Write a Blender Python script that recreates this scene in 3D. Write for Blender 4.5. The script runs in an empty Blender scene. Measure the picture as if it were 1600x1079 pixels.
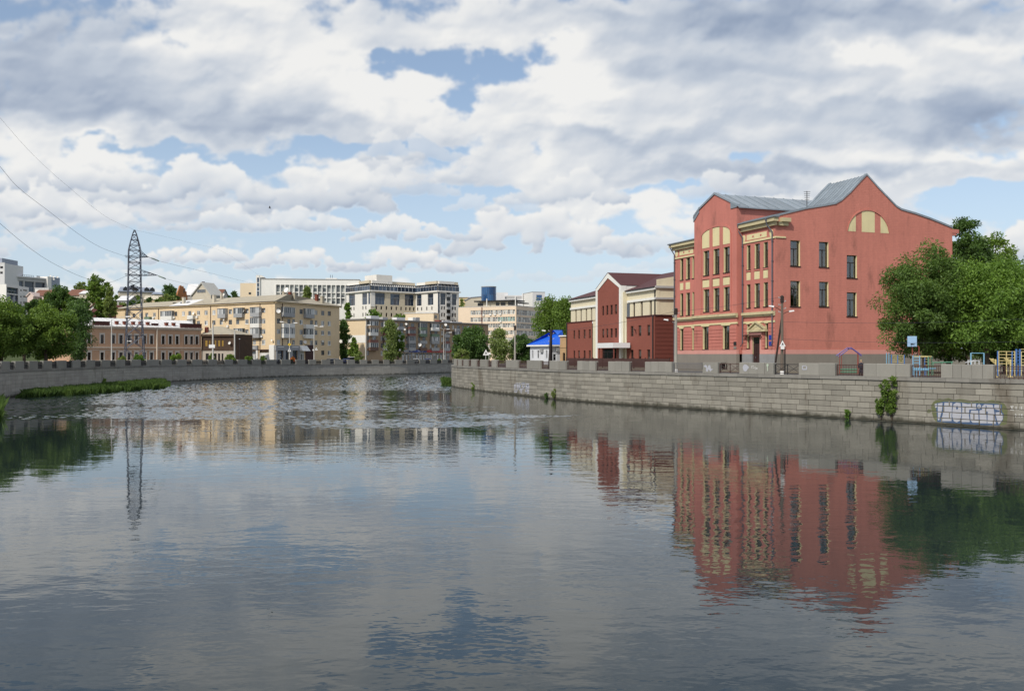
import bpy, math, random
import numpy as np
from mathutils import Vector, Matrix
random.seed(7)
SC = bpy.context.scene
COL = SC.collection
R = math.radians

# ------------------------------------------------------------------ camera
F, CX, HY, EYE = 1450.0, 800.0, 553.5, 5.6      # focal length, centre, horizon of the photograph (px), eye above water (m)
cam = bpy.data.cameras.new('camera')
cam.sensor_width = 36.0
cam.lens = F / 1600.0 * 36.0
cam.shift_y = (HY - 539.5) / 1600.0
cam.clip_start, cam.clip_end = 0.5, 8000.0
camo = bpy.data.objects.new('camera', cam)
camo.location = (0, 0, EYE)
camo.rotation_euler = (R(90), 0, 0)
COL.objects.link(camo)
SC.camera = camo
SC.view_settings.view_transform = 'Standard'
SC.view_settings.look = 'None'
SC.view_settings.exposure = 0.4
SC.view_settings.gamma = 1.0
SC.view_settings.use_curve_mapping = False
SC.cycles.use_denoising = True
SC.cycles.max_bounces = 7
SC.cycles.transparent_max_bounces = 8

# ------------------------------------------------------------------ sun and sky
SUN_AZ = (-0.56, -0.83)                          # horizontal direction towards the sun: behind the viewer's left shoulder
SUN_EL = R(43)
sun = bpy.data.lights.new('sun', 'SUN')
sun.energy = 2.7
sun.angle = R(2.5)                               # thinly veiled by cloud
sun.color = (1.0, 0.93, 0.82)
suno = bpy.data.objects.new('sun', sun)
_s = Vector((SUN_AZ[0] * math.cos(SUN_EL), SUN_AZ[1] * math.cos(SUN_EL), math.sin(SUN_EL)))
suno.rotation_euler = _s.to_track_quat('Z', 'Y').to_euler()
suno.location = (-60, -60, 90)
COL.objects.link(suno)

world = bpy.data.worlds.new('World')
SC.world = world
world.use_nodes = True
wt = world.node_tree
wt.nodes.clear()


def wn(kind, **kw):
 n = wt.nodes.new(kind)
 for k, v in kw.items():
  setattr(n, k, v)
 return n


def setin(tree, sock, v):
 if isinstance(v, bpy.types.NodeSocket):
  tree.links.new(v, sock)
 elif v is not None:
  sock.default_value = v


def wm(op, a, b=None, c=None, clamp=False):
 n = wn('ShaderNodeMath', operation=op, use_clamp=clamp)
 for s, v in zip(n.inputs, (a, b, c)):
  setin(wt, s, v)
 return n.outputs[0]


def wv(op, a, b=None, scale=None):
 n = wn('ShaderNodeVectorMath', operation=op)
 setin(wt, n.inputs[0], a)
 setin(wt, n.inputs[1], b)
 if scale is not None:
  setin(wt, n.inputs['Scale'], scale)
 return n.outputs['Value'] if op in ('DOT_PRODUCT', 'LENGTH') else n.outputs[0]


def wsmooth(x, lo, hi, a=0.0, b=1.0):
 n = wn('ShaderNodeMapRange', interpolation_type='SMOOTHSTEP')
 for s, v in zip(n.inputs, (x, lo, hi, a, b)):
  setin(wt, s, v)
 return n.outputs[0]


def wmix(f, a, b):
 n = wn('ShaderNodeMix', data_type='RGBA')
 setin(wt, n.inputs[0], f)
 setin(wt, n.inputs[6], a)
 setin(wt, n.inputs[7], b)
 return n.outputs[2]


sky = wn('ShaderNodeTexSky')
sky.sky_type = 'NISHITA'
sky.sun_disc = False
sky.sun_elevation = SUN_EL
sky.sun_rotation = math.atan2(SUN_AZ[0], SUN_AZ[1])
sky.altitude = 120
sky.air_density, sky.dust_density, sky.ozone_density = 1.0, 1.2, 1.0
tc = wn('ShaderNodeTexCoord')
D = wv('NORMALIZE', tc.outputs['Generated'])
sep = wn('ShaderNodeSeparateXYZ')
wt.links.new(D, sep.inputs[0])
az = wm('ARCTAN2', sep.outputs[0], sep.outputs[1])
el = wm('ARCSINE', sep.outputs[2])


def cloud_map():
 """clouds computed on a grid over the whole upper sky (denser towards the view): colour and cover per direction"""
 Wd, Hd = 2600, 900
 u = (np.arange(Wd) + 0.5) / Wd * 2 - 1
 azs = np.sinh(2.2 * u) / np.sinh(2.2) * np.pi
 els = ((np.arange(Hd) + 0.5) / Hd) ** (1 / 0.7) * np.pi / 2
 ga = np.where(np.abs(azs) < 0.6, np.tan(np.clip(azs, -0.6, 0.6)), np.sign(azs) * (0.684 + (np.abs(azs) - 0.6) * 1.45))
 ge = np.where(els < 0.6, np.tan(np.minimum(els, 0.6)), 0.684 + (els - 0.6) * 1.45)
 X = (CX + F * ga)[None, :].repeat(Hd, 0)
 Y = HY - F * ge[:, None] / np.maximum(np.cos(azs), 0.82)[None, :]
 Xs = (CX + F * (np.abs(ga) - 2 * ga.max()) * np.sign(ga))[None, :].repeat(Hd, 0)     # second sheet used to close the seam behind
 seam = np.clip((np.abs(azs) - 2.5) / (np.pi - 2.5), 0, 1)[None, :] * 0.5
 cols = np.nonzero(seam[0] > 0)[0]

 def perlin(x, y, seed):
  xi, yi = np.floor(x).astype(np.int64), np.floor(y).astype(np.int64)
  fx, fy = x - xi, y - yi
  sx, sy = fx ** 3 * (fx * (fx * 6 - 15) + 10), fy ** 3 * (fy * (fy * 6 - 15) + 10)

  def g(ix, iy, dx, dy):
   h = (ix * 374761393 + iy * 668265263 + seed * 1442695041) & 0x7fffffff
   h = ((h ^ (h >> 13)) * 1274126177) & 0x7fffffff
   an = (h & 0xffff) * (2 * np.pi / 65536)
   return np.cos(an) * dx + np.sin(an) * dy
  n0 = g(xi, yi, fx, fy) * (1 - sx) + g(xi + 1, yi, fx - 1, fy) * sx
  n1 = g(xi, yi + 1, fx, fy - 1) * (1 - sx) + g(xi + 1, yi + 1, fx - 1, fy - 1) * sx
  return (n0 * (1 - sy) + n1 * sy) * 1.5

 def fbm(x, y, sx, sy, octs, seed, rough=0.5, billow=False):
  acc, amp, tot, k = 0.0, 1.0, 0.0, 1.0
  for o in range(octs):
   n = perlin(x * k / sx + 17.3 * o, y * k / sy - 9.1 * o, seed + o)
   acc = acc + amp * (np.abs(n) * 2 - 0.55 if billow else n)
   tot += amp
   amp *= rough
   k *= 2.03
  return acc / tot

 def field(*a, wx=0.0, wy=0.0, **k):
  f = fbm(X + wx, Y + wy, *a, **k)
  wx2 = wx[:, cols] if isinstance(wx, np.ndarray) else wx
  wy2 = wy[:, cols] if isinstance(wy, np.ndarray) else wy
  f[:, cols] = f[:, cols] * (1 - seam[:, cols]) + fbm(Xs[:, cols] + wx2, Y[:, cols] + wy2, *a, **k) * seam[:, cols]
  return f

 def gauss(items, x, y):
  acc = np.zeros_like(X)
  for (px, py, sx, sy, w) in items:
   acc += w * np.exp(-((x - px) / sx) ** 2 - ((y - py) / sy) ** 2)
  return acc
 w1 = field(130, 84, 5, 1, 0.52)
 w2 = field(130, 84, 5, 11, 0.52)
 xw, yw = X + w1 * 85, Y + w2 * 52
 big = field(250, 125, 4, 21, 0.5, wx=w1 * 30, wy=w2 * 20)
 puff = field(88, 60, 5, 31, 0.5, billow=True, wx=w1 * 22, wy=w2 * 16)
 fine = field(48, 30, 5, 41, 0.56, wx=w1 * 12, wy=w2 * 9)
 elv = np.degrees(els)[:, None]
 cov = gauss(COVER, xw, yw) + 0.16 + 0.52 * big + 0.12 * puff + 0.40 * fine
 cov = cov - 0.12 * np.clip((6 - elv) / 6, 0, 1)

 def sm(v, a, b):
  t = np.clip((v - a) / (b - a), 0, 1)
  return t * t * (3 - 2 * t)
 alpha = sm(cov, 0.0, 0.30)
 dX = np.gradient(X, axis=1)
 dY = np.gradient(Y, axis=0)

 def light(Hf):                                     # rises to the lower right = faces the light at the upper left
  g = (np.gradient(Hf, axis=1) / dX * 0.45 + np.gradient(Hf, axis=0) / dY * 0.80)
  return g / np.sqrt(1 + g * g)
 def blur(q, n):
  for ax in (0, 1):
   acc = q.copy()
   for k in range(1, n + 1):
    acc = acc + np.roll(q, k, ax) + np.roll(q, -k, ax)
   q = acc / (2 * n + 1)
  return q
 body = field(190, 105, 3, 51, 0.45, wx=w1 * 40, wy=w2 * 24)
 soft = blur(blur(puff, 3), 3)
 lit = light(46 * body + 50 * blur(blur(np.clip(cov, 0, 1.0), 4), 4)) * 0.17 + light(13 * soft * sm(cov, 0, 0.5)) * 0.10
 lum = 0.90 - 0.14 * sm(cov, 0.25, 1.1) + lit - 0.70 * gauss(DARK, xw, yw) + 0.26 * big + 0.10 * body + 0.03 * fine
 # heaped cumulus: domes of puffs on flat grey bases
 rnd = np.random.default_rng(4)
 for (cx, by, w, h, br) in HEAPS:
  h *= 1.08
  c0 = np.nonzero((X[0] > cx - w * 0.75) & (X[0] < cx + w * 0.75))[0]
  if not len(c0):
   continue
  c0, c1 = c0[0], c0[-1] + 1
  rr = np.nonzero((Y[:, (c0 + c1) // 2] < by + h * 0.5) & (Y[:, (c0 + c1) // 2] > by - h * 1.5))[0]
  r0, r1 = rr[0], rr[-1] + 1
  x, y = X[r0:r1, c0:c1], Y[r0:r1, c0:c1]
  n1 = fbm(x, y, h * 0.42, h * 0.30, 5, int(cx), 0.6)
  n2 = fbm(x, y, h * 0.42, h * 0.30, 5, int(cx) + 7, 0.6)
  xx, yy = x + n1 * h * 0.22, y + n2 * h * 0.16
  S = np.zeros_like(x)
  A = np.zeros_like(x)
  N = int(26 + 26 * w / h / 3)
  lobes = [(rnd.uniform(-0.32, 0.32), rnd.uniform(0.55, 1.0)) for _ in range(max(2, int(w / h * 1.1)))]
  for k in range(N):
   t = rnd.uniform(-0.5, 0.5)
   top = max([lh * max(0.0, 1 - ((t - lt) / 0.22) ** 2) for lt, lh in lobes] + [0.28]) * (1 - (2 * abs(t)) ** 3)
   r = h * rnd.uniform(0.13, 0.30) * (0.55 + 0.45 * top)
   py = by - r * 0.5 - max(0.0, h * top - 1.2 * r) * rnd.random() ** 0.6
   px = cx + t * w
   d2 = ((xx - px) / 1.25) ** 2 + (yy - py) ** 2
   s = np.sqrt(np.maximum(r * r - d2, 0)) + r * 0.0
   s = np.where(d2 < r * r, s + rnd.uniform(0, h * 0.10), 0)
   S = np.maximum(S, s)
   A = np.maximum(A, np.clip((r - np.sqrt(d2)) / (0.32 * r), 0, 1))
  S = blur(blur(S, 2), 2)
  A = A * sm(by + h * 0.10 + n1 * h * 0.12 - y, -h * 0.05, h * 0.16)
  gx, gy = np.gradient(S, axis=1) / dX[r0:r1, c0:c1], np.gradient(S, axis=0) / dY[r0:r1, c0:c1]
  nz = 1 / np.sqrt(1 + 0.35 * (gx * gx + gy * gy))
  l_ = (0.55 * nz + nz * (0.38 * gx * 0.6 + 0.62 * gy * 0.6))
  n3 = fbm(x, y, h * 0.9, h * 0.6, 3, int(cx) + 13, 0.5)
  L = 0.74 + 0.34 * l_ - 0.30 * sm((y - by) / h, -0.60, 0.10) + 0.16 * n3 + 0.05 * n2
  A = sm(A, 0, 1) * br
  lum[r0:r1, c0:c1] = lum[r0:r1, c0:c1] * (1 - A) + np.clip(L, 0.2, 1) * A
  alpha[r0:r1, c0:c1] = np.maximum(alpha[r0:r1, c0:c1], A)
 lum = np.clip(lum, 0, 1)
 st = (0.0, 0.30, 0.60, 0.82, 1.0)
 cs_ = ((0.145, 0.19, 0.275), (0.25, 0.302, 0.395), (0.405, 0.447, 0.51), (0.55, 0.568, 0.592), (0.675, 0.67, 0.655))
 px = np.zeros((Hd, Wd, 4), np.float32)
 hz = np.exp(-elv / 4.5) * 0.45
 for c in range(3):
  v = np.interp(lum, st, [q[c] for q in cs_])
  px[..., c] = v * (1 - hz) + (0.54, 0.575, 0.62)[c] * hz
 px[..., 3] = alpha * 0.97
 im = bpy.data.images.new('cloud_map', Wd, Hd, alpha=True, float_buffer=True, is_data=True)
 im.alpha_mode = 'CHANNEL_PACKED'
 im.pixels.foreach_set(px.ravel())
 im.update()
 return im


COVER = [  # gaps of blue (negative) and cloud masses (positive), by direction of view
 (655, 108, 90, 30, -0.85), (600, 80, 50, 14, -0.4), (765, 92, 55, 18, -0.45), (722, 160, 42, 26, -0.7),
 (345, 258, 80, 15, -1.0), (200, 232, 120, 8, -0.5), (405, 275, 40, 20, -0.7), (620, 232, 80, 12, -0.7), (520, 228, 60, 10, -0.5),
 (680, 320, 120, 26, -0.85), (520, 352, 150, 14, -0.7), (130, 392, 190, 24, -0.65), (560, 372, 190, 14, -0.6), (930, 395, 150, 34, -0.8),
 (770, 300, 80, 18, -0.55), (1545, 316, 100, 22, -1.0), (640, 430, 280, 24, -0.7), (300, 420, 220, 24, -0.5), (1150, 330, 120, 30, -0.4),
 (845, 80, 40, 22, -0.35), (1060, 300, 80, 10, -0.5), (1178, 245, 50, 9, -0.5), (820, 240, 30, 20, -0.4),
 (330, 130, 380, 90, 0.50), (1230, 120, 440, 120, 0.58), (985, 225, 200, 55, 0.42), (200, 290, 240, 34, 0.42), (640, 200, 110, 40, 0.25),
 (560, 285, 60, 40, 0.15), (880, 275, 90, 22, 0.32), (1350, 285, 330, 36, 0.42), (230, 340, 240, 16, 0.35), (1000, 350, 120, 26, 0.2)]
DARK = [
 (50, 95, 170, 75, 0.60), (330, 188, 270, 24, 0.52), (120, 150, 200, 40, 0.40), (1290, 25, 440, 42, 0.75), (1500, 185, 190, 46, 0.72), (1075, 95, 200, 46, 0.42),
 (930, 214, 170, 20, 0.36), (1180, 264, 240, 20, 0.36), (190, 318, 200, 18, 0.28), (640, 272, 90, 24, 0.28), (1400, 268, 200, 12, 0.3), (180, 20, 170, 30, 0.22), (700, 30, 120, 30, 0.12),
 (255, 62, 80, 22, -0.35), (560, 120, 110, 40, -0.25), (880, 110, 90, 50, -0.45), (870, 195, 90, 18, -0.35), (1350, 92, 70, 12, -0.55), (1560, 62, 80, 18, -0.35), (1545, 245, 110, 14, -0.4),
 (640, 160, 70, 26, -0.3), (1270, 145, 90, 12, -0.25), (150, 255, 130, 16, -0.3)]
HEAPS = [  # single cumulus: centre, base, width, height, strength
 (500, 330, 220, 112, 1.0), (280, 318, 270, 88, 0.95), (100, 300, 260, 66, 0.9), (630, 305, 170, 64, 0.6), (640, 250, 150, 60, 0.6), (845, 398, 330, 84, 1.0), (625, 424, 220, 50, 1.0), (470, 362, 190, 38, 0.85), (350, 360, 170, 48, 0.85),
 (640, 376, 220, 42, 0.9), (310, 414, 210, 34, 0.95), (455, 420, 170, 42, 0.95), (150, 420, 100, 24, 0.55), (1590, 408, 170, 80, 1.0), (880, 318, 200, 66, 0.85), (1010, 398, 190, 52, 0.75), (140, 358, 230, 50, 0.7), (20, 340, 200, 60, 0.8),
 (285, 450, 170, 38, 0.6), (770, 330, 150, 36, 0.5), (1140, 305, 150, 62, 0.75), (700, 424, 130, 26, 0.5), (960, 440, 160, 34, 0.5), (1050, 420, 120, 26, 0.4), (1230, 335, 160, 50, 0.6), (40, 392, 180, 34, 0.55), (820, 440, 120, 20, 0.4), (-120, 400, 260, 60, 0.9), (1790, 390, 300, 80, 0.9),
 (-420, 380, 320, 90, 0.9), (2150, 380, 340, 90, 0.9)]
CLOUDS = cloud_map()
ax_ = wm('MULTIPLY', az, math.sinh(2.2) / math.pi)
ash = wm('LOGARITHM', wm('ADD', wm('ABSOLUTE', ax_), wm('SQRT', wm('MULTIPLY_ADD', ax_, ax_, 1.0))), math.e)
uu = wm('MULTIPLY_ADD', wm('MULTIPLY', wm('SIGN', az), ash), 0.5 / 2.2, 0.5)
vv = wm('POWER', wm('MULTIPLY', wm('MAXIMUM', el, 0.0), 2 / math.pi), 0.7)
uvn = wn('ShaderNodeCombineXYZ')
wt.links.new(uu, uvn.inputs[0])
wt.links.new(vv, uvn.inputs[1])
cim = wn('ShaderNodeTexImage', image=CLOUDS, extension='EXTEND', interpolation='Cubic')
wt.links.new(uvn.outputs[0], cim.inputs[0])
alpha = cim.outputs['Alpha']
SKY_STRENGTH = 0.1
cloudc = wv('SCALE', cim.outputs['Color'], scale=1.0 / SKY_STRENGTH)
# pale air near the horizon over clear sky
haz = wsmooth(el, 0.0, 0.3, 1.0, 0.0)
clear = wmix(wm('MULTIPLY_ADD', haz, 0.50, 0.16), sky.outputs[0], (4.7, 5.5, 6.6, 1))
skyc = wmix(alpha, clear, cloudc)
# below the horizon: dull ground light
skyc = wmix(wsmooth(sep.outputs[2], -0.02, -0.002, 1.0, 0.0), skyc, (1.1, 1.1, 1.0, 1))
bg = wn('ShaderNodeBackground')
wt.links.new(skyc, bg.inputs[0])
bg.inputs[1].default_value = SKY_STRENGTH
wo = wn('ShaderNodeOutputWorld')
wt.links.new(bg.outputs[0], wo.inputs[0])
world.cycles.sampling_method = 'MANUAL'
world.cycles.sample_map_resolution = 512

# ------------------------------------------------------------------ materials
MATS = {}


def mat(name, col, rough=0.85, var=0.18, scale=0.6, streak=0.0, bump=0.0, bscale=18.0, island=0.0, metal=0.0, spec=0.35,
  dirt=None, dirt_amt=0.0, fine=0.10, brick=None, wet=False):
 """weathered surface: broad noise, fine grain, vertical streaks, stains, optional per-piece variation and coursed bricks"""
 if name in MATS:
  return MATS[name]
 m = bpy.data.materials.new(name)
 m.use_nodes = True
 t = m.node_tree
 nd, lk = t.nodes, t.links
 b = nd['Principled BSDF']
 b.inputs['Roughness'].default_value = rough
 b.inputs['Metallic'].default_value = metal
 b.inputs['Specular IOR Level'].default_value = spec
 geo = nd.new('ShaderNodeNewGeometry')
 pos = geo.outputs['Position']

 def mth(op, a, bb=None, cc=None, clamp=False):
  n = nd.new('ShaderNodeMath')
  n.operation = op
  n.use_clamp = clamp
  for s, v in zip(n.inputs, (a, bb, cc)):
   setin(t, s, v)
  return n.outputs[0]

 def noise(sc, det, mul=None, rgh=0.55):
  n = nd.new('ShaderNodeTexNoise')
  n.inputs['Scale'].default_value = sc
  n.inputs['Detail'].default_value = det
  n.inputs['Roughness'].default_value = rgh
  v = pos
  if mul:
   mp = nd.new('ShaderNodeVectorMath')
   mp.operation = 'MULTIPLY'
   lk.new(pos, mp.inputs[0])
   mp.inputs[1].default_value = mul
   v = mp.outputs[0]
  lk.new(v, n.inputs['Vector'])
  return n.outputs[0]

 f = mth('MULTIPLY_ADD', mth('SUBTRACT', noise(scale, 5), 0.5), 2.2 * var, 1.0)
 if fine:
  f = mth('ADD', f, mth('MULTIPLY', mth('SUBTRACT', noise(scale * 14, 3), 0.5), 2 * fine))
 if streak:
  f = mth('ADD', f, mth('MULTIPLY', mth('SUBTRACT', noise(1.0, 4, (1.9, 1.9, 0.14)), 0.5), 2.4 * streak))
 if island:
  oi = nd.new('ShaderNodeObjectInfo')
  rr = mth('FRACT', mth('ADD', geo.outputs['Random Per Island'], oi.outputs['Random']))
  f = mth('ADD', f, mth('MULTIPLY', mth('SUBTRACT', rr, 0.5), 2 * island))
 hgt = None
 if brick:
  bw, bh, amt = brick
  # coursed brickwork: horizontal joints from height, staggered bricks from both horizontals
  sx = nd.new('ShaderNodeSeparateXYZ')
  lk.new(pos, sx.inputs[0])
  hz = mth('MULTIPLY_ADD', sx.outputs[1], 0.93, mth('MULTIPLY', sx.outputs[0], 1.07))
  cb = nd.new('ShaderNodeCombineXYZ')
  lk.new(hz, cb.inputs[0])
  lk.new(sx.outputs[2], cb.inputs[1])
  bt = nd.new('ShaderNodeTexBrick')
  lk.new(cb.outputs[0], bt.inputs['Vector'])
  bt.inputs['Scale'].default_value = 1.0
  bt.inputs['Brick Width'].default_value = bw
  bt.inputs['Row Height'].default_value = bh
  bt.inputs['Mortar Size'].default_value = bh * 0.1
  bt.inputs['Color1'].default_value = (0.35, 0.35, 0.35, 1)
  bt.inputs['Color2'].default_value = (0.65, 0.65, 0.65, 1)
  bt.inputs['Mortar'].default_value = (0.05, 0.05, 0.05, 1)
  f = mth('ADD', f, mth('MULTIPLY', mth('SUBTRACT', bt.outputs[0], 0.5), 2 * amt))
  hgt = bt.outputs[0]
 f = mth('MAXIMUM', f, 0.25)
 cmb = nd.new('ShaderNodeVectorMath')
 cmb.operation = 'SCALE'
 cmb.inputs[0].default_value = col[:3]
 lk.new(f, cmb.inputs['Scale'])
 c = cmb.outputs[0]
 if dirt_amt:
  mr = nd.new('ShaderNodeMapRange')
  mr.interpolation_type = 'SMOOTHSTEP'
  lk.new(noise(0.55, 6, (1.0, 1.0, 0.35), 0.65), mr.inputs[0])
  mr.inputs[1].default_value, mr.inputs[2].default_value = 0.53, 0.74
  mr.inputs[3].default_value, mr.inputs[4].default_value = 0.0, dirt_amt
  mx = nd.new('ShaderNodeMix')
  mx.data_type = 'RGBA'
  lk.new(mr.outputs[0], mx.inputs[0])
  lk.new(c, mx.inputs[6])
  mx.inputs[7].default_value = (*(dirt or (0.06, 0.05, 0.045)), 1)
  c = mx.outputs[2]
 if wet:                                            # weed and damp along the waterline
  sz = nd.new('ShaderNodeSeparateXYZ')
  lk.new(pos, sz.inputs[0])
  mr = nd.new('ShaderNodeMapRange')
  mr.interpolation_type = 'SMOOTHSTEP'
  lk.new(mth('ADD', sz.outputs[2], mth('MULTIPLY', mth('SUBTRACT', noise(1.3, 5), 0.5), 0.9)), mr.inputs[0])
  mr.inputs[1].default_value, mr.inputs[2].default_value = 0.05, 0.5
  mr.inputs[3].default_value, mr.inputs[4].default_value = 0.85, 0.0
  mx = nd.new('ShaderNodeMix')
  mx.data_type = 'RGBA'
  lk.new(mr.outputs[0], mx.inputs[0])
  lk.new(c, mx.inputs[6])
  mx.inputs[7].default_value = (0.035, 0.034, 0.022, 1)
  c = mx.outputs[2]
 lk.new(c, b.inputs['Base Color'])
 if bump:
  bp = nd.new('ShaderNodeBump')
  bp.inputs['Strength'].default_value = bump
  bp.inputs['Distance'].default_value = 0.03
  h = noise(bscale, 4)
  if hgt is not None:
   h = mth('MULTIPLY_ADD', hgt, 1.2, mth('MULTIPLY', h, 0.5))
  lk.new(h, bp.inputs['Height'])
  lk.new(bp.outputs[0], b.inputs['Normal'])
 MATS[name] = m
 return m


def glass_mat(name, dark, light, lightfrac=0.25, rough=0.06, spec=0.5):
 """window pane: mostly dark rooms, some panes with pale curtains behind, all glossy"""
 m = bpy.data.materials.new(name)
 m.use_nodes = True
 t = m.node_tree
 nd, lk = t.nodes, t.links
 b = nd['Principled BSDF']
 b.inputs['Roughness'].default_value = rough
 b.inputs['Specular IOR Level'].default_value = spec
 oi = nd.new('ShaderNodeObjectInfo')
 geo = nd.new('ShaderNodeNewGeometry')
 ad = nd.new('ShaderNodeMath')
 ad.operation = 'ADD'
 lk.new(oi.outputs['Random'], ad.inputs[0])
 lk.new(geo.outputs['Random Per Island'], ad.inputs[1])
 fr = nd.new('ShaderNodeMath')
 fr.operation = 'FRACT'
 lk.new(ad.outputs[0], fr.inputs[0])
 rp = nd.new('ShaderNodeValToRGB')
 rp.color_ramp.elements[0].color = (*dark, 1)
 rp.color_ramp.elements[0].position = 1 - lightfrac - 0.1
 rp.color_ramp.elements[1].color = (*light, 1)
 rp.color_ramp.elements[1].position = min(1.0, 1 - lightfrac + 0.25)
 lk.new(fr.outputs[0], rp.inputs[0])
 lk.new(rp.outputs[0], b.inputs['Base Color'])
 MATS[name] = m
 return m


def leaf_mat(name, c1, c2, trans=0.3):
 m = bpy.data.materials.new(name)
 m.use_nodes = True
 t = m.node_tree
 nd, lk = t.nodes, t.links
 nd.remove(nd['Principled BSDF'])
 geo = nd.new('ShaderNodeNewGeometry')
 ns = nd.new('ShaderNodeTexNoise')
 ns.inputs['Scale'].default_value = 0.35
 ns.inputs['Detail'].default_value = 2
 lk.new(geo.outputs['Position'], ns.inputs['Vector'])
 mm = nd.new('ShaderNodeMath')
 mm.operation = 'MULTIPLY_ADD'
 lk.new(ns.outputs[0], mm.inputs[0])
 mm.inputs[1].default_value = 1.1
 mm.inputs[2].default_value = -0.3
 m2 = nd.new('ShaderNodeMath')
 m2.operation = 'MULTIPLY_ADD'
 m2.use_clamp = True
 lk.new(geo.outputs['Random Per Island'], m2.inputs[0])
 m2.inputs[1].default_value = 0.6
 lk.new(mm.outputs[0], m2.inputs[2])
 mx = nd.new('ShaderNodeMix')
 mx.data_type = 'RGBA'
 lk.new(m2.outputs[0], mx.inputs[0])
 mx.inputs[6].default_value = (*c1, 1)
 mx.inputs[7].default_value = (*c2, 1)
 df = nd.new('ShaderNodeBsdfPrincipled')
 df.inputs['Roughness'].default_value = 0.5
 df.inputs['Specular IOR Level'].default_value = 0.25
 lk.new(mx.outputs[2], df.inputs['Base Color'])
 tr = nd.new('ShaderNodeBsdfTranslucent')
 mu = nd.new('ShaderNodeVectorMath')
 mu.operation = 'MULTIPLY'
 lk.new(mx.outputs[2], mu.inputs[0])
 mu.inputs[1].default_value = (1.5, 1.5, 0.6)
 lk.new(mu.outputs[0], tr.inputs[0])
 sh = nd.new('ShaderNodeMixShader')
 sh.inputs[0].default_value = trans
 lk.new(df.outputs[0], sh.inputs[1])
 lk.new(tr.outputs[0], sh.inputs[2])
 lk.new(sh.outputs[0], nd['Material Output'].inputs[0])
 MATS[name] = m
 return m


# ------------------------------------------------------------------ geometry helpers
def kx(px):
 return (px - CX) / F


def WX(px, Y):
 return kx(px) * Y


def WZ(py, Y):
 return EYE - (py - HY) / F * Y


class Face:
 """a vertical plane: a runs along it, d is how far a point stands out of it, z is height"""
 def __init__(s, p, q=None, u=None):
  s.O = np.array(p[:2], float)
  if u is None:
   v = np.array(q[:2], float) - s.O
   s.L = float(np.hypot(*v))
   s.u = v / s.L
  else:
   s.u = np.array(u, float) / np.hypot(*u)
   s.L = 0.0
  s.n = np.array((s.u[1], -s.u[0]))

 def a(s, px, d=0.0):
  o = s.O + s.n * d
  k = kx(px)
  return float((k * o[1] - o[0]) / (s.u[0] - k * s.u[1]))

 def Y(s, a, d=0.0):
  return float((s.O + s.n * d + s.u * a)[1])

 def z(s, py, a, d=0.0):
  return WZ(py, s.Y(a, d))

 def pz(s, px, py, d=0.0):
  a = s.a(px, d)
  return a, s.z(py, a, d)

 def pt(s, a, d, z):
  p = s.O + s.n * d + s.u * a
  return (float(p[0]), float(p[1]), float(z))

 def rect(s, x0, x1, y0, y1, d=0.0):
  """photograph rectangle -> (centre a, bottom z, width, height) on this plane"""
  a0, a1 = s.a(x0, d), s.a(x1, d)
  ac = (a0 + a1) / 2
  z0, z1 = s.z(y1, ac, d), s.z(y0, ac, d)
  return ac, z0, abs(a1 - a0), z1 - z0

 def side(s, a, away=True):
  """the plane through the end of this one, running away from the viewer (right-hand end)"""
  p = s.O + s.u * a
  return Face(p, u=(-s.n if away else s.n))


def mesh_np(name, verts, loops, sizes, mats=()):
 me = bpy.data.meshes.new(name)
 verts = np.asarray(verts, np.float32)
 loops = np.asarray(loops, np.int32)
 sizes = np.asarray(sizes, np.int32)
 me.vertices.add(len(verts))
 me.vertices.foreach_set('co', verts.ravel())
 me.loops.add(len(loops))
 me.loops.foreach_set('vertex_index', loops)
 me.polygons.add(len(sizes))
 starts = np.concatenate(([0], np.cumsum(sizes)[:-1])).astype(np.int32)
 me.polygons.foreach_set('loop_start', starts)
 me.polygons.foreach_set('loop_total', sizes)
 for m in mats:
  me.materials.append(m)
 me.update(calc_edges=True)
 me.validate()
 me.polygons.foreach_set('use_smooth', np.zeros(len(me.polygons), bool))
 return me


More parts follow.
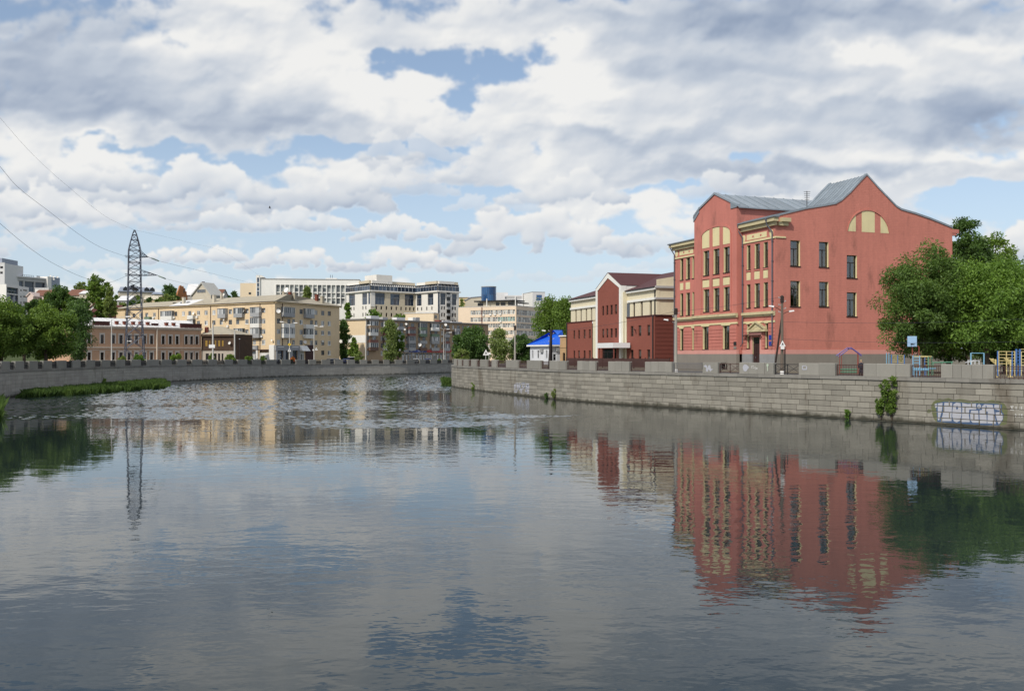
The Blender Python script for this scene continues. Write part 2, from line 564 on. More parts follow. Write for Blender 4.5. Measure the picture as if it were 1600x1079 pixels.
class MB:
 def __init__(s):
  s.v, s.f = [], []

 def poly(s, pts):
  i = len(s.v)
  s.v += [tuple(p) for p in pts]
  s.f.append(tuple(range(i, i + len(pts))))
  return s

 def hexa(s, p):
  """eight corners: bottom four then top four, each counter-clockwise seen from above"""
  i = len(s.v)
  s.v += [tuple(q) for q in p]
  for f in ((3, 2, 1, 0), (4, 5, 6, 7), (0, 1, 5, 4), (1, 2, 6, 5), (2, 3, 7, 6), (3, 0, 4, 7)):
   s.f.append(tuple(i + k for k in f))
  return s

 def box(s, fc, a0, a1, d0, d1, z0, z1):
  if a0 > a1:
   a0, a1 = a1, a0
  if d0 > d1:
   d0, d1 = d1, d0
  return s.hexa([fc.pt(a0, d1, z0), fc.pt(a1, d1, z0), fc.pt(a1, d0, z0), fc.pt(a0, d0, z0),
      fc.pt(a0, d1, z1), fc.pt(a1, d1, z1), fc.pt(a1, d0, z1), fc.pt(a0, d0, z1)])

 def wbox(s, x0, x1, y0, y1, z0, z1):
  return s.hexa([(x0, y0, z0), (x1, y0, z0), (x1, y1, z0), (x0, y1, z0), (x0, y0, z1), (x1, y0, z1), (x1, y1, z1), (x0, y1, z1)])

 def prism(s, fc, pts, d0, d1):
  """outline (a, z) counter-clockwise as seen from outside, from depth d0 (back) to d1 (front)"""
  n = len(pts)
  ar = sum(pts[k][0] * pts[(k + 1) % n][1] - pts[(k + 1) % n][0] * pts[k][1] for k in range(n))
  if ar < 0:
   pts = pts[::-1]
  i = len(s.v)
  s.v += [fc.pt(a, d1, z) for a, z in pts] + [fc.pt(a, d0, z) for a, z in pts]
  s.f.append(tuple(range(i, i + n)))
  s.f.append(tuple(range(i + 2 * n - 1, i + n - 1, -1)))
  for k in range(n):
   k2 = (k + 1) % n
   s.f.append((i + k, i + n + k, i + n + k2, i + k2))
  return s

 def tube(s, pts, r, n=6, caps=True):
  pts = [Vector(p) for p in pts]
  rs = r if isinstance(r, (list, tuple)) else [r] * len(pts)
  i0 = len(s.v)
  for k, p in enumerate(pts):
   t = (pts[min(k + 1, len(pts) - 1)] - pts[max(k - 1, 0)])
   t = t.normalized() if t.length > 1e-9 else Vector((0, 0, 1))
   x = t.cross(Vector((0, 0, 1)) if abs(t.z) < 0.93 else Vector((1, 0, 0))).normalized()
   y = t.cross(x)
   for j in range(n):
    a = 2 * math.pi * j / n
    s.v.append(tuple(p + (x * math.cos(a) + y * math.sin(a)) * rs[k]))
  for k in range(len(pts) - 1):
   for j in range(n):
    a, b = i0 + k * n + j, i0 + k * n + (j + 1) % n
    s.f.append((a, b, b + n, a + n))
  if caps:
   s.f.append(tuple(i0 + j for j in range(n))[::-1])
   s.f.append(tuple(i0 + (len(pts) - 1) * n + j for j in range(n)))
  return s

 def bar(s, p, q, w, h=None):
  return s.tube([p, q], (w if h is None else (w + h) / 2) * 0.7, 4)

 def lathe(s, c, prof, n=12, axis=(0, 0, 1)):
  ax = Vector(axis).normalized()
  x = ax.cross(Vector((0, 0, 1)) if abs(ax.z) < 0.9 else Vector((1, 0, 0))).normalized()
  y = ax.cross(x)
  i0 = len(s.v)
  c = Vector(c)
  for (r, h) in prof:
   for j in range(n):
    a = 2 * math.pi * j / n
    s.v.append(tuple(c + ax * h + (x * math.cos(a) + y * math.sin(a)) * r))
  for k in range(len(prof) - 1):
   for j in range(n):
    a, b = i0 + k * n + j, i0 + k * n + (j + 1) % n
    s.f.append((a, b, b + n, a + n))
  s.f.append(tuple(i0 + j for j in range(n))[::-1])
  s.f.append(tuple(i0 + (len(prof) - 1) * n + j for j in range(n)))
  return s

 def wall(s, fc, a0, a1, z0, z1, holes=(), rec=0.25, d=0.0, reveal=None):
  """sheet with openings (centre a, bottom z, w, h) whose reveals go rec deep"""
  hs = [(c - w / 2, c + w / 2, zb, zb + h) for (c, zb, w, h) in holes]
  us = sorted({round(v, 4) for v in [a0, a1] + [x for h in hs for x in h[:2]] if a0 - 1e-6 <= v <= a1 + 1e-6})
  zs = sorted({round(v, 4) for v in [z0, z1] + [x for h in hs for x in h[2:]] if z0 - 1e-6 <= v <= z1 + 1e-6})
  for i in range(len(zs) - 1):
   zm = (zs[i] + zs[i + 1]) / 2
   run = None
   for j in range(len(us)):
    solid = False
    if j < len(us) - 1:
     um = (us[j] + us[j + 1]) / 2
     solid = not any(h[0] < um < h[1] and h[2] < zm < h[3] for h in hs)
    if solid and run is None:
     run = us[j]
    elif not solid and run is not None:
     s.poly([fc.pt(run, d, zs[i]), fc.pt(us[j], d, zs[i]), fc.pt(us[j], d, zs[i + 1]), fc.pt(run, d, zs[i + 1])])
     run = None
  rv = s if reveal is None else reveal
  for (x0, x1, b, t) in hs:
   e = d - rec
   if isinstance(reveal, list):
    rv = MB()
    reveal.append(rv)
   rv.poly([fc.pt(x0, d, b), fc.pt(x0, e, b), fc.pt(x0, e, t), fc.pt(x0, d, t)][::-1])
   rv.poly([fc.pt(x1, d, b), fc.pt(x1, e, b), fc.pt(x1, e, t), fc.pt(x1, d, t)])
   rv.poly([fc.pt(x0, d, t), fc.pt(x1, d, t), fc.pt(x1, e, t), fc.pt(x0, e, t)][::-1])
   rv.poly([fc.pt(x0, d, b), fc.pt(x1, d, b), fc.pt(x1, e, b), fc.pt(x0, e, b)])
  return s

 def strip(s, fc, z1, prof, d=0.0):
  for (p, q) in zip(prof[:-1], prof[1:]):
   s.poly([fc.pt(p[0], d, z1), fc.pt(q[0], d, z1), fc.pt(q[0], d, q[1]), fc.pt(p[0], d, p[1])])
  return s

 def build(s, name, m, parent=None, label=None, kind=None, smooth=False):
  if not s.v:
   return None
  v = np.array(s.v, float)
  if parent is not None:
   Mi = np.array(INV[parent.name] if parent.name in INV else INV[parent.parent.name])
   v = v @ Mi[:3, :3].T + Mi[:3, 3]
  me = mesh_np(name, v, [i for f in s.f for i in f], [len(f) for f in s.f], (m,))
  if smooth:
   me.polygons.foreach_set('use_smooth', np.ones(len(me.polygons), bool))
  return link(name, me, parent, label, kind)


INV = {}


def link(name, me, parent=None, label=None, kind=None):
 o = bpy.data.objects.new(name, me)
 COL.objects.link(o)
 if parent is not None:
  o.parent = parent
 if label:
  o['label'] = label
 if kind:
  o['kind'] = kind
 return o


def thing(name, label, cat, loc, rot=0.0, group=None, kind=None):
 o = bpy.data.objects.new(name, None)
 COL.objects.link(o)
 o.empty_display_size = 0.5
 o.location = loc
 o.rotation_euler = (0, 0, rot)
 if label:
  o['label'] = label
 if cat:
  o['category'] = cat
 if group:
  o['group'] = group
 if kind:
  o['kind'] = kind
 INV[o.name] = (Matrix.Translation(loc) @ Matrix.Rotation(rot, 4, 'Z')).inverted()
 return o


def bthing(name, label, cat, fc, zg, group=None):
 return thing(name, label, cat, fc.pt(0, 0, zg), math.atan2(fc.u[1], fc.u[0]), group)


def copy_tree(o, parent=None):
 c = o.copy()
 COL.objects.link(c)
 if parent is not None:
  c.parent = parent
 for ch in list(o.children):
  copy_tree(ch, c)
 return c


# windows: shared meshes, one object per window and one per pane
WCACHE = {}


def window(root, fc, hole, style, d=0.0, name='window'):
 ac, z0, w, h = hole
 st = STYLES[style]
 key = (style, round(w, 1), round(h, 1))
 if key not in WCACHE:
  w2, h2 = w, h
  lf = Face((0, 0), u=(1, 0))
  t, rec = st.get('t', 0.07), st['rec']
  fr = MB()
  y0, y1 = -rec, -rec + st.get('depth', 0.07)
  fr.box(lf, -w2 / 2, w2 / 2, y0, y1, 0, t).box(lf, -w2 / 2, w2 / 2, y0, y1, h2 - t, h2)
  fr.box(lf, -w2 / 2, -w2 / 2 + t, y0, y1, t, h2 - t).box(lf, w2 / 2 - t, w2 / 2, y0, y1, t, h2 - t)
  nv, tr = st.get('nv', 1), st.get('tr')
  ztop = h2 - t
  if tr:
   zt = h2 * tr
   fr.box(lf, -w2 / 2 + t, w2 / 2 - t, y0, y1 - 0.004, zt - t * 0.5, zt + t * 0.5)
   ztop = zt - t * 0.5
  for i in range(nv):
   x = -w2 / 2 + w2 * (i + 1) / (nv + 1)
   fr.box(lf, x - t * 0.45, x + t * 0.45, y0, y1 - 0.008, t, ztop)
  fm = mesh_np('window', fr.v, [i for f in fr.f for i in f], [len(f) for f in fr.f], (MATS[st['frame']],))
  pn = MB()
  cells = [(-w2 / 2 + w2 * i / (nv + 1), -w2 / 2 + w2 * (i + 1) / (nv + 1)) for i in range(nv + 1)]
  for (x0, x1) in cells:
   pn.poly([lf.pt(x0, y0 + 0.02, 0), lf.pt(x1, y0 + 0.02, 0), lf.pt(x1, y0 + 0.02, ztop), lf.pt(x0, y0 + 0.02, ztop)])
  if tr:
   pn.poly([lf.pt(-w2 / 2, y0 + 0.02, ztop), lf.pt(w2 / 2, y0 + 0.02, ztop), lf.pt(w2 / 2, y0 + 0.02, h2), lf.pt(-w2 / 2, y0 + 0.02, h2)])
  pm = mesh_np('pane', pn.v, [i for f in pn.f for i in f], [len(f) for f in pn.f], (MATS[st['glass']],))
  sm = None
  if st.get('sill'):
   sb = MB()
   sb.box(lf, -w2 / 2 - 0.08, w2 / 2 + 0.08, -rec, 0.09, -0.09, -0.003)
   sm = mesh_np('sill', sb.v, [i for f in sb.f for i in f], [len(f) for f in sb.f], (MATS[st['sill']],))
  um = None
  if st.get('sur'):
   s = st.get('sw', 0.18)
   sb = MB()
   sb.box(lf, -w2 / 2 - s, -w2 / 2, 0.003, 0.06, -0.02, h2 + s)
   sb.box(lf, w2 / 2, w2 / 2 + s, 0.003, 0.06, -0.02, h2 + s)
   sb.box(lf, -w2 / 2, w2 / 2, 0.003, 0.06, h2, h2 + s)
   sb.box(lf, -w2 / 2 - s * 1.2, w2 / 2 + s * 1.2, 0.003, 0.12, h2 + s, h2 + s * 1.7)
   um = mesh_np('surround', sb.v, [i for f in sb.f for i in f], [len(f) for f in sb.f], (MATS[st['sur']],))
  WCACHE[key] = (fm, pm, sm, um, w2, h2)
 fm, pm, sm, um, w2, h2 = WCACHE[key]
 o = link(name, fm, root)
 p = Vector(fc.pt(ac, d, z0))
 Mw = INV[root.name] @ Matrix.Translation(p) @ Matrix.Rotation(math.atan2(fc.u[1], fc.u[0]), 4, 'Z')
 o.matrix_local = Mw @ Matrix.Diagonal((w / w2, 1, h / h2, 1))
 link('pane', pm, o)
 if sm:
  link('sill', sm, o)
 if um:
  link('surround', um, o)
 return o


def facade(root, fc, a0, a1, z0, z1, wins, m, d=0.0, rec=0.22, prof=None, name='wall', reveal_mat=None, label=None):
 """wins: list of ((centre a, bottom z, w, h), style)"""
 mb = MB()
 rv = MB() if reveal_mat else None
 mb.wall(fc, a0, a1, z0, z1, [w[0] for w in wins], rec, d, rv)
 if prof:
  mb.strip(fc, z1, prof, d)
 o = mb.build(name, m, root, label)
 if rv and rv.v:
  rv.build('window_reveal', reveal_mat, root)
 for hole, st in wins:
  window(root, fc, hole, st, d)
 return o


def hidden_walls(root, fc, L, depth, z0, z1, m, left=True, right=False, front=False):
 """the sides of a building turned from the photograph"""
 mb = MB()
 mb.poly([fc.pt(L, -depth, z0), fc.pt(0, -depth, z0), fc.pt(0, -depth, z1), fc.pt(L, -depth, z1)])
 if left:
  mb.poly([fc.pt(0, -depth, z0), fc.pt(0, 0, z0), fc.pt(0, 0, z1), fc.pt(0, -depth, z1)])
 if right:
  mb.poly([fc.pt(L, 0, z0), fc.pt(L, -depth, z0), fc.pt(L, -depth, z1), fc.pt(L, 0, z1)])
 return mb.build('rear_wall', m, root)
# ------------------------------------------------------------------ palette
mat('salmon', (0.465, 0.168, 0.136), 0.85, 0.15, 0.25, 0.10, 0.25, 16, dirt=(0.16, 0.075, 0.06), dirt_amt=0.5)
mat('salmon_brick', (0.505, 0.19, 0.148), 0.85, 0.15, 0.20, 0.11, 0.5, 16, dirt=(0.17, 0.075, 0.06), dirt_amt=0.6, brick=(0.7, 0.21, 0.085))
mat('pink_band', (0.55, 0.27, 0.235), 0.85, 0.10, 0.5, 0.06, 0.1)
mat('cream_paint', (0.64, 0.57, 0.335), 0.8, 0.10, 0.8, 0.06, 0.1, dirt=(0.25, 0.2, 0.12), dirt_amt=0.3)
mat('cornice_cream', (0.5, 0.44, 0.27), 0.8, 0.12, 0.8, 0.10, 0.1, dirt=(0.16, 0.13, 0.08), dirt_amt=0.7)
mat('plinth_grey', (0.21, 0.193, 0.17), 0.9, 0.12, 0.5, 0.08, 0.2)
mat('plinth_tile', (0.24, 0.245, 0.25), 0.9, 0.12, 0.8, 0.05, 0.3, brick=(0.9, 0.28, 0.12))
mat('zinc', (0.27, 0.315, 0.355), 0.42, 0.16, 0.5, 0.08, 0.1, island=0.14, metal=0.35, spec=0.5)
mat('zinc_dark', (0.20, 0.23, 0.26), 0.5, 0.14, 0.8, 0.0, 0.0, metal=0.3)
mat('dark_frame', (0.022, 0.016, 0.014), 0.6, 0.1, 2.0)
mat('brown_frame', (0.05, 0.026, 0.018), 0.6, 0.1, 2.0)
mat('white_frame', (0.72, 0.72, 0.70), 0.5, 0.05, 2.0)
mat('grey_frame', (0.33, 0.34, 0.35), 0.5, 0.08, 2.0)
mat('door_wood', (0.035, 0.014, 0.012), 0.55, 0.2, 3.0)
mat('blue_plaque', (0.02, 0.035, 0.30), 0.4, 0.02)
mat('black_plaque', (0.02, 0.02, 0.02), 0.35, 0.05)
mat('pipe_grey', (0.10, 0.105, 0.13), 0.5, 0.1, 2.0, metal=0.2)
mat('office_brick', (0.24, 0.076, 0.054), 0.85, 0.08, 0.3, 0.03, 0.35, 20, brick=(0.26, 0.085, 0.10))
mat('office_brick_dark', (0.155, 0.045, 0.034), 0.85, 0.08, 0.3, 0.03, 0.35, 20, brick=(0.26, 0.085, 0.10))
mat('office_cream', (0.64, 0.585, 0.43), 0.8, 0.06, 0.3, 0.04, 0.05)
mat('office_white', (0.74, 0.74, 0.70), 0.7, 0.05, 0.5, 0.03)
mat('maroon_roof', (0.075, 0.024, 0.024), 0.65, 0.10, 0.8, 0.0, 0.4, 9)
mat('canopy_white', (0.70, 0.72, 0.74), 0.35, 0.03)
mat('dark_metal', (0.018, 0.018, 0.02), 0.5, 0.1, 2.0)
mat('rail_brown', (0.06, 0.028, 0.024), 0.6, 0.15, 2.0)
mat('rail_steel', (0.16, 0.16, 0.17), 0.5, 0.1, 2.0, metal=0.3)
mat('blue_roof', (0.015, 0.12, 0.62), 0.4, 0.05, 0.6)
mat('white_wash', (0.60, 0.62, 0.66), 0.9, 0.16, 0.9, 0.08, 0.1, dirt=(0.36, 0.38, 0.46), dirt_amt=0.5)
mat('tan_brick', (0.42, 0.28, 0.15), 0.9, 0.15, 0.6, 0.06, 0.3, brick=(0.26, 0.09, 0.12), dirt=(0.2, 0.12, 0.07), dirt_amt=0.5)
mat('granite', (0.24, 0.228, 0.196), 0.88, 0.13, 0.5, 0.13, 0.35, 14, island=0.19, dirt=(0.12, 0.10, 0.075), dirt_amt=0.75, wet=True)
mat('granite_cap', (0.205, 0.198, 0.18), 0.88, 0.12, 0.7, 0.14, 0.3, 14, island=0.13, dirt=(0.10, 0.085, 0.07), dirt_amt=0.6)
mat('granite_block', (0.235, 0.228, 0.205), 0.88, 0.09, 0.6, 0.07, 0.25, 14, island=0.09, dirt=(0.16, 0.14, 0.11), dirt_amt=0.3)
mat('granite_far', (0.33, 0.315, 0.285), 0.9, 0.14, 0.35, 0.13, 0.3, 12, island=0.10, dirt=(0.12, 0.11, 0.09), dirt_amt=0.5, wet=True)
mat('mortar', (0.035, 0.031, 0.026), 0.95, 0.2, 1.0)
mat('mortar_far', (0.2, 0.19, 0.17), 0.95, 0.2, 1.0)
mat('ground', (0.13, 0.115, 0.085), 0.95, 0.25, 0.12, 0.0, 0.3, 3.0)
mat('hill_grass', (0.055, 0.075, 0.028), 0.95, 0.35, 0.08, 0.0, 0.5, 2.0)
mat('asphalt', (0.055, 0.055, 0.055), 0.9, 0.15, 0.4, 0.0, 0.2, 12)
mat('pavement', (0.30, 0.28, 0.25), 0.9, 0.12, 0.6, 0.0, 0.2, 6)
mat('road_paint', (0.7, 0.7, 0.68), 0.8, 0.1, 2.0)
mat('sand', (0.33, 0.27, 0.18), 0.95, 0.15, 0.5, 0.0, 0.3, 6)
mat('town_brick', (0.46, 0.29, 0.19), 0.9, 0.12, 0.25, 0.07, 0.2, 10, dirt=(0.22, 0.13, 0.09), dirt_amt=0.4)
mat('town_trim', (0.52, 0.44, 0.36), 0.9, 0.12, 0.8, 0.05)
mat('town_frame', (0.56, 0.52, 0.47), 0.8, 0.1, 2.0)
mat('white_roof', (0.66, 0.66, 0.66), 0.5, 0.06, 0.5, 0.0, 0.1, island=0.05)
mat('chimney_red', (0.17, 0.052, 0.035), 0.9, 0.2, 2.0, 0.1)
mat('dark_red', (0.085, 0.030, 0.026), 0.85, 0.15, 1.0)
mat('old_dark', (0.065, 0.042, 0.030), 0.95, 0.3, 0.9, 0.2, 0.4, 8, dirt=(0.18, 0.12, 0.06), dirt_amt=0.4)
mat('old_beige', (0.40, 0.36, 0.31), 0.9, 0.15, 0.8, 0.1)
mat('board_yellow', (0.42, 0.26, 0.05), 0.8, 0.15, 1.5)
mat('asbestos', (0.36, 0.325, 0.255), 0.9, 0.12, 0.3, 0.0, 0.4, 6, island=0.05)
mat('yellow_brick', (0.66, 0.52, 0.34), 0.88, 0.09, 0.15, 0.05, 0.3, 10, brick=(0.5, 0.16, 0.05), dirt=(0.42, 0.27, 0.13), dirt_amt=0.35)
mat('yellow_trim', (0.62, 0.50, 0.30), 0.85, 0.1, 0.8)
mat('balcony_grey', (0.30, 0.31, 0.32), 0.7, 0.12, 1.0, 0.1)
mat('balcony_white', (0.66, 0.66, 0.63), 0.6, 0.08, 1.0)
mat('balcony_green', (0.13, 0.19, 0.13), 0.7, 0.12, 1.0)
mat('balcony_brown', (0.13, 0.08, 0.06), 0.7, 0.15, 1.0)
mat('balcony_red', (0.17, 0.075, 0.06), 0.7, 0.15, 1.0)
mat('dish_white', (0.74, 0.73, 0.70), 0.5, 0.05)
mat('shop_grey', (0.26, 0.27, 0.29), 0.6, 0.06, 1.0)
mat('shop_white', (0.72, 0.72, 0.70), 0.6, 0.05, 1.0)
mat('shop_blue', (0.03, 0.06, 0.25), 0.5, 0.05, 1.0)
mat('shop_red', (0.33, 0.03, 0.035), 0.5, 0.08, 1.0)
mat('shop_dark', (0.05, 0.025, 0.025), 0.7, 0.1, 1.0)
mat('panel_buff', (0.66, 0.53, 0.36), 0.88, 0.08, 0.2, 0.05, 0.2, 8, brick=(3.0, 0.7, 0.05))
mat('panel_brown', (0.34, 0.25, 0.165), 0.9, 0.12, 0.3, 0.06, 0.2, 8, brick=(0.5, 0.2, 0.06), dirt=(0.18, 0.13, 0.09), dirt_amt=0.4)
mat('roof_felt', (0.22, 0.21, 0.20), 0.9, 0.12, 0.5)
mat('modern_white', (0.72, 0.71, 0.68), 0.75, 0.05, 0.3, 0.03)
mat('modern_cream', (0.70, 0.58, 0.42), 0.8, 0.06, 0.3, 0.03)
mat('hotel_white', (0.70, 0.68, 0.64), 0.75, 0.06, 0.3, 0.03)
mat('hotel_beige', (0.53, 0.47, 0.36), 0.8, 0.08, 0.3, 0.03)
mat('office_strip', (0.68, 0.56, 0.43), 0.85, 0.07, 0.3, 0.05)
mat('concrete', (0.40, 0.40, 0.40), 0.85, 0.08, 0.4, 0.05)
mat('concrete_light', (0.62, 0.62, 0.63), 0.8, 0.06, 0.4, 0.05)
mat('blue_grey', (0.30, 0.34, 0.42), 0.7, 0.07, 0.4, 0.05)
mat('ruin_brick', (0.40, 0.17, 0.075), 0.95, 0.2, 1.0, 0.0, 0.5, 6, brick=(0.5, 0.25, 0.15))
mat('brown_tile', (0.17, 0.08, 0.055), 0.9, 0.15, 0.8, 0.0, 0.4, 5)
mat('slate_blue', (0.26, 0.30, 0.38), 0.6, 0.1, 0.8)
mat('house_grey', (0.40, 0.40, 0.38), 0.85, 0.1, 0.8)
mat('house_cream', (0.5, 0.455, 0.37), 0.85, 0.1, 0.8)
mat('house_pink', (0.68, 0.55, 0.50), 0.85, 0.08, 0.8)
mat('lamp_pole', (0.50, 0.49, 0.46), 0.6, 0.08, 1.0)
mat('lamp_white', (0.74, 0.74, 0.74), 0.4, 0.03)
mat('pylon_steel', (0.085, 0.095, 0.125), 0.55, 0.2, 1.0, metal=0.3)
mat('insulator', (0.34, 0.42, 0.38), 0.3, 0.1)
mat('cable', (0.05, 0.055, 0.065), 0.6, 0.0)
mat('wood_pole', (0.13, 0.105, 0.085), 0.9, 0.2, 1.0, 0.2)
mat('wood_dark', (0.03, 0.022, 0.02), 0.9, 0.2, 1.0, 0.2)
mat('concrete_pole', (0.30, 0.285, 0.25), 0.9, 0.12, 1.0, 0.1)
mat('bark', (0.075, 0.058, 0.042), 0.95, 0.3, 2.0, 0.2, 0.5, 10)
mat('birch_bark', (0.45, 0.43, 0.40), 0.9, 0.4, 3.0)
mat('paint_purple', (0.13, 0.11, 0.33), 0.5, 0.08)
mat('paint_blue', (0.06, 0.15, 0.38), 0.5, 0.08)
mat('paint_sky', (0.18, 0.38, 0.54), 0.5, 0.08)
mat('paint_board', (0.3, 0.46, 0.66), 0.5, 0.06, 1.0, 0.06)
mat('paint_yellow', (0.56, 0.47, 0.22), 0.5, 0.08)
mat('paint_green', (0.1, 0.26, 0.17), 0.5, 0.08)
mat('paint_red', (0.24, 0.05, 0.035), 0.6, 0.1)
mat('paint_pale', (0.60, 0.63, 0.66), 0.5, 0.06)
mat('sign_white', (0.72, 0.72, 0.72), 0.4, 0.03)
mat('sign_yellow', (0.75, 0.52, 0.03), 0.4, 0.03)
mat('sign_black', (0.02, 0.02, 0.02), 0.5, 0.0)
mat('spray_white', (0.38, 0.39, 0.435), 0.8, 0.10, 1.2, 0.05)
mat('spray_blue', (0.055, 0.095, 0.18), 0.8, 0.15, 1.2)
mat('spray_green', (0.12, 0.135, 0.065), 0.8, 0.22, 1.0)
mat('spray_pale', (0.36, 0.37, 0.42), 0.8, 0.25, 1.5)
mat('spray_faint', (0.45, 0.45, 0.44), 0.85, 0.2, 1.5)
mat('spray_mint', (0.42, 0.50, 0.40), 0.85, 0.2, 1.5)
mat('car_white', (0.75, 0.75, 0.75), 0.25, 0.02, spec=0.6)
mat('car_blue', (0.03, 0.05, 0.24), 0.25, 0.02, spec=0.6)
mat('car_silver', (0.40, 0.42, 0.44), 0.25, 0.02, metal=0.5, spec=0.6)
mat('tyre', (0.02, 0.02, 0.02), 0.9, 0.1)
mat('skin', (0.50, 0.30, 0.22), 0.6, 0.05)
mat('cloth_dark', (0.022, 0.024, 0.035), 0.9, 0.1, 3.0)
mat('hair_fair', (0.34, 0.24, 0.14), 0.8, 0.2, 5.0)
mat('plumage', (0.02, 0.02, 0.022), 0.7, 0.2)
mat('flower_orange', (0.50, 0.12, 0.02), 0.8, 0.3, 6.0)
mat('flower_magenta', (0.32, 0.02, 0.11), 0.8, 0.3, 6.0)
mat('curtain_white', (0.62, 0.62, 0.62), 0.9, 0.06, 3.0)
mat('curtain_red', (0.22, 0.03, 0.05), 0.9, 0.1, 3.0)
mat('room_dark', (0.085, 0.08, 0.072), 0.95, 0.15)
glass_mat('pane_dark', (0.012, 0.014, 0.016), (0.10, 0.10, 0.095), 0.30)
glass_mat('pane_home', (0.075, 0.088, 0.1), (0.46, 0.48, 0.49), 0.38)
glass_mat('pane_blue', (0.014, 0.024, 0.045), (0.05, 0.075, 0.12), 0.5, 0.05, 0.7)
glass_mat('pane_office', (0.1, 0.115, 0.125), (0.52, 0.54, 0.51), 0.45)
glass_mat('pane_teal', (0.03, 0.10, 0.095), (0.16, 0.34, 0.31), 0.45)
glass_mat('pane_black', (0.008, 0.008, 0.010), (0.03, 0.03, 0.033), 0.3)
glass_mat('pane_cylinder', (0.010, 0.05, 0.15), (0.03, 0.10, 0.24), 0.5, 0.08, 0.6)
leaf_mat('leaf_ash', (0.041, 0.087, 0.023), (0.144, 0.230, 0.053))
leaf_mat('leaf_bright', (0.054, 0.117, 0.022), (0.184, 0.302, 0.054))
leaf_mat('leaf_dark', (0.030, 0.068, 0.022), (0.105, 0.185, 0.046))
leaf_mat('leaf_mid', (0.053, 0.105, 0.023), (0.189, 0.284, 0.053))
leaf_mat('leaf_pale', (0.087, 0.138, 0.043), (0.257, 0.317, 0.101))
leaf_mat('reed', (0.026, 0.060, 0.015), (0.092, 0.150, 0.034), 0.25)


def clear_glass(name):
 m = bpy.data.materials.new(name)
 m.use_nodes = True
 t = m.node_tree
 nd, lk = t.nodes, t.links
 nd.remove(nd['Principled BSDF'])
 tr = nd.new('ShaderNodeBsdfTransparent')
 tr.inputs[0].default_value = (0.72, 0.76, 0.76, 1)
 gl = nd.new('ShaderNodeBsdfGlossy')
 gl.inputs['Roughness'].default_value = 0.03
 fz = nd.new('ShaderNodeFresnel')
 fz.inputs[0].default_value = 2.1
 sh = nd.new('ShaderNodeMixShader')
 fa = nd.new('ShaderNodeMath')
 fa.operation = 'ADD'
 lk.new(fz.outputs[0], fa.inputs[0])
 fa.inputs[1].default_value = 0.07
 lk.new(fa.outputs[0], sh.inputs[0])
 lk.new(tr.outputs[0], sh.inputs[1])
 lk.new(gl.outputs[0], sh.inputs[2])
 lk.new(sh.outputs[0], nd['Material Output'].inputs[0])
 MATS[name] = m


clear_glass('pane_clear')

STYLES = {
 'school': dict(frame='dark_frame', glass='pane_clear', nv=1, tr=0.68, t=0.10, rec=0.34, sill='dark_frame'),
 'school_slim': dict(frame='dark_frame', glass='pane_clear', nv=1, tr=0.68, t=0.08, rec=0.30, sill='dark_frame'),
 'cellar': dict(frame='dark_frame', glass='pane_dark', nv=2, t=0.07, rec=0.2, sur='plinth_grey', sw=0.12),
 'slit': dict(frame='brown_frame', glass='pane_dark', nv=0, tr=0.30, t=0.07, rec=0.22),
 'slot': dict(frame='brown_frame', glass='pane_dark', nv=0, tr=0.62, t=0.07, rec=0.25),
 'shopglass': dict(frame='dark_frame', glass='pane_dark', nv=2, tr=0.8, t=0.08, rec=0.3),
 'hut': dict(frame='grey_frame', glass='pane_black', nv=0, tr=0.6, t=0.07, rec=0.18),
 'town': dict(frame='brown_frame', glass='pane_black', nv=1, tr=0.66, t=0.08, rec=0.22, sur='town_frame', sw=0.24),
 'boarded': dict(frame='dark_frame', glass='board_yellow', nv=1, t=0.06, rec=0.12),
 'boarded_dark': dict(frame='dark_frame', glass='pane_black', nv=1, tr=0.6, t=0.08, rec=0.2),
 'pvc': dict(frame='white_frame', glass='pane_home', nv=1, t=0.13, rec=0.14, sill='white_frame'),
 'wood': dict(frame='brown_frame', glass='pane_home', nv=1, tr=0.66, t=0.10, rec=0.14),
 'grey': dict(frame='grey_frame', glass='pane_home', nv=1, tr=0.7, t=0.09, rec=0.14),
 'shop': dict(frame='white_frame', glass='pane_home', nv=2, tr=0.75, t=0.10, rec=0.2),
 'shopdark': dict(frame='dark_frame', glass='pane_blue', nv=1, t=0.10, rec=0.2),
 'bay': dict(frame='grey_frame', glass='pane_office', nv=0, tr=0.55, t=0.10, rec=0.7),
 'tower': dict(frame='grey_frame', glass='pane_blue', nv=2, tr=0.62, t=0.07, rec=0.3),
 'small': dict(frame='dark_frame', glass='pane_black', nv=0, t=0.08, rec=0.25),
 'ribbon': dict(frame='white_frame', glass='pane_office', nv=1, tr=0.6, t=0.09, rec=0.2),
 'ribbon_teal': dict(frame='white_frame', glass='pane_teal', nv=1, tr=0.6, t=0.09, rec=0.2),
 'frame_bay': dict(frame='grey_frame', glass='pane_blue', nv=3, tr=0.45, t=0.12, rec=0.6),
 'square_blue': dict(frame='white_frame', glass='pane_cylinder', nv=2, tr=0.5, t=0.05, rec=0.1),
}

# ------------------------------------------------------------------ the river and its banks
ZGR = 3.6                                           # street level on the right bank


def catmull(pts, step=0.5):
 P = [np.array(p, float) for p in pts]
 P = [2 * P[0] - P[1]] + P + [2 * P[-1] - P[-2]]
 out = []
 for i in range(1, len(P) - 2):
  p0, p1, p2, p3 = P[i - 1:i + 3]
  n = max(2, int(np.hypot(*(p2 - p1)) / step))
  for k in range(n):
   t = k / n
   out.append(0.5 * ((2 * p1) + (-p0 + p2) * t + (2 * p0 - 5 * p1 + 4 * p2 - p3) * t * t + (-p0 + 3 * p1 - 3 * p2 + p3) * t ** 3))
 out.append(P[-2])
 return np.array(out)


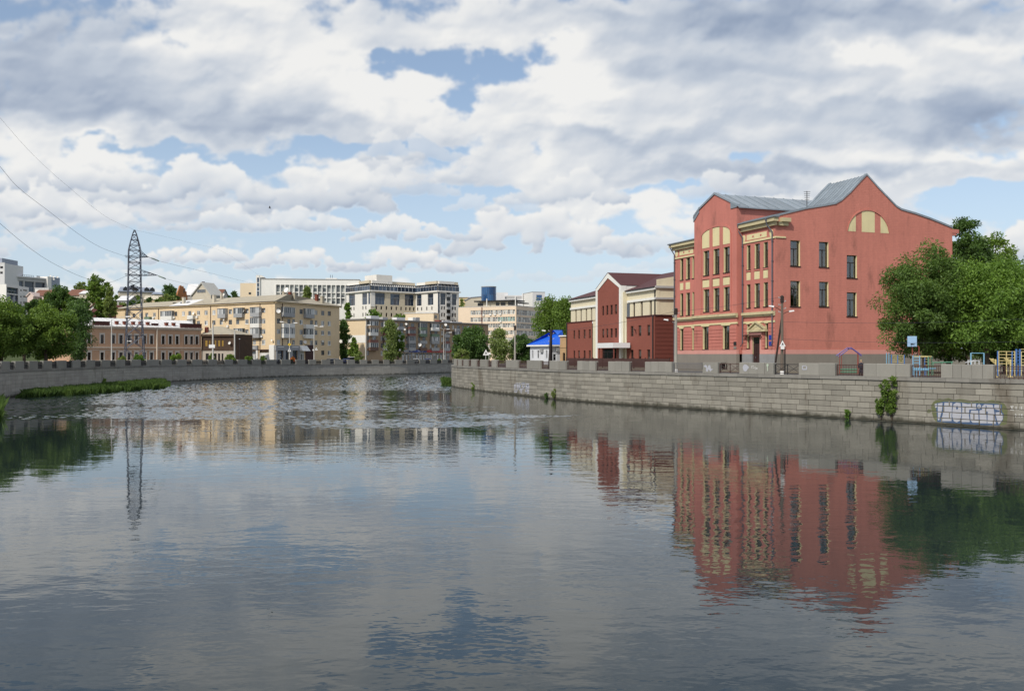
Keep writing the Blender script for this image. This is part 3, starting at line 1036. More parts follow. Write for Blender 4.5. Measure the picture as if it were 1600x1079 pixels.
class Path:
 """a bank line seen from above, measured by arc length s"""
 def __init__(s, pts, sign):
  s.p = catmull(pts)
  dd = np.hypot(*np.diff(s.p, axis=0).T)
  s.s = np.concatenate(([0], np.cumsum(dd)))
  s.L = s.s[-1]
  s.sign = sign

 def at(s, q):
  return np.array((np.interp(q, s.s, s.p[:, 0]), np.interp(q, s.s, s.p[:, 1])))

 def px2s(s, px):
  k = kx(px)
  g = s.p[:, 0] - k * s.p[:, 1]
  best = None
  for i in range(len(g) - 1):
   if g[i] == 0 or g[i] * g[i + 1] < 0:
    t = g[i] / (g[i] - g[i + 1])
    if s.p[i, 1] > 20 and (best is None or s.p[i, 1] < best[0]):
     best = (s.p[i, 1], float(s.s[i] + t * (s.s[i + 1] - s.s[i])))
  return best[1] if best else None

 def face(s, s0, s1):
  """plane through two points of the line, its outside towards the water"""
  p, q = s.at(s0), s.at(s1)
  return Face(p, q) if s.sign > 0 else Face(q, p)

 def Y(s, q):
  return float(np.interp(q, s.s, s.p[:, 1]))


KW = EYE * F


def shore(px, py):
 Y = KW / (py - HY)
 return (WX(px, Y), Y)


# right bank, from far to near, so the water lies outside (to the left of the camera's view of it)
RB = [(86, 305), (45, 272), (17, 235), (-2, 205), (-9.2, 182), shore(706, 603.5), shore(750, 610.5), shore(800, 616.0), shore(900, 626.5),
  shore(1060, 637.3), shore(1200, 646.3), shore(1345, 655.2), shore(1600, 671.6), (46.0, 57.0), (62, 36), (86, 6), (110, -25)]
RPATH = Path(RB, 1)
LB = [(-34, -30), (-36, 20), (-42, 55), (-52, 82), shore(0, 623), (-67.4, 140), (-70.6, 168), shore(265, 596.4), (-67.5, 199), shore(430, 589),
  (-44.1, 247.8), shore(640, 584.4), shore(700, 582.3), (0, 303), (28, 330), (62, 362)]
LPATH = Path(LB, 1)


def zcope(Y):
 """top of the left-bank coping falls slowly downstream"""
 return float(np.interp(Y, [110, 170, 197, 229, 263, 290], [3.60, 3.50, 3.40, 3.20, 2.95, 2.90]))


def bank_sheet(name, path, outward, zf, m):
 p = path.p[::4]
 mb = MB()
 far = [np.array(q) + outward for q in p]
 for i in range(len(p) - 1):
  ta, tb = p[i], p[i + 1]
  za, zb = zf(ta[1]), zf(tb[1])
  mb.poly([(*ta, za), (*tb, zb), (*(tb + outward[0] if False else tb + outward), zb), (*(ta + outward), za)])
 return mb


def strip_sheet(name, path, off0, off1, zf, m, s0, s1, n=80):
 """a ribbon that follows the bank line between two offsets inland"""
 mb = MB()
 prev = None
 for i in range(n + 1):
  q = s0 + (s1 - s0) * i / n
  p = path.at(q)
  t = path.at(min(q + 1, path.L)) - path.at(max(q - 1, 0))
  t /= np.hypot(*t)
  inl = -np.array((t[1], -t[0]))              # away from the water
  a, b = p + inl * off0, p + inl * off1
  z = zf(p[1])
  cur = ((*a, z), (*b, z))
  if prev:
   mb.poly([prev[0], prev[1], cur[1], cur[0]])
  prev = cur
 for f in mb.f:
  pass
 return mb.build(name, m, kind='structure')


def fan_sheet(name, path, corners, zf, m):
 """ground from the bank line out to far corners"""
 import mathutils
 p = path.p[::6]
 bm_pts = [(float(x), float(y), zf(y)) for x, y in p] + [(x, y, z) for x, y, z in corners]
 tri = mathutils.geometry.tessellate_polygon([[Vector((a, b, 0)) for a, b, c in bm_pts]])
 v = bm_pts
 lo = []
 for t in tri:
  a, b, c = [Vector(v[k]) for k in t]
  if (b - a).cross(c - a).z < 0:
   t = (t[0], t[2], t[1])
  lo += list(t)
 me = mesh_np(name, v, lo, [3] * (len(lo) // 3), (m,))
 o = link(name, me)
 o['kind'] = 'structure'
 return o


fan_sheet('ground', RPATH, [(500, -60, ZGR), (5000, -60, ZGR), (5000, 6000, ZGR), (800, 6000, ZGR)], lambda y: ZGR, MATS['ground'])
fan_sheet('ground', LPATH, [(640, 6000, 2.8), (-5000, 6000, 2.8), (-5000, -60, 3.5), (-500, -60, 3.5)], lambda y: zcope(y) - 0.12, MATS['ground'])
strip_sheet('pavement', RPATH, 0.3, 4.2, lambda y: ZGR + 0.012, MATS['pavement'], 60, RPATH.L - 60)
strip_sheet('road', RPATH, 4.4, 10.5, lambda y: ZGR + 0.008, MATS['asphalt'], 60, RPATH.px2s(1400))
strip_sheet('pavement', LPATH, 0.3, 3.4, lambda y: zcope(y) - 0.10, MATS['pavement'], 40, LPATH.L - 20)
strip_sheet('road', LPATH, 3.6, 14.0, lambda y: zcope(y) - 0.108, MATS['asphalt'], 40, LPATH.L - 20)


def hill_z(x, y):
 ys = np.interp(x, [-400, -260, -165, -132, -60, -40, 0, 40, 110], [235, 262, 272, 322, 338, 388, 402, 425, 445])
 t = np.clip((y - ys) / 75.0, 0, 1)
 return 2.6 + 15.5 * t * t * (3 - 2 * t) * np.interp(x, [-300, -20, 60, 160], [1, 1, 0.75, 0.35])


def build_hill():
 xs = np.linspace(-420, 260, 90)
 ys = np.linspace(235, 900, 70)
 X, Y = np.meshgrid(xs, ys)
 Z = hill_z(X, Y)
 v = np.stack([X, Y, Z], -1).reshape(-1, 3)
 nx = len(xs)
 lo = []
 for j in range(len(ys) - 1):
  for i in range(nx - 1):
   a = j * nx + i
   if max(v[k][2] for k in (a, a + 1, a + nx, a + nx + 1)) < 2.63:
    continue
   lo += [a, a + 1, a + nx + 1, a + nx]
 me = mesh_np('hill', v, lo, [4] * (len(lo) // 4), (MATS['hill_grass'],))
 me.polygons.foreach_set('use_smooth', np.ones(len(me.polygons), bool))
 o = link('hill', me)
 o['kind'] = 'structure'


build_hill()


WIND = (74.0, 92.0, 0.027, 0.17)                      # where the breeze sets in (from, to), wave steepness there, ripple strength in the calm


def water():
 m = bpy.data.materials.new('river_water')
 m.use_nodes = True
 t = m.node_tree
 nd, lk = t.nodes, t.links
 b = nd['Principled BSDF']
 b.inputs['Base Color'].default_value = (0.015, 0.024, 0.027, 1)
 b.inputs['Roughness'].default_value = 0.015
 b.inputs['IOR'].default_value = 1.34
 geo = nd.new('ShaderNodeNewGeometry')
 pos = geo.outputs['Position']

 def noise(p, sc, mul, det, rg=0.5, rot=0.0, dist=0.0):
  mp = nd.new('ShaderNodeMapping')
  mp.inputs['Scale'].default_value = mul
  mp.inputs['Rotation'].default_value = (0, 0, rot)
  lk.new(p, mp.inputs[0])
  n = nd.new('ShaderNodeTexNoise')
  n.noise_dimensions = '2D'
  n.inputs['Scale'].default_value = sc
  n.inputs['Detail'].default_value = det
  n.inputs['Roughness'].default_value = rg
  n.inputs['Distortion'].default_value = dist
  lk.new(mp.outputs[0], n.inputs['Vector'])
  return n.outputs[0]

 def mth(op, a, bb=None, cc=None):
  n = nd.new('ShaderNodeMath')
  n.operation = op
  for s, v in zip(n.inputs, (a, bb, cc)):
   setin(t, s, v)
  return n.outputs[0]

 def ss(v, lo, hi, o0=0.0, o1=1.0):
  n = nd.new('ShaderNodeMapRange')
  n.interpolation_type = 'SMOOTHSTEP'
  setin(t, n.inputs[0], v)
  for i, q in enumerate((lo, hi, o0, o1)):
   n.inputs[i + 1].default_value = q
  return n.outputs[0]

 def height(p):
  h = mth('MULTIPLY', noise(p, 0.62, (0.6, 1.0, 1.0), 2.0, 0.5, R(24)), 0.060)       # slow swell
  h = mth('MULTIPLY_ADD', noise(p, 1.9, (0.55, 1.0, 1.0), 2.0, 0.5, R(-16), 0.3), 0.026, h)   # ripples
  return mth('MULTIPLY_ADD', noise(p, 6.5, (0.7, 1.0, 1.0), 1.0, 0.5, R(10)), 0.0060, h)      # fine chop

 def shifted(v):
  n = nd.new('ShaderNodeVectorMath')
  n.operation = 'ADD'
  lk.new(pos, n.inputs[0])
  n.inputs[1].default_value = v
  return n.outputs[0]
 dl = 0.05
 h0, hx, hy = height(pos), height(shifted((dl, 0, 0))), height(shifted((0, dl, 0)))
 sx = nd.new('ShaderNodeSeparateXYZ')
 lk.new(pos, sx.inputs[0])
 patch = noise(pos, 0.035, (0.45, 1.0, 1.0), 3.0, 0.55, R(12))                             # breeze patches
 amp = mth('MULTIPLY', ss(patch, 0.40, 0.62, 0.6, 1.3), WIND[3])
 k = mth('MULTIPLY', amp, -1.0 / dl)
 cb = nd.new('ShaderNodeCombineXYZ')
 lk.new(mth('MULTIPLY', mth('SUBTRACT', hx, h0), k), cb.inputs[0])
 lk.new(mth('MULTIPLY', mth('SUBTRACT', hy, h0), k), cb.inputs[1])
 cb.inputs[2].default_value = 0.0
 an = nd.new('ShaderNodeVectorMath')
 an.operation = 'ADD'
 lk.new(cb.outputs[0], an.inputs[0])
 lk.new(geo.outputs['Normal'], an.inputs[1])
 nm = nd.new('ShaderNodeVectorMath')
 nm.operation = 'NORMALIZE'
 lk.new(an.outputs[0], nm.inputs[0])
 lk.new(nm.outputs[0], b.inputs['Normal'])
 MATS['water'] = m
 # real wind waves on the open reach beyond the bend; flat water round it
 x0, x1, y0, y1 = -90.0, 16.0, 62.0, 290.0
 xs, ys = np.arange(x0, x1 + 0.01, 0.28), np.linspace(y0, y1, 1200)
 X, Y = np.meshgrid(xs, ys)
 rg = np.random.default_rng(8)
 wob = sum(a * np.sin(X * fx + Y * fy + p) for a, fx, fy, p in ((7, 0.05, 0.11, 0.4), (5, -0.11, 0.23, 2.1), (3.5, 0.19, 0.41, 4.0), (2.2, -0.33, 0.83, 1.2)))

 def st(v, a, b):
  q = np.clip((v - a) / (b - a), 0, 1)
  return q * q * (3 - 2 * q)
 msk = st(Y + wob, WIND[0], WIND[1]) * st(104 - (X * 1.36 + Y) + wob * 0.5, -8, 26)
 msk = np.maximum(msk, st(Y, 120, 160))
 gust = 0.55 + 0.45 * np.sin(X * 0.07 + Y * 0.19 + 1.0) * np.sin(X * 0.11 - Y * 0.31)
 msk = msk * np.clip(gust + 0.35 + 0.5 * st(Y, 95, 140), 0.25, 1.25) * st(X, x0, x0 + 3) * st(-X, -x1, -x1 + 3) * st(Y, y0, y0 + 3) * st(-Y, -y1, -y1 + 8)
 Z = np.zeros_like(X)
 for k in range(40):
  lam = rg.uniform(0.5, 1.15)
  th = rg.normal(math.pi / 2 + 0.25, 0.85)
  Z += WIND[2] * lam * np.sin(2 * math.pi / lam * (X * math.cos(th) + Y * math.sin(th)) + rg.uniform(0, 6.3))
 Z = Z * msk / (40 ** 0.5)
 nx, ny = len(xs), len(ys)
 v = np.stack([X, Y, Z], -1).reshape(-1, 3)
 i = (np.arange(ny - 1)[:, None] * nx + np.arange(nx - 1)[None, :]).ravel()
 lo = np.stack([i, i + 1, i + nx + 1, i + nx], 1).ravel()
 n = len(v)
 ring = [(-600, -80, 0), (600, -80, 0), (600, 700, 0), (-600, 700, 0)]
 v = np.concatenate([v, np.array(ring, float)])
 c = [0, nx - 1, nx * ny - 1, nx * (ny - 1)]
 for k in range(4):
  k2 = (k + 1) % 4
  lo = np.concatenate([lo, [n + k, n + k2, c[k2], c[k]]])
 me = mesh_np('water', v, lo, np.full(len(lo) // 4, 4), (m,))
 me.polygons.foreach_set('use_smooth', np.ones(len(me.polygons), bool))
 o = link('water', me)
 o['kind'] = 'structure'


water()

# ------------------------------------------------------------------ embankment walls
UNIT = None


def unit_stone(m, ch=0.018):
 """one dressed block: unit length and height, 0.3 m deep, outer arris chamfered; front at y = 0"""
 x0, x1, z0, z1 = -0.5, 0.5, 0.0, 1.0
 cx, cz = ch, ch * 2.2
 v = [(x0, 0.3, z0), (x1, 0.3, z0), (x1, 0.3, z1), (x0, 0.3, z1), (x0, 0.03, z0), (x1, 0.03, z0), (x1, 0.03, z1), (x0, 0.03, z1),
   (x0 + cx, 0, z0 + cz), (x1 - cx, 0, z0 + cz), (x1 - cx, 0, z1 - cz), (x0 + cx, 0, z1 - cz)]
 f = [(8, 9, 10, 11), (4, 5, 9, 8), (5, 6, 10, 9), (6, 7, 11, 10), (7, 4, 8, 11), (0, 1, 5, 4), (1, 2, 6, 5), (2, 3, 7, 6), (3, 0, 4, 7)]
 return v, f


def stone_wall(root, path, s0, s1, zt, zb, rows, lens, m, mortar, gap, rough, back_d, seed, keep=300):
 rnd = random.Random(seed)
 uv, uf = unit_stone(m)
 me = mesh_np('stone', uv, [i for f in uf for i in f], [len(f) for f in uf], (m,))
 stones = []
 for r in range(rows):
  s = s0 - rnd.uniform(0, lens[1])
  while s < s1:
   L = rnd.uniform(*lens)
   ztop = zt(path.Y(min(max(s + L / 2, 0), path.L)))
   h = (ztop - zb) / rows
   a, b = max(s, s0), min(s + L, s1)
   if b - a > 0.25:
    stones.append([a, b, zb + h * r, zb + h * (r + 1), rnd.uniform(0, rough)])
   s += L
 # the mortar core stands a little behind the faces
 core = MB()
 n = int((s1 - s0) / 1.5)
 for i in range(n):
  a, b = s0 + (s1 - s0) * i / n, s0 + (s1 - s0) * (i + 1) / n
  fc = path.face(a, b)
  za, zb2 = zt(path.Y(a)), zt(path.Y(b))
  L = fc.L
  core.poly([fc.pt(0, -back_d, zb), fc.pt(L, -back_d, zb), fc.pt(L, -back_d, zb2), fc.pt(0, -back_d, za)])
 core.build('core', mortar, root)
 view = []
 for st in stones:
  q = (st[0] + st[1]) / 2
  p = path.at(q)
  inview = p[1] > 20 and abs(p[0] / p[1]) < 0.56
  view.append(((st[1] - st[0]) * (st[3] - st[2]) / p[1] ** 2 if inview else 0))
 order = sorted(range(len(stones)), key=lambda k: -view[k])
 front = set(order[:keep])
 rest = MB()
 for k, (a, b, z0, z1, pr) in enumerate(stones):
  fc = path.face(a, b)
  w, h = fc.L - gap, z1 - z0 - gap
  rot = math.atan2(fc.u[1], fc.u[0])
  p = fc.pt(fc.L / 2, pr, z0 + gap / 2)
  if k in front:
   o = link('stone', me, root)
   o.matrix_local = INV[root.name] @ Matrix.Translation(p) @ Matrix.Rotation(rot, 4, 'Z') @ Matrix.Diagonal((w, 1, h, 1))
  elif path.at((a + b) / 2)[1] > -15:
   i = len(rest.v)
   c, s = math.cos(rot), math.sin(rot)
   for (x, y, z) in uv:
    rest.v.append((p[0] + x * w * c - y * s, p[1] + x * w * s + y * c, p[2] + z * h))
   rest.f += [tuple(i + q for q in f) for f in uf]
 rest.build('stone', m, root, kind='stuff')
 return stones


def coping(root, path, s0, s1, zt, h, over, inw, lens, m, seed, gap=0.02):
 rnd = random.Random(seed)
 s = s0
 while s < s1 - 0.3:
  b = min(s + rnd.uniform(*lens), s1)
  fc = path.face(s, b)
  j = rnd.uniform(-0.012, 0.012)
  zz = zt((path.Y(s) + path.Y(b)) / 2)
  MB().box(fc, gap / 2, fc.L - gap / 2, -inw, over + j, zz - h, zz + j).build('coping_stone', m, root)
  s = b


def parapet_block(root, path, a, b, z, h, thick, m, slabs, seed):
 rnd = random.Random(seed)
 fc = path.face(a, b)
 L = fc.L
 ps = [0.0]
 for i in range(slabs - 1):
  ps.append(L * (i + 1 + rnd.uniform(-0.15, 0.15)) / slabs)
 ps.append(L)
 root_o = None
 for i in range(slabs):
  x0, x1 = ps[i] + (0.012 if i else 0), ps[i + 1] - (0.012 if i < slabs - 1 else 0)
  j = rnd.uniform(-0.012, 0.012)
  mb = MB()
  c = 0.03
  d0, d1 = -thick, j
  mb.hexa([fc.pt(x0, d1, z), fc.pt(x1, d1, z), fc.pt(x1, d0, z), fc.pt(x0, d0, z),
     fc.pt(x0, d1, z + h - c), fc.pt(x1, d1, z + h - c), fc.pt(x1, d0, z + h - c), fc.pt(x0, d0, z + h - c)])
  zt = z + h + rnd.uniform(-0.015, 0.01)
  mb.hexa([fc.pt(x0, d1, z + h - c), fc.pt(x1, d1, z + h - c), fc.pt(x1, d0, z + h - c), fc.pt(x0, d0, z + h - c),
     fc.pt(x0 + c, d1 - c, zt), fc.pt(x1 - c, d1 - c, zt), fc.pt(x1 - c, d0 + c, zt), fc.pt(x0 + c, d0 + c, zt)])
  if root_o is None:
   root_o = mb.build('parapet_block', m, root)
  else:
   mb.build('slab', m, root_o)
 return fc


def railing(root, path, a, b, z, h, m, style, d=-0.25):
 fc = path.face(a, b)
 L = fc.L
 mb = MB()
 mb.box(fc, 0, L, d - 0.03, d + 0.03, z + h - 0.06, z + h)
 mb.box(fc, 0, L, d - 0.025, d + 0.025, z + 0.10, z + 0.15)
 if style == 'bars':
  n = max(2, int(L / 0.15))
  for i in range(n + 1):
   x = L * i / n
   w = 0.04 if i in (0, n) else 0.014
   mb.box(fc, x - w, x + w, d - 0.014, d + 0.014, z, z + h - 0.06)
 elif style == 'cross':
  n = max(1, round(L / 1.3))
  for i in range(n + 1):
   x = L * i / n
   mb.box(fc, x - 0.03, x + 0.03, d - 0.03, d + 0.03, z, z + h - 0.06)
  for i in range(n):
   x0, x1 = L * i / n, L * (i + 1) / n
   mb.bar(fc.pt(x0, d, z + 0.15), fc.pt(x1, d, z + h - 0.06), 0.03)
   mb.bar(fc.pt(x1, d, z + 0.15), fc.pt(x0, d, z + h - 0.06), 0.03)
   mb.box(fc, x0, x1, d - 0.012, d + 0.012, z + h * 0.5 - 0.015, z + h * 0.5 + 0.015)
 elif style == 'loops':
  n = max(2, int(L / 0.34))
  for i in range(n + 1):
   x = L * i / n
   mb.box(fc, x - 0.016, x + 0.016, d - 0.016, d + 0.016, z, z + h)
  for i in range(n):
   x0 = L * i / n
   w = L / n
   pts = [fc.pt(x0 + w * (0.25 + 0.25 * (1 - math.cos(t))), d, z + 0.16 + 0.45 * h * (1 - abs(math.sin(t)) * 0.95)) for t in np.linspace(0, math.pi, 7)]
   mb.tube(pts, 0.016, 4)
  mb.box(fc, 0, L, d - 0.03, d + 0.03, z + h * 0.78, z + h * 0.83)
 elif style == 'dense':
  n = max(2, int(L / 0.13))
  for i in range(n + 1):
   x = L * i / n
   mb.box(fc, x - 0.022, x + 0.022, d - 0.02, d + 0.02, z, z + h - 0.06)
  mb.box(fc, 0, L, d - 0.012, d + 0.012, z + 0.3, z + 0.62 * h)
 return mb.build('railing', m, root)


# right bank: coursed granite, coping, parapet blocks with railings between
Z_R0, Z_RC, H_RP = 3.42, 3.72, 1.10
sR0, sR1 = RPATH.px2s(706) - 14, RPATH.px2s(1600) + 26
_p = RPATH.at(RPATH.px2s(1300))
rwall = thing('embankment_wall', 'pale granite block river wall below the salmon school, painted with graffiti', 'embankment wall', (_p[0], _p[1], 0))
RSTONES = stone_wall(rwall, RPATH, sR0, sR1, lambda y: Z_R0, -0.42, 8, (0.85, 2.3), MATS['granite'], MATS['mortar'], 0.028, 0.016, 0.05, 3)
coping(rwall, RPATH, sR0, sR1, lambda y: Z_RC, Z_RC - Z_R0 - 0.012, 0.10, 0.9, (1.8, 3.2), MATS['granite_cap'], 5)
RBLK = [(709, 712.5, 1), (715.6, 720, 1), (724, 731, 1), (735.8, 743.7, 1), (750, 761, 1), (768, 775.5, 1), (790.5, 809, 1), (823, 844.4, 2), (858.6, 883.8, 3),
  (902, 930, 3), (950.3, 982.9, 3), (1007.8, 1049.4, 4), (1098, 1121.6, 1), (1155.3, 1208.4, 4), (1248, 1304.8, 2), (1348.9, 1421.5, 3), (1470.5, 1551.9, 5), (1628, 1700, 3)]
RSTYLE = ['bars', 'bars', 'bars', 'bars', 'bars', 'bars', 'bars', 'bars', 'bars', 'bars', 'bars', 'bars', 'cross', 'cross', 'bars', 'bars', 'loops']
RFACES = {}
prev = None
for i, (x0, x1, ns) in enumerate(RBLK):
 a, b = RPATH.px2s(x0), RPATH.px2s(x1)
 RFACES[i] = parapet_block(rwall, RPATH, a, b, Z_RC + 0.02, H_RP - 0.02, 0.45, MATS['granite_block'], ns, 40 + i)
 if prev is not None:
  railing(rwall, RPATH, prev + 0.06, a - 0.06, Z_RC + 0.012, 0.98, MATS['rail_brown'] if i not in (12, 14) else MATS['rail_steel' if i == 12 else 'dark_metal'], RSTYLE[i - 1])
 prev = b

# left and far bank
sL0, sL1 = LPATH.px2s(0) - 36, LPATH.px2s(700) + 36
_p = LPATH.at(LPATH.px2s(300))
lwall = thing('embankment_wall', 'long dark grey stone river wall curving along the far bank behind the reeds', 'embankment wall', (_p[0], _p[1], 0))
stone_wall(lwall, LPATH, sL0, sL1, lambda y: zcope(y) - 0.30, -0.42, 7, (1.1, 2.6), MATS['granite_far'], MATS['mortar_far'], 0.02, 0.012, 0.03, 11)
coping(lwall, LPATH, sL0, sL1, zcope, 0.29, 0.10, 0.8, (2.4, 4.2), MATS['granite_cap'], 15)
LBLK = [(-42, -30), (-19.5, -7), (2.6, 15.7), (24, 37.6), (45.9, 59.2), (67.9, 81.4), (90.5, 104.1), (113.2, 126), (135, 148.8), (158.9, 172.4), (181.7, 195.7), (205.3, 220.2),
  (229.6, 248.5), (252.5, 268.1), (277, 291.6), (300, 316), (325.6, 339), (351.4, 364), (372, 386.5), (394.6, 408), (416, 432), (439.7, 454), (462.7, 477),
  (483, 494), (503, 516), (523, 536), (543, 554.6), (563, 573.8), (581.6, 592), (599.6, 608.6), (617.6, 629), (636, 648), (656, 665), (672.7, 683), (690.7, 700), (708, 717)]
prev = None
for i, (x0, x1) in enumerate(LBLK):
 a, b = LPATH.px2s(x0), LPATH.px2s(x1)
 if a is None or b is None:
  continue
 if a > b:
  a, b = b, a
 z = zcope(LPATH.Y((a + b) / 2))
 parapet_block(lwall, LPATH, a, b, z + 0.01, 1.12, 0.5, MATS['granite_block'], 1, 90 + i)
 if prev is not None and a - prev > 0.3:
  railing(lwall, LPATH, prev + 0.04, a - 0.04, z + 0.012, 1.0, MATS['dark_metal'], 'dense')
 prev = b
# ------------------------------------------------------------------ the salmon school
def school():
 F1 = Face((WX(1054.5, 134), 134), (WX(1211, 112), 112))
 F2 = F1.side(F1.L)
 L1, L2 = F1.L, F2.a(1488)
 F2.L = L2
 zg = ZGR - 0.1
 root = bthing('school_building', 'salmon pink three storey school with curved gable and cream lunette', 'school', F1, zg)
 db = 0.85                                            # the middle bay stands forward
 aL, aR = F1.a(1084.8, db), F1.a(1151, db)
 salmon, brick, cream = MATS['salmon'], MATS['salmon_brick'], MATS['cream_paint']

 def r1(x0, x1, y0, y1, d=0.0):
  return F1.rect(x0, x1, y0, y1, d)

 z_pl = F2.z(552.8, 3)                                # top of the plinth
 z_pk = F2.z(546.0, 3)                                # top of the pale band
 # heights of the string courses from the bay's middle
 am = F1.a(1120, db)
 z_led1, z_led0 = F1.z(491.2, am, db), F1.z(497.0, am, db)
 z_str1, z_str0 = F1.z(504.6, am, db), F1.z(507.2, am, db)
 # ---- right wing front
 ze = F1.z(351, L1 - 0.5)
 cols = [(1166.9, 1172.6), (1179.2, 1187.2), (1193.3, 1200.0)]
 WR = []
 zt1, zb1 = F1.z(380.6, F1.a(1183)), F1.z(419.3, F1.a(1183))
 zt2, zb2 = F1.z(442.6, F1.a(1183)), F1.z(479.6, F1.a(1183))
 for x0, x1 in cols:
  ac, _, w, _ = r1(x0, x1, 400, 410)
  WR.append(((ac, zb1, w, zt1 - zb1), 'school_slim'))
  WR.append(((ac, zb2, w, zt2 - zb2), 'school_slim'))
 zg1, zg0 = F1.z(505.5, F1.a(1183)), F1.z(543.4, F1.a(1183))
 for x0, x1 in ((1167.3, 1171.4), (1196, 1200.2)):
  ac, _, w, _ = r1(x0, x1, 510, 520)
  WR.append(((ac, zg0, w, zg1 - zg0), 'school_slim'))
 da0, da1 = F1.a(1176), F1.a(1187.7)
 zdt = F1.z(526.5, (da0 + da1) / 2)
 door = ((da0 + da1) / 2, ZGR + 0.45, da1 - da0, zdt - ZGR - 0.45)
 mb, rv = MB(), []
 mb.wall(F1, aR, L1, z_pl, ze + 0.6, [w[0] for w in WR] + [(door[0], z_pl, door[2], door[1] + door[3] - z_pl)], 0.34, 0.0, rv)
 mb.build('wall', salmon, root)
 for q_ in rv:
  q_.build('window_reveal', cream, root)
 for h, st in WR:
  window(root, F1, h, st)
 # ---- bay front with its gable
 pl = F1.pz(1084.8, 339.5, db)
 pa = F1.pz(1117.2, 303.5, db)
 pr = F1.pz(1151, 320.5, db)
 zr = pr[1] - 0.3 if pr[1] < pl[1] else pl[1] - 0.3
 zsym = (pl[1] + pr[1]) / 2
 zr = min(zr, zsym - 0.3)
 BW = []
 bcols = [(1099.3, 1108.2), (1114.9, 1124.1), (1130.8, 1140.1)]
 amb = F1.a(1119.5, db)
 zb_ = [F1.z(y, amb, db) for y in (388.7, 427.7, 450.0, 485.6)]
 for x0, x1 in bcols:
  ac, _, w, _ = r1(x0, x1, 400, 410, db)
  BW.append(((ac, zb_[1], w, zb_[0] - zb_[1]), 'school'))
  BW.append(((ac, zb_[3], w, zb_[2] - zb_[3]), 'school'))
 zgb = (F1.z(509.2, amb, db), F1.z(545.2, amb, db))
 for x0, x1 in ((1098.2, 1107.1), (1129.6, 1139.7)):
  ac, _, w, _ = r1(x0, x1, 510, 540, db)
  BW.append(((ac, zgb[1], w, zgb[0] - zgb[1]), 'school'))
 mb, rv = MB(), []
 mb.wall(F1, aL, aR, z_pl, zr, [w[0] for w in BW], 0.34, db, rv)
 prof = [(aL, zsym), (aL + (pa[0] - aL) * 0.22, zsym + (pa[1] - zsym) * 0.32), (pa[0], pa[1]), (aR - (aR - pa[0]) * 0.12, zsym + (pa[1] - zsym) * 0.14), (aR, zsym)]
 mb.strip(F1, zr, prof, db)
 # return faces of the bay
 for a_ in (aL, aR):
  q = [F1.pt(a_, db, z_pl), F1.pt(a_, 0, z_pl), F1.pt(a_, 0, zsym), F1.pt(a_, db, zsym)]
  mb.poly(q if a_ == aR else q[::-1])
 mb.build('bay_wall', salmon, root)
 for q_ in rv:
  q_.build('window_reveal', cream, root)
 for h, st in BW:
  window(root, F1, h, st, db)
 # recessed arch shown by raised surround: piers between windows and an arch band
 arc = []
 x0, x1 = F1.a(1096.3, db), F1.a(1141.6, db)
 zs, zt = F1.z(368.5, amb, db), F1.z(354.3, amb, db)
 for i in range(17):
  t = math.pi * (1 - i / 16)
  arc.append(((x0 + x1) / 2 + (x1 - x0) / 2 * math.cos(t), zs + (zt - zs) * math.sin(t) ** 0.8))
 ar = MB()
 for p, q in zip(arc[:-1], arc[1:]):
  ar.prism(F1, [(p[0], p[1] - 0.02), (q[0], q[1] - 0.02), (q[0], q[1] + 0.24), (p[0], p[1] + 0.24)], db - 0.05, db + 0.10)
 for xe in (x0, x1):
  s_ = -0.24 if xe == x0 else 0.0
  ar.box(F1, xe + s_, xe + s_ + 0.24, db - 0.05, db + 0.10, F1.z(488, amb, db), zs - 0.005)
 ar.build('arch_surround', salmon, root)
 pb = MB()
 for xm in (1111.5, 1127.5):
  a_ = F1.a(xm, db)
  ztop = zs + (zt - zs) * math.sin(math.acos(max(-1, min(1, (a_ - (x0 + x1) / 2) / ((x1 - x0) / 2))))) ** 0.8
  pb.box(F1, a_ - 0.36, a_ + 0.36, db - 0.05, db + 0.07, F1.z(488, amb, db), ztop)
 pb.build('pier', salmon, root)
 # cream panels: tympanum lights, spandrels
 def arch_z(a_):
  c = (a_ - (x0 + x1) / 2) / ((x1 - x0) / 2)
  return zs + (zt - zs) * max(0.0, 1 - c * c) ** 0.4
 zlo = F1.z(384.2, amb, db)
 for (u0, u1) in ((1097.4, 1108.6), (1113.2, 1124.2), (1129.3, 1140.6)):
  b0, b1 = F1.a(u0, db), F1.a(u1, db)
  pts = [(b0, zlo), (b1, zlo)] + [(b0 + (b1 - b0) * k / 6, arch_z(b0 + (b1 - b0) * k / 6) - 0.06) for k in range(6, -1, -1)]
  MB().prism(F1, pts, db - 0.02, db + 0.03).build('cream_panel', cream, root)
 for (u0, u1) in ((1098.2, 1108.4), (1114.2, 1124.2), (1130.2, 1140.2)):
  ac, _, w, _ = r1(u0, u1, 434, 446, db)
  MB().box(F1, ac - w / 2, ac + w / 2, db - 0.02, db + 0.035, F1.z(446.8, amb, db), F1.z(435.6, amb, db)).build('cream_panel', cream, root)
  MB().box(F1, ac - w / 2 - 0.12, ac + w / 2 + 0.12, db - 0.02, db + 0.12, F1.z(434.2, amb, db), F1.z(431.4, amb, db)).build('sill_band', salmon, root)
 ar_ = F1.a(1183)
 for u0, u1 in ((1166.8, 1172.8), (1179, 1187), (1193, 1200)):
  ac, _, w, _ = r1(u0, u1, 425, 435)
  MB().box(F1, ac - w / 2, ac + w / 2, -0.02, 0.035, F1.z(436, ar_), F1.z(424, ar_)).build('cream_panel', cream, root)
  MB().box(F1, ac - w / 2 - 0.08, ac + w / 2 + 0.08, -0.02, 0.09, F1.z(422.8, ar_), F1.z(420.6, ar_)).build('sill_band', MATS['salmon'], root)
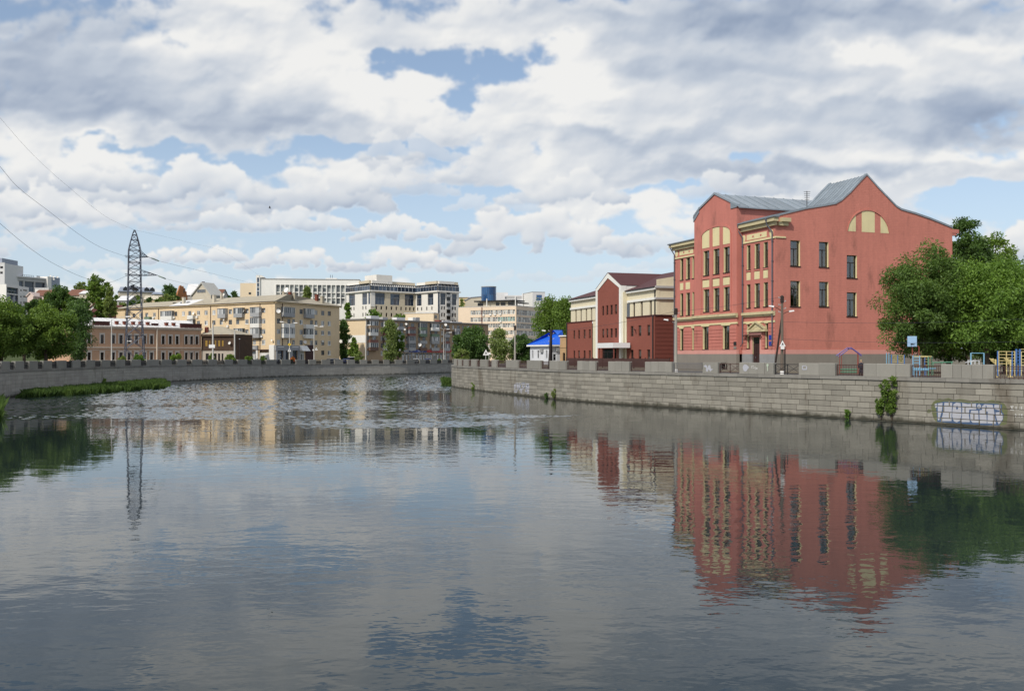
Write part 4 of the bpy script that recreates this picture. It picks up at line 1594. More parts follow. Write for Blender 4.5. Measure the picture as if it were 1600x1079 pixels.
 # frieze panels and medallions of the wings
 def frieze(u0, u1, y0, y1, uc, medal):
  ac, z0, w, h = r1(u0, u1, y0, y1)
  MB().box(F1, ac - w / 2, ac + w / 2, -0.02, 0.04, z0, z0 + h).build('frieze_panel', cream, root)
  for k in (0.33, 0.72):
   x = ac - w / 2 + w * k
   MB().box(F1, x - 0.14, x + 0.14, 0.035, 0.07, z0 + h * 0.35, z0 + h * 0.7).build('frieze_boss', salmon, root)
  for um, ym in medal:
   a_, z_ = F1.pz(um, ym)
   pts = [(a_ + 0.36 * math.cos(t), z_ + 0.46 * math.sin(t)) for t in np.linspace(0, 2 * math.pi, 14, endpoint=False)]
   MB().prism(F1, pts, -0.02, 0.06).build('medallion', cream, root)
 frieze(1167, 1198.2, 364.4, 372.8, 0, [(1205.6, 364.2), (1162.4, 373.2)])
 frieze(1062, 1083.4, 389.6, 397.4, 0, [(1057.6, 396.6)])
 # ---- left wing
 azl = F1.a(1070)
 zle = F1.z(384.5, azl)
 lz = [F1.z(y, azl) for y in (403.6, 436.4, 457.8, 492.4, 513.2, 546.4)]
 WL = []
 for x0_, x1_ in ((1063, 1067.6), (1072.2, 1078.2), (1081.8, 1087)):
  ac, _, w, _ = r1(x0_, x1_, 400, 410)
  if ac + w / 2 > aL - 0.02:
   w = 2 * (aL - 0.03 - ac)
   if w < 0.3:
    continue
  WL.append(((ac, lz[1], w, lz[0] - lz[1]), 'school_slim'))
  WL.append(((ac, lz[3], w, lz[2] - lz[3]), 'school_slim'))
 for x0_, x1_ in ((1063, 1067.8), (1081.8, 1086)):
  ac, _, w, _ = r1(x0_, x1_, 400, 410)
  w = min(w, 2 * (aL - 0.03 - ac))
  if w > 0.3:
   WL.append(((ac, lz[5], w, lz[4] - lz[5]), 'school_slim'))
 mb, rv = MB(), []
 mb.wall(F1, 0, aL, z_pl, zle + 0.5, [w[0] for w in WL], 0.3, 0.0, rv)
 mb.build('wall', salmon, root)
 for q_ in rv:
  q_.build('window_reveal', cream, root)
 for h, st in WL:
  window(root, F1, h, st)
 for u0, u1 in ((1062.8, 1067.8), (1071.7, 1078.2)):
  ac, _, w, _ = r1(u0, u1, 442, 452)
  MB().box(F1, ac - w / 2, ac + w / 2, -0.02, 0.035, F1.z(452.4, azl), F1.z(441.6, azl)).build('cream_panel', cream, root)
 # thin cream fillet under both friezes
 MB().box(F1, aR + 0.1, L1, -0.01, 0.12, F1.z(377.2, ar_), F1.z(374.4, ar_)).build('fillet', cream, root)
 MB().box(F1, 0.05, aL - 0.05, -0.01, 0.12, F1.z(402.4, azl), F1.z(400.2, azl)).build('fillet', cream, root)
 MB().box(F2, 0.004, 1.5, -0.01, 0.12, F2.z(371.6, 0.7), F2.z(369.2, 0.7)).build('fillet', cream, root)
 # cornices: two oversailing courses and a zinc cap
 def cornice(fc, a0, a1, zb, h, ext1=0.0, ext0=0.0):
  MB().box(fc, a0 - ext0 * 0.4, a1 + ext1 * 0.4, -0.05, 0.32, zb, zb + h * 0.42).build('cornice', MATS['cornice_cream'], root)
  MB().box(fc, a0 - ext0 * 0.8, a1 + ext1 * 0.8, -0.05, 0.66, zb + h * 0.42 + 0.003, zb + h * 0.86).build('cornice', MATS['cornice_cream'], root)
  MB().box(fc, a0 - ext0, a1 + ext1, -0.1, 0.80, zb + h * 0.86 + 0.003, zb + h).build('cornice_cap', MATS['zinc_dark'], root)
 zc0 = F1.z(356.5, F1.a(1190))
 zc1 = F1.z(343.0, F1.a(1190))
 cornice(F1, aR + 0.05, L1, zc0, zc1 - zc0, 0.8, 0.0)
 MB().box(F2, 0.33, 1.75, -0.02, 0.31, zc0, zc0 + (zc1 - zc0) * 0.42).build('cornice', MATS['cornice_cream'], root)
 MB().box(F2, 0.66, 1.9, -0.02, 0.60, zc0 + (zc1 - zc0) * 0.42 + 0.003, zc0 + (zc1 - zc0) * 0.86).build('cornice', MATS['cornice_cream'], root)
 zc2, zc3 = F1.z(388.6, azl), F1.z(377.6, azl)
 cornice(F1, 0, aL - 0.02, zc2, zc3 - zc2, 0.0, 0.8)
 # ledge and string course between ground and first floor
 for (a0_, a1_, d) in ((0.0, aL - 0.01, 0.0), (aL - 0.2, aR + 0.2, db), (aR + 0.21, L1, 0.0)):
  MB().box(F1, a0_, a1_, d - 0.05, d + 0.36, z_led0 + 0.16, z_led1).build('ledge', MATS['cornice_cream'], root)
  MB().box(F1, a0_, a1_, d - 0.05, d + 0.18, z_led0 - 0.06, z_led0 + 0.157).build('ledge', MATS['cornice_cream'], root)
  MB().box(F1, a0_, a1_, d - 0.05, d + 0.10, z_str0, z_str1).build('string_course', cream, root)
 # keystone lintels of the ground-floor windows
 for h, st in [w for w in BW if w[0][1] < z_str0 - 3] :
  c, zb, w, hh = h
  t = zb + hh
  MB().prism(F1, [(c - w * 0.62, t), (c + w * 0.62, t), (c + w * 0.78, z_str0 - 0.004), (c - w * 0.78, z_str0 - 0.004)], db - 0.02, db + 0.09).build('lintel', cream, root)
 for h, st in [w for w in WR + WL if w[0][1] < z_str0 - 2.5]:
  c, zb, w, hh = h
  t = zb + hh
  MB().prism(F1, [(c - w * 0.62, t), (c + w * 0.62, t), (c + w * 0.85, z_str0 - 0.004), (c - w * 0.85, z_str0 - 0.004)], -0.02, 0.09).build('lintel', cream, root)
 # rusticated ground storey: raised courses with open joints, cut round the openings
 rc = MB()
 def courses(a0_, a1_, d, wins):
  n = 7
  hgt = (z_str0 - 0.3 - z_pk) / n
  for i in range(n):
   zb, zt_ = z_pk + hgt * i + 0.05, z_pk + hgt * (i + 1) - 0.02
   cuts = sorted((w[0] - w[2] / 2 - 0.12, w[0] + w[2] / 2 + 0.12) for w in wins if w[1] < zt_ and w[1] + w[3] > zb)
   x = a0_
   for c0, c1 in cuts + [(a1_, a1_)]:
    c0 = min(c0, a1_)
    if c0 - x > 0.12:
     rc.box(F1, x, c0, d - 0.02, d + 0.055, zb, zt_)
    x = max(x, min(c1, a1_))
 gB = [w[0] for w in BW if w[0][1] < z_led0 - 2]
 gW = [w[0] for w in WR + WL if w[0][1] < z_led0 - 2]
 pdoor = (door[0], z_pl, door[2] + 0.5, zdt - z_pl + 2.2)
 courses(0.03, aL - 0.03, 0.0, gW)
 courses(aL + 0.03, aR - 0.03, db, gB)
 courses(aR + 0.05, da0 - 0.45, 0.0, gW)
 courses(da1 + 0.45, L1 - 0.03, 0.0, gW)
 rc.build('rustication', salmon, root, kind='stuff')
 # pale band and plinth
 for (a0_, a1_, d) in ((0.0, aL - 0.01, 0.0), (aL - 0.06, aR + 0.06, db), (aR + 0.08, da0 - 0.02, 0.0), (da1 + 0.02, L1, 0.0)):
  MB().box(F1, a0_, a1_, d - 0.3, d + 0.075, z_pl + 0.003, z_pk).build('pale_band', MATS['pink_band'], root)
  m_ = MATS['plinth_tile'] if d == 0.0 and a0_ > aR else MATS['plinth_grey']
  MB().box(F1, a0_, a1_, d - 0.4, d + 0.11, zg, z_pl).build('plinth', m_, root)
 MB().box(F2, 0.12, L2, -0.4, 0.11, zg, z_pl).build('plinth', MATS['plinth_grey'], root)
 MB().box(F2, 0.08, L2, -0.4, 0.06, z_pl + 0.003, z_pk).build('pale_band', MATS['pink_band'], root)
 # cellar windows in the plinth
 for u0, u1 in ((1098.5, 1105), (1112, 1119), (1127.8, 1136.8)):
  ac, _, w, _ = r1(u0, u1, 565, 581, db + 0.12)
  window(root, F1, (ac, ZGR + 0.15, w * 0.86, F1.z(567, ac, db) - ZGR - 0.2), 'cellar', db + 0.34)
 # door, step, canopy, pediment
 dd = MB()
 for k in (0, 1):
  x = da0 + 0.05 + (da1 - da0 - 0.1) * k / 2
  w = (da1 - da0 - 0.1) / 2 - 0.02
  dd.box(F1, x, x + w, -0.16, -0.08, ZGR + 0.45, ZGR + 0.45 + door[3] * 0.78)
  for j in range(3):
   dd.box(F1, x + 0.1, x + w - 0.1, -0.08, -0.05, ZGR + 0.6 + j * door[3] * 0.25, ZGR + 0.5 + (j + 0.9) * door[3] * 0.25)
 do = dd.build('door', MATS['door_wood'], root)
 MB().box(F1, da0 + 0.04, da1 - 0.04, -0.16, -0.10, ZGR + 0.45 + door[3] * 0.80, zdt - 0.03).build('fanlight', MATS['pane_black'], do)
 MB().box(F1, da0 + 0.38 * (da1 - da0), da0 + 0.42 * (da1 - da0), -0.05, 0.01, ZGR + 1.5, ZGR + 1.75).build('handle', MATS['pipe_grey'], do)
 MB().box(F1, da0 - 0.1, da1 + 0.1, -0.35, 0.9, ZGR - 0.05, ZGR + 0.22).box(F1, da0 - 0.05, da1 + 0.05, -0.35, 0.5, ZGR + 0.223, ZGR + 0.44).build('step', MATS['concrete'], root)
 for s_ in (-1, 1):
  x = (da0 if s_ < 0 else da1) + s_ * 0.14
  MB().box(F1, x - 0.13, x + 0.13, -0.02, 0.08, z_pl, zdt + 0.2).build('door_pilaster', MATS['pink_band'], root)
 cz = F1.z(524.2, door[0], 0.5)
 MB().hexa([F1.pt(da0 - 1.5, 0.0, cz + 0.12), F1.pt(da0 - 1.5, 0.55, cz + 0.02), F1.pt(da1 + 0.5, 0.55, cz + 0.02), F1.pt(da1 + 0.5, 0.0, cz + 0.12),
    F1.pt(da0 - 1.5, 0.0, cz + 0.19), F1.pt(da0 - 1.5, 0.55, cz + 0.06), F1.pt(da1 + 0.5, 0.55, cz + 0.06), F1.pt(da1 + 0.5, 0.0, cz + 0.19)]).build('door_canopy', MATS['rail_brown'], root)
 b = MB()
 for x in (da0 - 1.3, da1 + 0.3):
  b.bar(F1.pt(x, 0.02, cz - 0.5), F1.pt(x, 0.5, cz + 0.02), 0.03)
 b.build('canopy_bracket', MATS['rail_brown'], root)
 pxl, pxr = F1.pz(1169.2, 515.8, 0.3), F1.pz(1195, 513.6, 0.3)
 pap = F1.pz(1180.6, 503.2, 0.3)
 zb_p = (pxl[1] + pxr[1]) / 2
 MB().prism(F1, [(pxl[0], zb_p), (pxr[0], zb_p), (pap[0], pap[1] - 0.12)], -0.02, 0.22).build('pediment', MATS['cornice_cream'], root)
 t = MB()
 for e in (pxl, pxr):
  s_ = 0.16
  t.prism(F1, [(e[0], zb_p), (e[0], zb_p + s_), (pap[0], pap[1] + s_), (pap[0], pap[1] - 0.06)], 0.0, 0.42)
 t.build('raking_cornice', MATS['cornice_cream'], root)
 MB().box(F1, pxl[0] - 0.15, pxr[0] + 0.15, -0.02, 0.45, zb_p - 0.26, zb_p - 0.003).build('pediment_base', MATS['cornice_cream'], root)
 MB().box(F1, da0 - 0.5, da1 + 0.5, -0.02, 0.20, zdt + 0.1, zb_p - 0.265).build('entablature', MATS['pink_band'], root)
 # plaques
 for (u0, u1, y0, y1, m_, d) in ((1201.7, 1206, 523.4, 530.6, 'blue_plaque', 0.06), (1201.7, 1206.2, 533.2, 540, 'blue_plaque', 0.06),
         (1146.4, 1150.4, 533.6, 539.4, 'black_plaque', db + 0.06), (1146.6, 1150.4, 541, 545, 'plinth_grey', db + 0.06)):
  ac, z0, w, h = r1(u0, u1, y0, y1, d)
  MB().box(F1, ac - w / 2, ac + w / 2, d - 0.02, d + 0.04, z0, z0 + h).build('plaque', MATS[m_], root)
 # downpipes with elbows
 def pipe(a_, ztop, zbot, d, lean):
  mb = MB()
  mb.tube([F1.pt(a_ - lean, d + 0.62, ztop + 0.5), F1.pt(a_ - lean, d + 0.60, ztop + 0.1), F1.pt(a_, d + 0.17, ztop - 0.8), F1.pt(a_, d + 0.17, zbot + 0.4), F1.pt(a_, d + 0.45, zbot)], 0.085, 8)
  mb.lathe(F1.pt(a_ - lean, d + 0.62, ztop + 0.3), [(0.09, 0), (0.2, 0.35), (0.2, 0.5)], 8)
  k = ztop - 2
  while k > zbot + 1:
   mb.box(F1, a_ - 0.11, a_ + 0.11, d, d + 0.27, k, k + 0.06)
   k -= 2.4
  mb.build('downpipe', MATS['pipe_grey'], root)
 pipe(F1.a(1206.4, 0.17), zc0 + 0.1, F1.z(541, F1.a(1206)), 0.0, 0.5)
 pipe(F1.a(1160, 0.17), zc0 + 0.1, F1.z(541, F1.a(1160)), 0.0, 0.35)
 pipe(0.12, zc2 + 0.2, ZGR + 0.4, 0.0, 0.3)
 # ---- the long side with the swept gable
 PR = [(1211, 337.9), (1240, 331.0), (1260, 326.2), (1290, 321.4), (1305.8, 318.4), (1314.5, 313.4), (1328.5, 300.8), (1342.5, 285.4), (1353.9, 273.6), (1370.5, 292.4),
   (1384.5, 307), (1400, 323), (1408, 328), (1430, 334.4), (1452.8, 342.2), (1473.8, 350.6), (1487.9, 356.4)]
 prof = [F2.pz(*p) for p in PR]
 prof[0] = (0.0, prof[0][1])
 prof[-1] = (L2, prof[-1][1])
 zr2 = min(p[1] for p in prof) - 0.35
 W2 = []
 for (x0_, x1_, y0, y1) in ((1235, 1250, 375.6, 415.4), (1279.8, 1294.4, 377.9, 417.2), (1323.2, 1338.9, 398.8, 434.2), (1235, 1250, 438.7, 478.6), (1280, 1294.4, 440.1, 478.6), (1323.2, 1338.5, 456.7, 494.0)):
  W2.append((F2.rect(x0_, x1_, y0, y1), 'school'))
 mb, rv = MB(), []
 mb.wall(F2, 0, L2, z_pl, zr2, [w[0] for w in W2], 0.34, 0.0, rv)
 mb.strip(F2, zr2, prof)
 mb.build('gable_wall', brick, root)
 for q_ in rv:
  q_.build('window_reveal', cream, root)
 wins2 = [window(root, F2, h, st) for h, st in W2]
 # curtains seen through the side windows
 for i, strips in enumerate([((0.40, 0.52, 0, 'curtain_white'), (0.60, 0.72, 0, 'curtain_red')), ((0.30, 0.44, 0.05, 'curtain_white'), (0.50, 0.66, 0, 'curtain_red'), (0.8, 0.98, 0, 'curtain_white')),
        ((0.66, 0.95, 0, 'curtain_white'),), ((0.55, 0.92, 0.0, 'curtain_white'),), ((0.42, 0.60, 0.0, 'curtain_white'),), ((0.25, 0.5, 0.0, 'curtain_white'), (0.66, 0.9, 0.0, 'curtain_white'))]):
  c, zb, w, hh = W2[i][0]
  for (f0, f1, e, mm) in strips:
   cb = MB()
   n = 6
   for k in range(n):
    t0, t1 = f0 + (f1 - f0) * k / n, f0 + (f1 - f0) * (k + 1) / n
    dz0, dz1 = -0.52 - 0.05 * (k % 2), -0.52 - 0.05 * ((k + 1) % 2)
    cb.poly([F2.pt(c - w / 2 + w * t0, dz0, zb + hh * (0.08 + e)), F2.pt(c - w / 2 + w * t1, dz1, zb + hh * (0.08 + e)), F2.pt(c - w / 2 + w * t1, dz1, zb + hh * 0.97), F2.pt(c - w / 2 + w * t0, dz0, zb + hh * 0.97)])
   cb.build('curtain', MATS[mm], root)
 for lst, d, fc in ((WR, 0.0, F1), (BW, db, F1), (WL, 0.0, F1)):
  rr = random.Random(5)
  for (c, zb, w, hh), st in lst:
   if rr.random() < 0.9:
    f0 = rr.choice((0.05, 0.1, 0.5))
    f1 = f0 + rr.uniform(0.3, 0.5)
    cb = MB()
    cb.box(fc, c - w / 2 + w * f0, c - w / 2 + w * f1, d - 0.54, d - 0.5, zb + hh * rr.choice((0.1, 0.1, 0.3)), zb + hh * 0.96)
    cb.build('curtain', MATS['curtain_white'], root)
 # dark rooms behind the glass
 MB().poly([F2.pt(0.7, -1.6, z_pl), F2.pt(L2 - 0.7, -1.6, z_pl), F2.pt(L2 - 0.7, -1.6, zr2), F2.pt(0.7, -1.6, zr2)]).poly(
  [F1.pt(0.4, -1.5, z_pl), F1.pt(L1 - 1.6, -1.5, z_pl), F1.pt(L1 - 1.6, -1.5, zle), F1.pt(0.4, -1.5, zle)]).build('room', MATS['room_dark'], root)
 # lunette
 ab = F2.a(1356.5)
 zb_l = F2.z(362.8, ab)
 a0_, a1_ = F2.a(1323.8), F2.a(1388.9)
 zt_l = F2.z(329.4, ab)
 def lz_(a_):
  c = (a_ - (a0_ + a1_) / 2) / ((a1_ - a0_) / 2)
  return zb_l + (zt_l - zb_l) * max(0.0, 1 - abs(c) ** 2.1) ** 0.62
 for (u0, u1) in ((1323.8, 1337.0), (1346.4, 1366.6), (1375.8, 1388.9)):
  b0, b1 = F2.a(u0), F2.a(u1)
  pts = [(b0, zb_l), (b1, zb_l)] + [(b0 + (b1 - b0) * k / 8, max(lz_(b0 + (b1 - b0) * k / 8), zb_l + 0.03)) for k in range(8, -1, -1)]
  MB().prism(F2, pts, -0.02, 0.02).build('lunette_panel', cream, root)
 lb = MB()
 ks = [a0_ + (a1_ - a0_) * k / 24 for k in range(25)]
 for p, q in zip(ks[:-1], ks[1:]):
  lb.prism(F2, [(p, lz_(p) + 0.02), (q, lz_(q) + 0.02), (q, lz_(q) + 0.2), (p, lz_(p) + 0.2)], -0.02, 0.10)
 lb.build('lunette_arch', brick, root)
 # ---- right-wing roof: profile carried back over the width of the wing
 wl = L1 - aR
 ridge = max(range(len(prof)), key=lambda k: prof[k][1])
 n = 10
 for i in range(n):
  d0, d1 = -0.05 - (wl - 0.1) * i / n, -0.05 - (wl - 0.1) * (i + 1) / n
  mb = MB()
  for p, q in zip(prof[:ridge], prof[1:ridge + 1]):
   mb.poly([F2.pt(p[0], d0, p[1] + 0.04), F2.pt(q[0], d0, q[1] + 0.04), F2.pt(q[0], d1, q[1] + 0.04), F2.pt(p[0], d1, p[1] + 0.04)])
   mb.hexa([F2.pt(p[0], d0, p[1] + 0.03), F2.pt(q[0], d0, q[1] + 0.03), F2.pt(q[0], d0 - 0.05, q[1] + 0.03), F2.pt(p[0], d0 - 0.05, p[1] + 0.03),
      F2.pt(p[0], d0, p[1] + 0.12), F2.pt(q[0], d0, q[1] + 0.12), F2.pt(q[0], d0 - 0.05, q[1] + 0.12), F2.pt(p[0], d0 - 0.05, p[1] + 0.12)])
  mb.build('roof_sheet', MATS['zinc'], root)
 mb = MB()
 for p, q in zip(prof[ridge:-1], prof[ridge + 1:]):
  mb.poly([F2.pt(p[0], 0, p[1] + 0.04), F2.pt(q[0], 0, q[1] + 0.04), F2.pt(q[0], -wl, q[1] + 0.04), F2.pt(p[0], -wl, p[1] + 0.04)])
 mb.build('roof_slope', MATS['zinc'], root)
 for dd_ in (0.0, -wl):
  cp = MB()
  for p, q in zip(prof[:-1], prof[1:]):
   cp.prism(F2, [(p[0], p[1] - 0.02), (q[0], q[1] - 0.02), (q[0], q[1] + 0.22), (p[0], p[1] + 0.22)], dd_ - 0.38, dd_ + 0.10)
  cp.build('gable_coping', MATS['zinc'], root)
 bw = MB()
 for p, q in zip(prof[:-1], prof[1:]):
  bw.poly([F2.pt(q[0], -wl, z_pl), F2.pt(p[0], -wl, z_pl), F2.pt(p[0], -wl, p[1]), F2.pt(q[0], -wl, q[1])])
 bw.poly([F2.pt(L2, 0, zg), F2.pt(L2, -L1, zg), F2.pt(L2, -L1, zr2), F2.pt(L2, 0, zr2)])
 bw.poly([F2.pt(0, -L1, zg), F2.pt(0, 0, zg), F2.pt(0, 0, zg + 0.1), F2.pt(0, -L1, zg + 0.1)])
 bw.poly([F1.pt(0, -L2, zg), F1.pt(0, 0, zg), F1.pt(0, 0, zle + 0.5), F1.pt(0, -L2, zle + 0.5)])
 bw.build('rear_wall', brick, root)
 # stub of the rear cornice
 MB().box(F2, L2 - 0.1, L2 + 1.1, -0.9, 0.05, F2.z(364, L2), F2.z(358, L2)).box(F2, L2 + 0.0, L2 + 0.7, -0.9, 0.0, F2.z(367.5, L2), F2.z(364, L2) - 0.003).build('cornice_stub', salmon, root)
 # ---- middle block roof
 zs_, za_ = zsym, pa[1]
 cw = MB()
 cw.poly([F1.pt(aR, 0, z_pl), F1.pt(aR, -L2 + 1, z_pl), F1.pt(aR, -L2 + 1, zs_), F1.pt(aR, 0, zs_)])
 cw.poly([F1.pt(aL, -L2 + 1, z_pl), F1.pt(aL, 0, z_pl), F1.pt(aL, 0, zs_), F1.pt(aL, -L2 + 1, zs_)])
 cw.poly([F1.pt(aR, -L2 + 1, z_pl), F1.pt(aL, -L2 + 1, z_pl), F1.pt(aL, -L2 + 1, zs_), F1.pt(pa[0], -L2 + 1, za_), F1.pt(aR, -L2 + 1, zs_)])
 cw.build('side_wall', MATS['salmon'], root)
 n = 18
 for i in range(n):
  d0, d1 = db - (L2 - 1 + db) * i / n, db - (L2 - 1 + db) * (i + 1) / n
  e = 0.45
  zo = zs_ - e * (za_ - zs_) / (aR - pa[0])
  mb = MB().poly([F1.pt(aR + e, d0, zo + 0.05), F1.pt(aR + e, d1, zo + 0.05), F1.pt(pa[0], d1, za_ + 0.05), F1.pt(pa[0], d0, za_ + 0.05)])
  mb.hexa([F1.pt(aR + e, d0, zo + 0.04), F1.pt(aR + e, d0 - 0.06, zo + 0.04), F1.pt(pa[0], d0 - 0.06, za_ + 0.04), F1.pt(pa[0], d0, za_ + 0.04),
     F1.pt(aR + e, d0, zo + 0.13), F1.pt(aR + e, d0 - 0.06, zo + 0.13), F1.pt(pa[0], d0 - 0.06, za_ + 0.13), F1.pt(pa[0], d0, za_ + 0.13)])
  mb.box(F1, aR + e - 0.03, aR + e + 0.03, d1, d0, zo - 0.10, zo + 0.045)
  mb.build('roof_sheet', MATS['zinc'], root)
 zo = zs_ - 0.45 * (za_ - zs_) / (pa[0] - aL)
 MB().poly([F1.pt(aL - 0.45, -L2 + 1, zo + 0.05), F1.pt(aL - 0.45, db, zo + 0.05), F1.pt(pa[0], db, za_ + 0.05), F1.pt(pa[0], -L2 + 1, za_ + 0.05)]).build('roof_slope', MATS['zinc'], root)
 cp = MB()
 gp = [(aL - 0.08, zsym - 0.1), (aL + (pa[0] - aL) * 0.22, zsym + (pa[1] - zsym) * 0.30), (pa[0], pa[1]), (aR - (aR - pa[0]) * 0.05, zsym + (pa[1] - zsym) * 0.08), (aR + 0.15, zsym - 0.05)]
 for p, q in zip(gp[:-1], gp[1:]):
  cp.prism(F1, [(p[0], p[1] - 0.02), (q[0], q[1] - 0.02), (q[0], q[1] + 0.26), (p[0], p[1] + 0.26)], db - 0.45, db + 0.14)
 cp.build('gable_coping', MATS['zinc'], root)
 # zinc kneelers at the two shoulders
 MB().prism(F1, [(aL - 0.1, zsym - 0.75), (aL + 1.3, zsym + 0.35), (aL + 1.3, zsym + 1.15), (aL - 0.1, zsym - 0.05)], db - 0.02, db + 0.10).prism(
  F1, [(aR - 1.25, zsym - 0.2), (aR + 0.1, zsym - 0.2), (aR + 0.1, zsym + 0.05), (aR - 1.25, zsym + 0.85)], db - 0.02, db + 0.10).build('kneeler', MATS['zinc'], root)
 # ---- left-wing roof
 LW = Face(F1.pt(aL, 0, 0), u=F2.u)
 zl0 = zc3 + 0.02
 MB().prism(LW, [(-0.5, zl0 - 0.05), (L2, zl0 - 0.05), (L2, zl0), (L2 - 8, zl0 + 2.2), (8, zl0 + 2.2), (-0.5, zl0)], -aL - 0.1, -0.02).build('roof_slope', MATS['zinc'], root)
 return F1, F2, root


SF1, SF2, SROOT = school()


# ------------------------------------------------------------------ brick and cream office with the pointed gable
def brick_office():
 Fc = Face((WX(892, 176), 176), (WX(1026, 142), 142))
 L = Fc.L
 Fs = Fc.side(L)
 root = bthing('office_building', 'red brick and cream office with white edged pointed gable and maroon roof', 'office building', Fc, ZGR)
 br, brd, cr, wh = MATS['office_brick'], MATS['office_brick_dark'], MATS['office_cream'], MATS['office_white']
 zg = ZGR - 0.1
 dl = 0.7                                              # brick lower storeys stand forward of the cream ones
 zbt = (Fc.z(503.2, Fc.a(909), dl) + Fc.z(495.6, Fc.a(1000), dl)) / 2
 a_ = lambda px, d=0.0: Fc.a(px, d)
 aG0, aG1 = a_(932.7, dl + 0.3), a_(969.4, dl + 0.3)
 # left and right brick blocks
 def lower(a0, a1, cols, yU, yL, ref, label=None):
  z = [Fc.z(y, a_(ref, dl), dl) for y in (*yU, *yL)]
  wins = []
  for x0, x1 in cols:
   ac, _, w, _ = Fc.rect(x0, x1, 500, 510, dl)
   wins.append(((ac, z[1], w, z[0] - z[1]), 'slit'))
   wins.append(((ac, z[3], w, z[2] - z[3]), 'slit'))
  facade(root, Fc, a0, a1, zg, zbt, wins, br, dl, 0.2)
  MB().box(Fc, a0, a1, -0.05, dl + 0.12, zbt + 0.003, zbt + 0.16).build('ledge', MATS['maroon_roof'], root)
 aL1, aR0 = a_(925.4, dl), a_(979.4, dl)
 lower(-0.2, aL1, ((895.8, 898.5), (903, 905.9), (911.6, 914.8), (919.8, 923)), (515.2, 528.6), (547.5, 560.2), 909)
 aR1 = L + 0.7
 lower(aR0, aR1, ((985.2, 989.7), (997.4, 1002), (1011, 1015.7)), (508.2, 524.8), (546.0, 561), 1000)
 # brick returns
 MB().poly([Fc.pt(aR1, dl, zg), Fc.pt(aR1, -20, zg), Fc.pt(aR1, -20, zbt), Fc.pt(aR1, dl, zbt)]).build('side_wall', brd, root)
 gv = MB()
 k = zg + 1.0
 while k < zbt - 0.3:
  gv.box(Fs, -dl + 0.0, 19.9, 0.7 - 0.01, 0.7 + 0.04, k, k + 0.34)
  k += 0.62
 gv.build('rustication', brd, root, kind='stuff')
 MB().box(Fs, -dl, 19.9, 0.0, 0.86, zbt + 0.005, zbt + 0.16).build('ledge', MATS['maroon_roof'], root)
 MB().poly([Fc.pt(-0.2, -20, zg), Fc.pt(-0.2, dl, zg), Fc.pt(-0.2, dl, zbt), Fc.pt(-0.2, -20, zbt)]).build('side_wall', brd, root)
 # cream upper storey
 zev = (Fc.z(466.4, a_(913)) + Fc.z(452.6, a_(1000))) / 2
 zw = [(Fc.z(y0, a_(913)) + Fc.z(y1, a_(1004))) / 2 for y0, y1 in ((482.6, 470.0), (503.2, 493.2))]
 wins = []
 for x0, x1 in ((898.6, 900.8), (906.7, 908.9), (914.9, 917.2), (922.9, 925.2), (930.0, 932.0)):
  ac, _, w, _ = Fc.rect(x0, x1, 480, 500)
  wins.append(((ac, zw[1], w, zw[0] - zw[1]), 'slot'))
 facade(root, Fc, 0, aG0, zbt, zev, wins, cr, 0.0, 0.22)
 wins = []
 for x0, x1 in ((989, 992.2), (1000.8, 1004.2), (1014.8, 1018.4)):
  ac, _, w, _ = Fc.rect(x0, x1, 480, 500)
  wins.append(((ac, zw[1], w, zw[0] - zw[1]), 'slot'))
 facade(root, Fc, aG1, L, zbt, zev, wins, cr, 0.0, 0.22)
 for (x0, x1) in ((0.0, aG0), (aG1 + 0.8, L)):
  MB().box(Fc, x0, x1, -0.02, 0.22, zw[0] + 0.05, zw[0] + 0.42).build('fascia', wh, root)
  MB().box(Fc, x0, x1, -0.02, 0.42, zev - 0.30, zev + 0.02).build('eave_band', wh, root)
  MB().box(Fc, x0, x1, -0.05, 0.55, zev + 0.023, zev + 0.16).build('gutter', MATS['dark_metal'], root)
 # cream side with its two grey bars
 zst = Fs.z(436.5, 0.5)
 zsl = Fs.z(433.0, 4.0)
 MB().poly([Fc.pt(L, 0, zbt), Fc.pt(L, -20, zbt), Fc.pt(L, -20, zsl + 3), Fc.pt(L, 0, zst)]).build('side_wall', cr, root)
 MB().box(Fs, -0.02, 0.5, -0.02, 0.06, zbt + 0.17, zst).build('corner_strip', cr, root)
 for y0, y1 in ((446.4, 450.0), (464.4, 467.4)):
  MB().box(Fs, -0.3, 3.0, 0.002, 0.30, Fs.z(y1, 1.0), Fs.z(y0, 1.0)).build('side_bar', MATS['concrete'], root)
 # the gable bay
 dg = dl + 0.3
 am = a_(951, dg)
 apex = Fc.pz(950.6, 428.2, dg)
 zsh = (Fc.z(455.4, aG0, dg) + Fc.z(448.6, aG1, dg)) / 2
 ac_ = (aG0 + aG1) / 2
 zap = apex[1]
 gz = [Fc.z(y, am, dg) for y in (476.8, 491.6, 513.2, 527.2)]
 wins = []
 for x0, x1 in ((940.6, 943.7), (947, 950.3), (953.5, 957.2), (960.3, 964.0)):
  ac, _, w, _ = Fc.rect(x0, x1, 480, 490, dg)
  wins.append(((ac, gz[1], w, gz[0] - gz[1]), 'slit'))
  wins.append(((ac, gz[3], w, gz[2] - gz[3]), 'slit'))
 e0, e1 = a_(939.5, dg), a_(962.8, dg)
 zent = Fc.z(544, am, dg)
 facade(root, Fc, aG0, aG1, zg, zsh - 0.4, wins + [(((e0 + e1) / 2, zg, e1 - e0, zent - zg), 'shopglass')], br, dg, 0.25,
   prof=[(aG0, zsh), (ac_, zap - 0.1), (aG1, zsh)], name='gable_wall')
 t = MB()
 wd = 0.62
 t.box(Fc, aG0 - 0.35, aG0 + 0.35, dg - 0.9, dg + 0.10, zg, zsh)
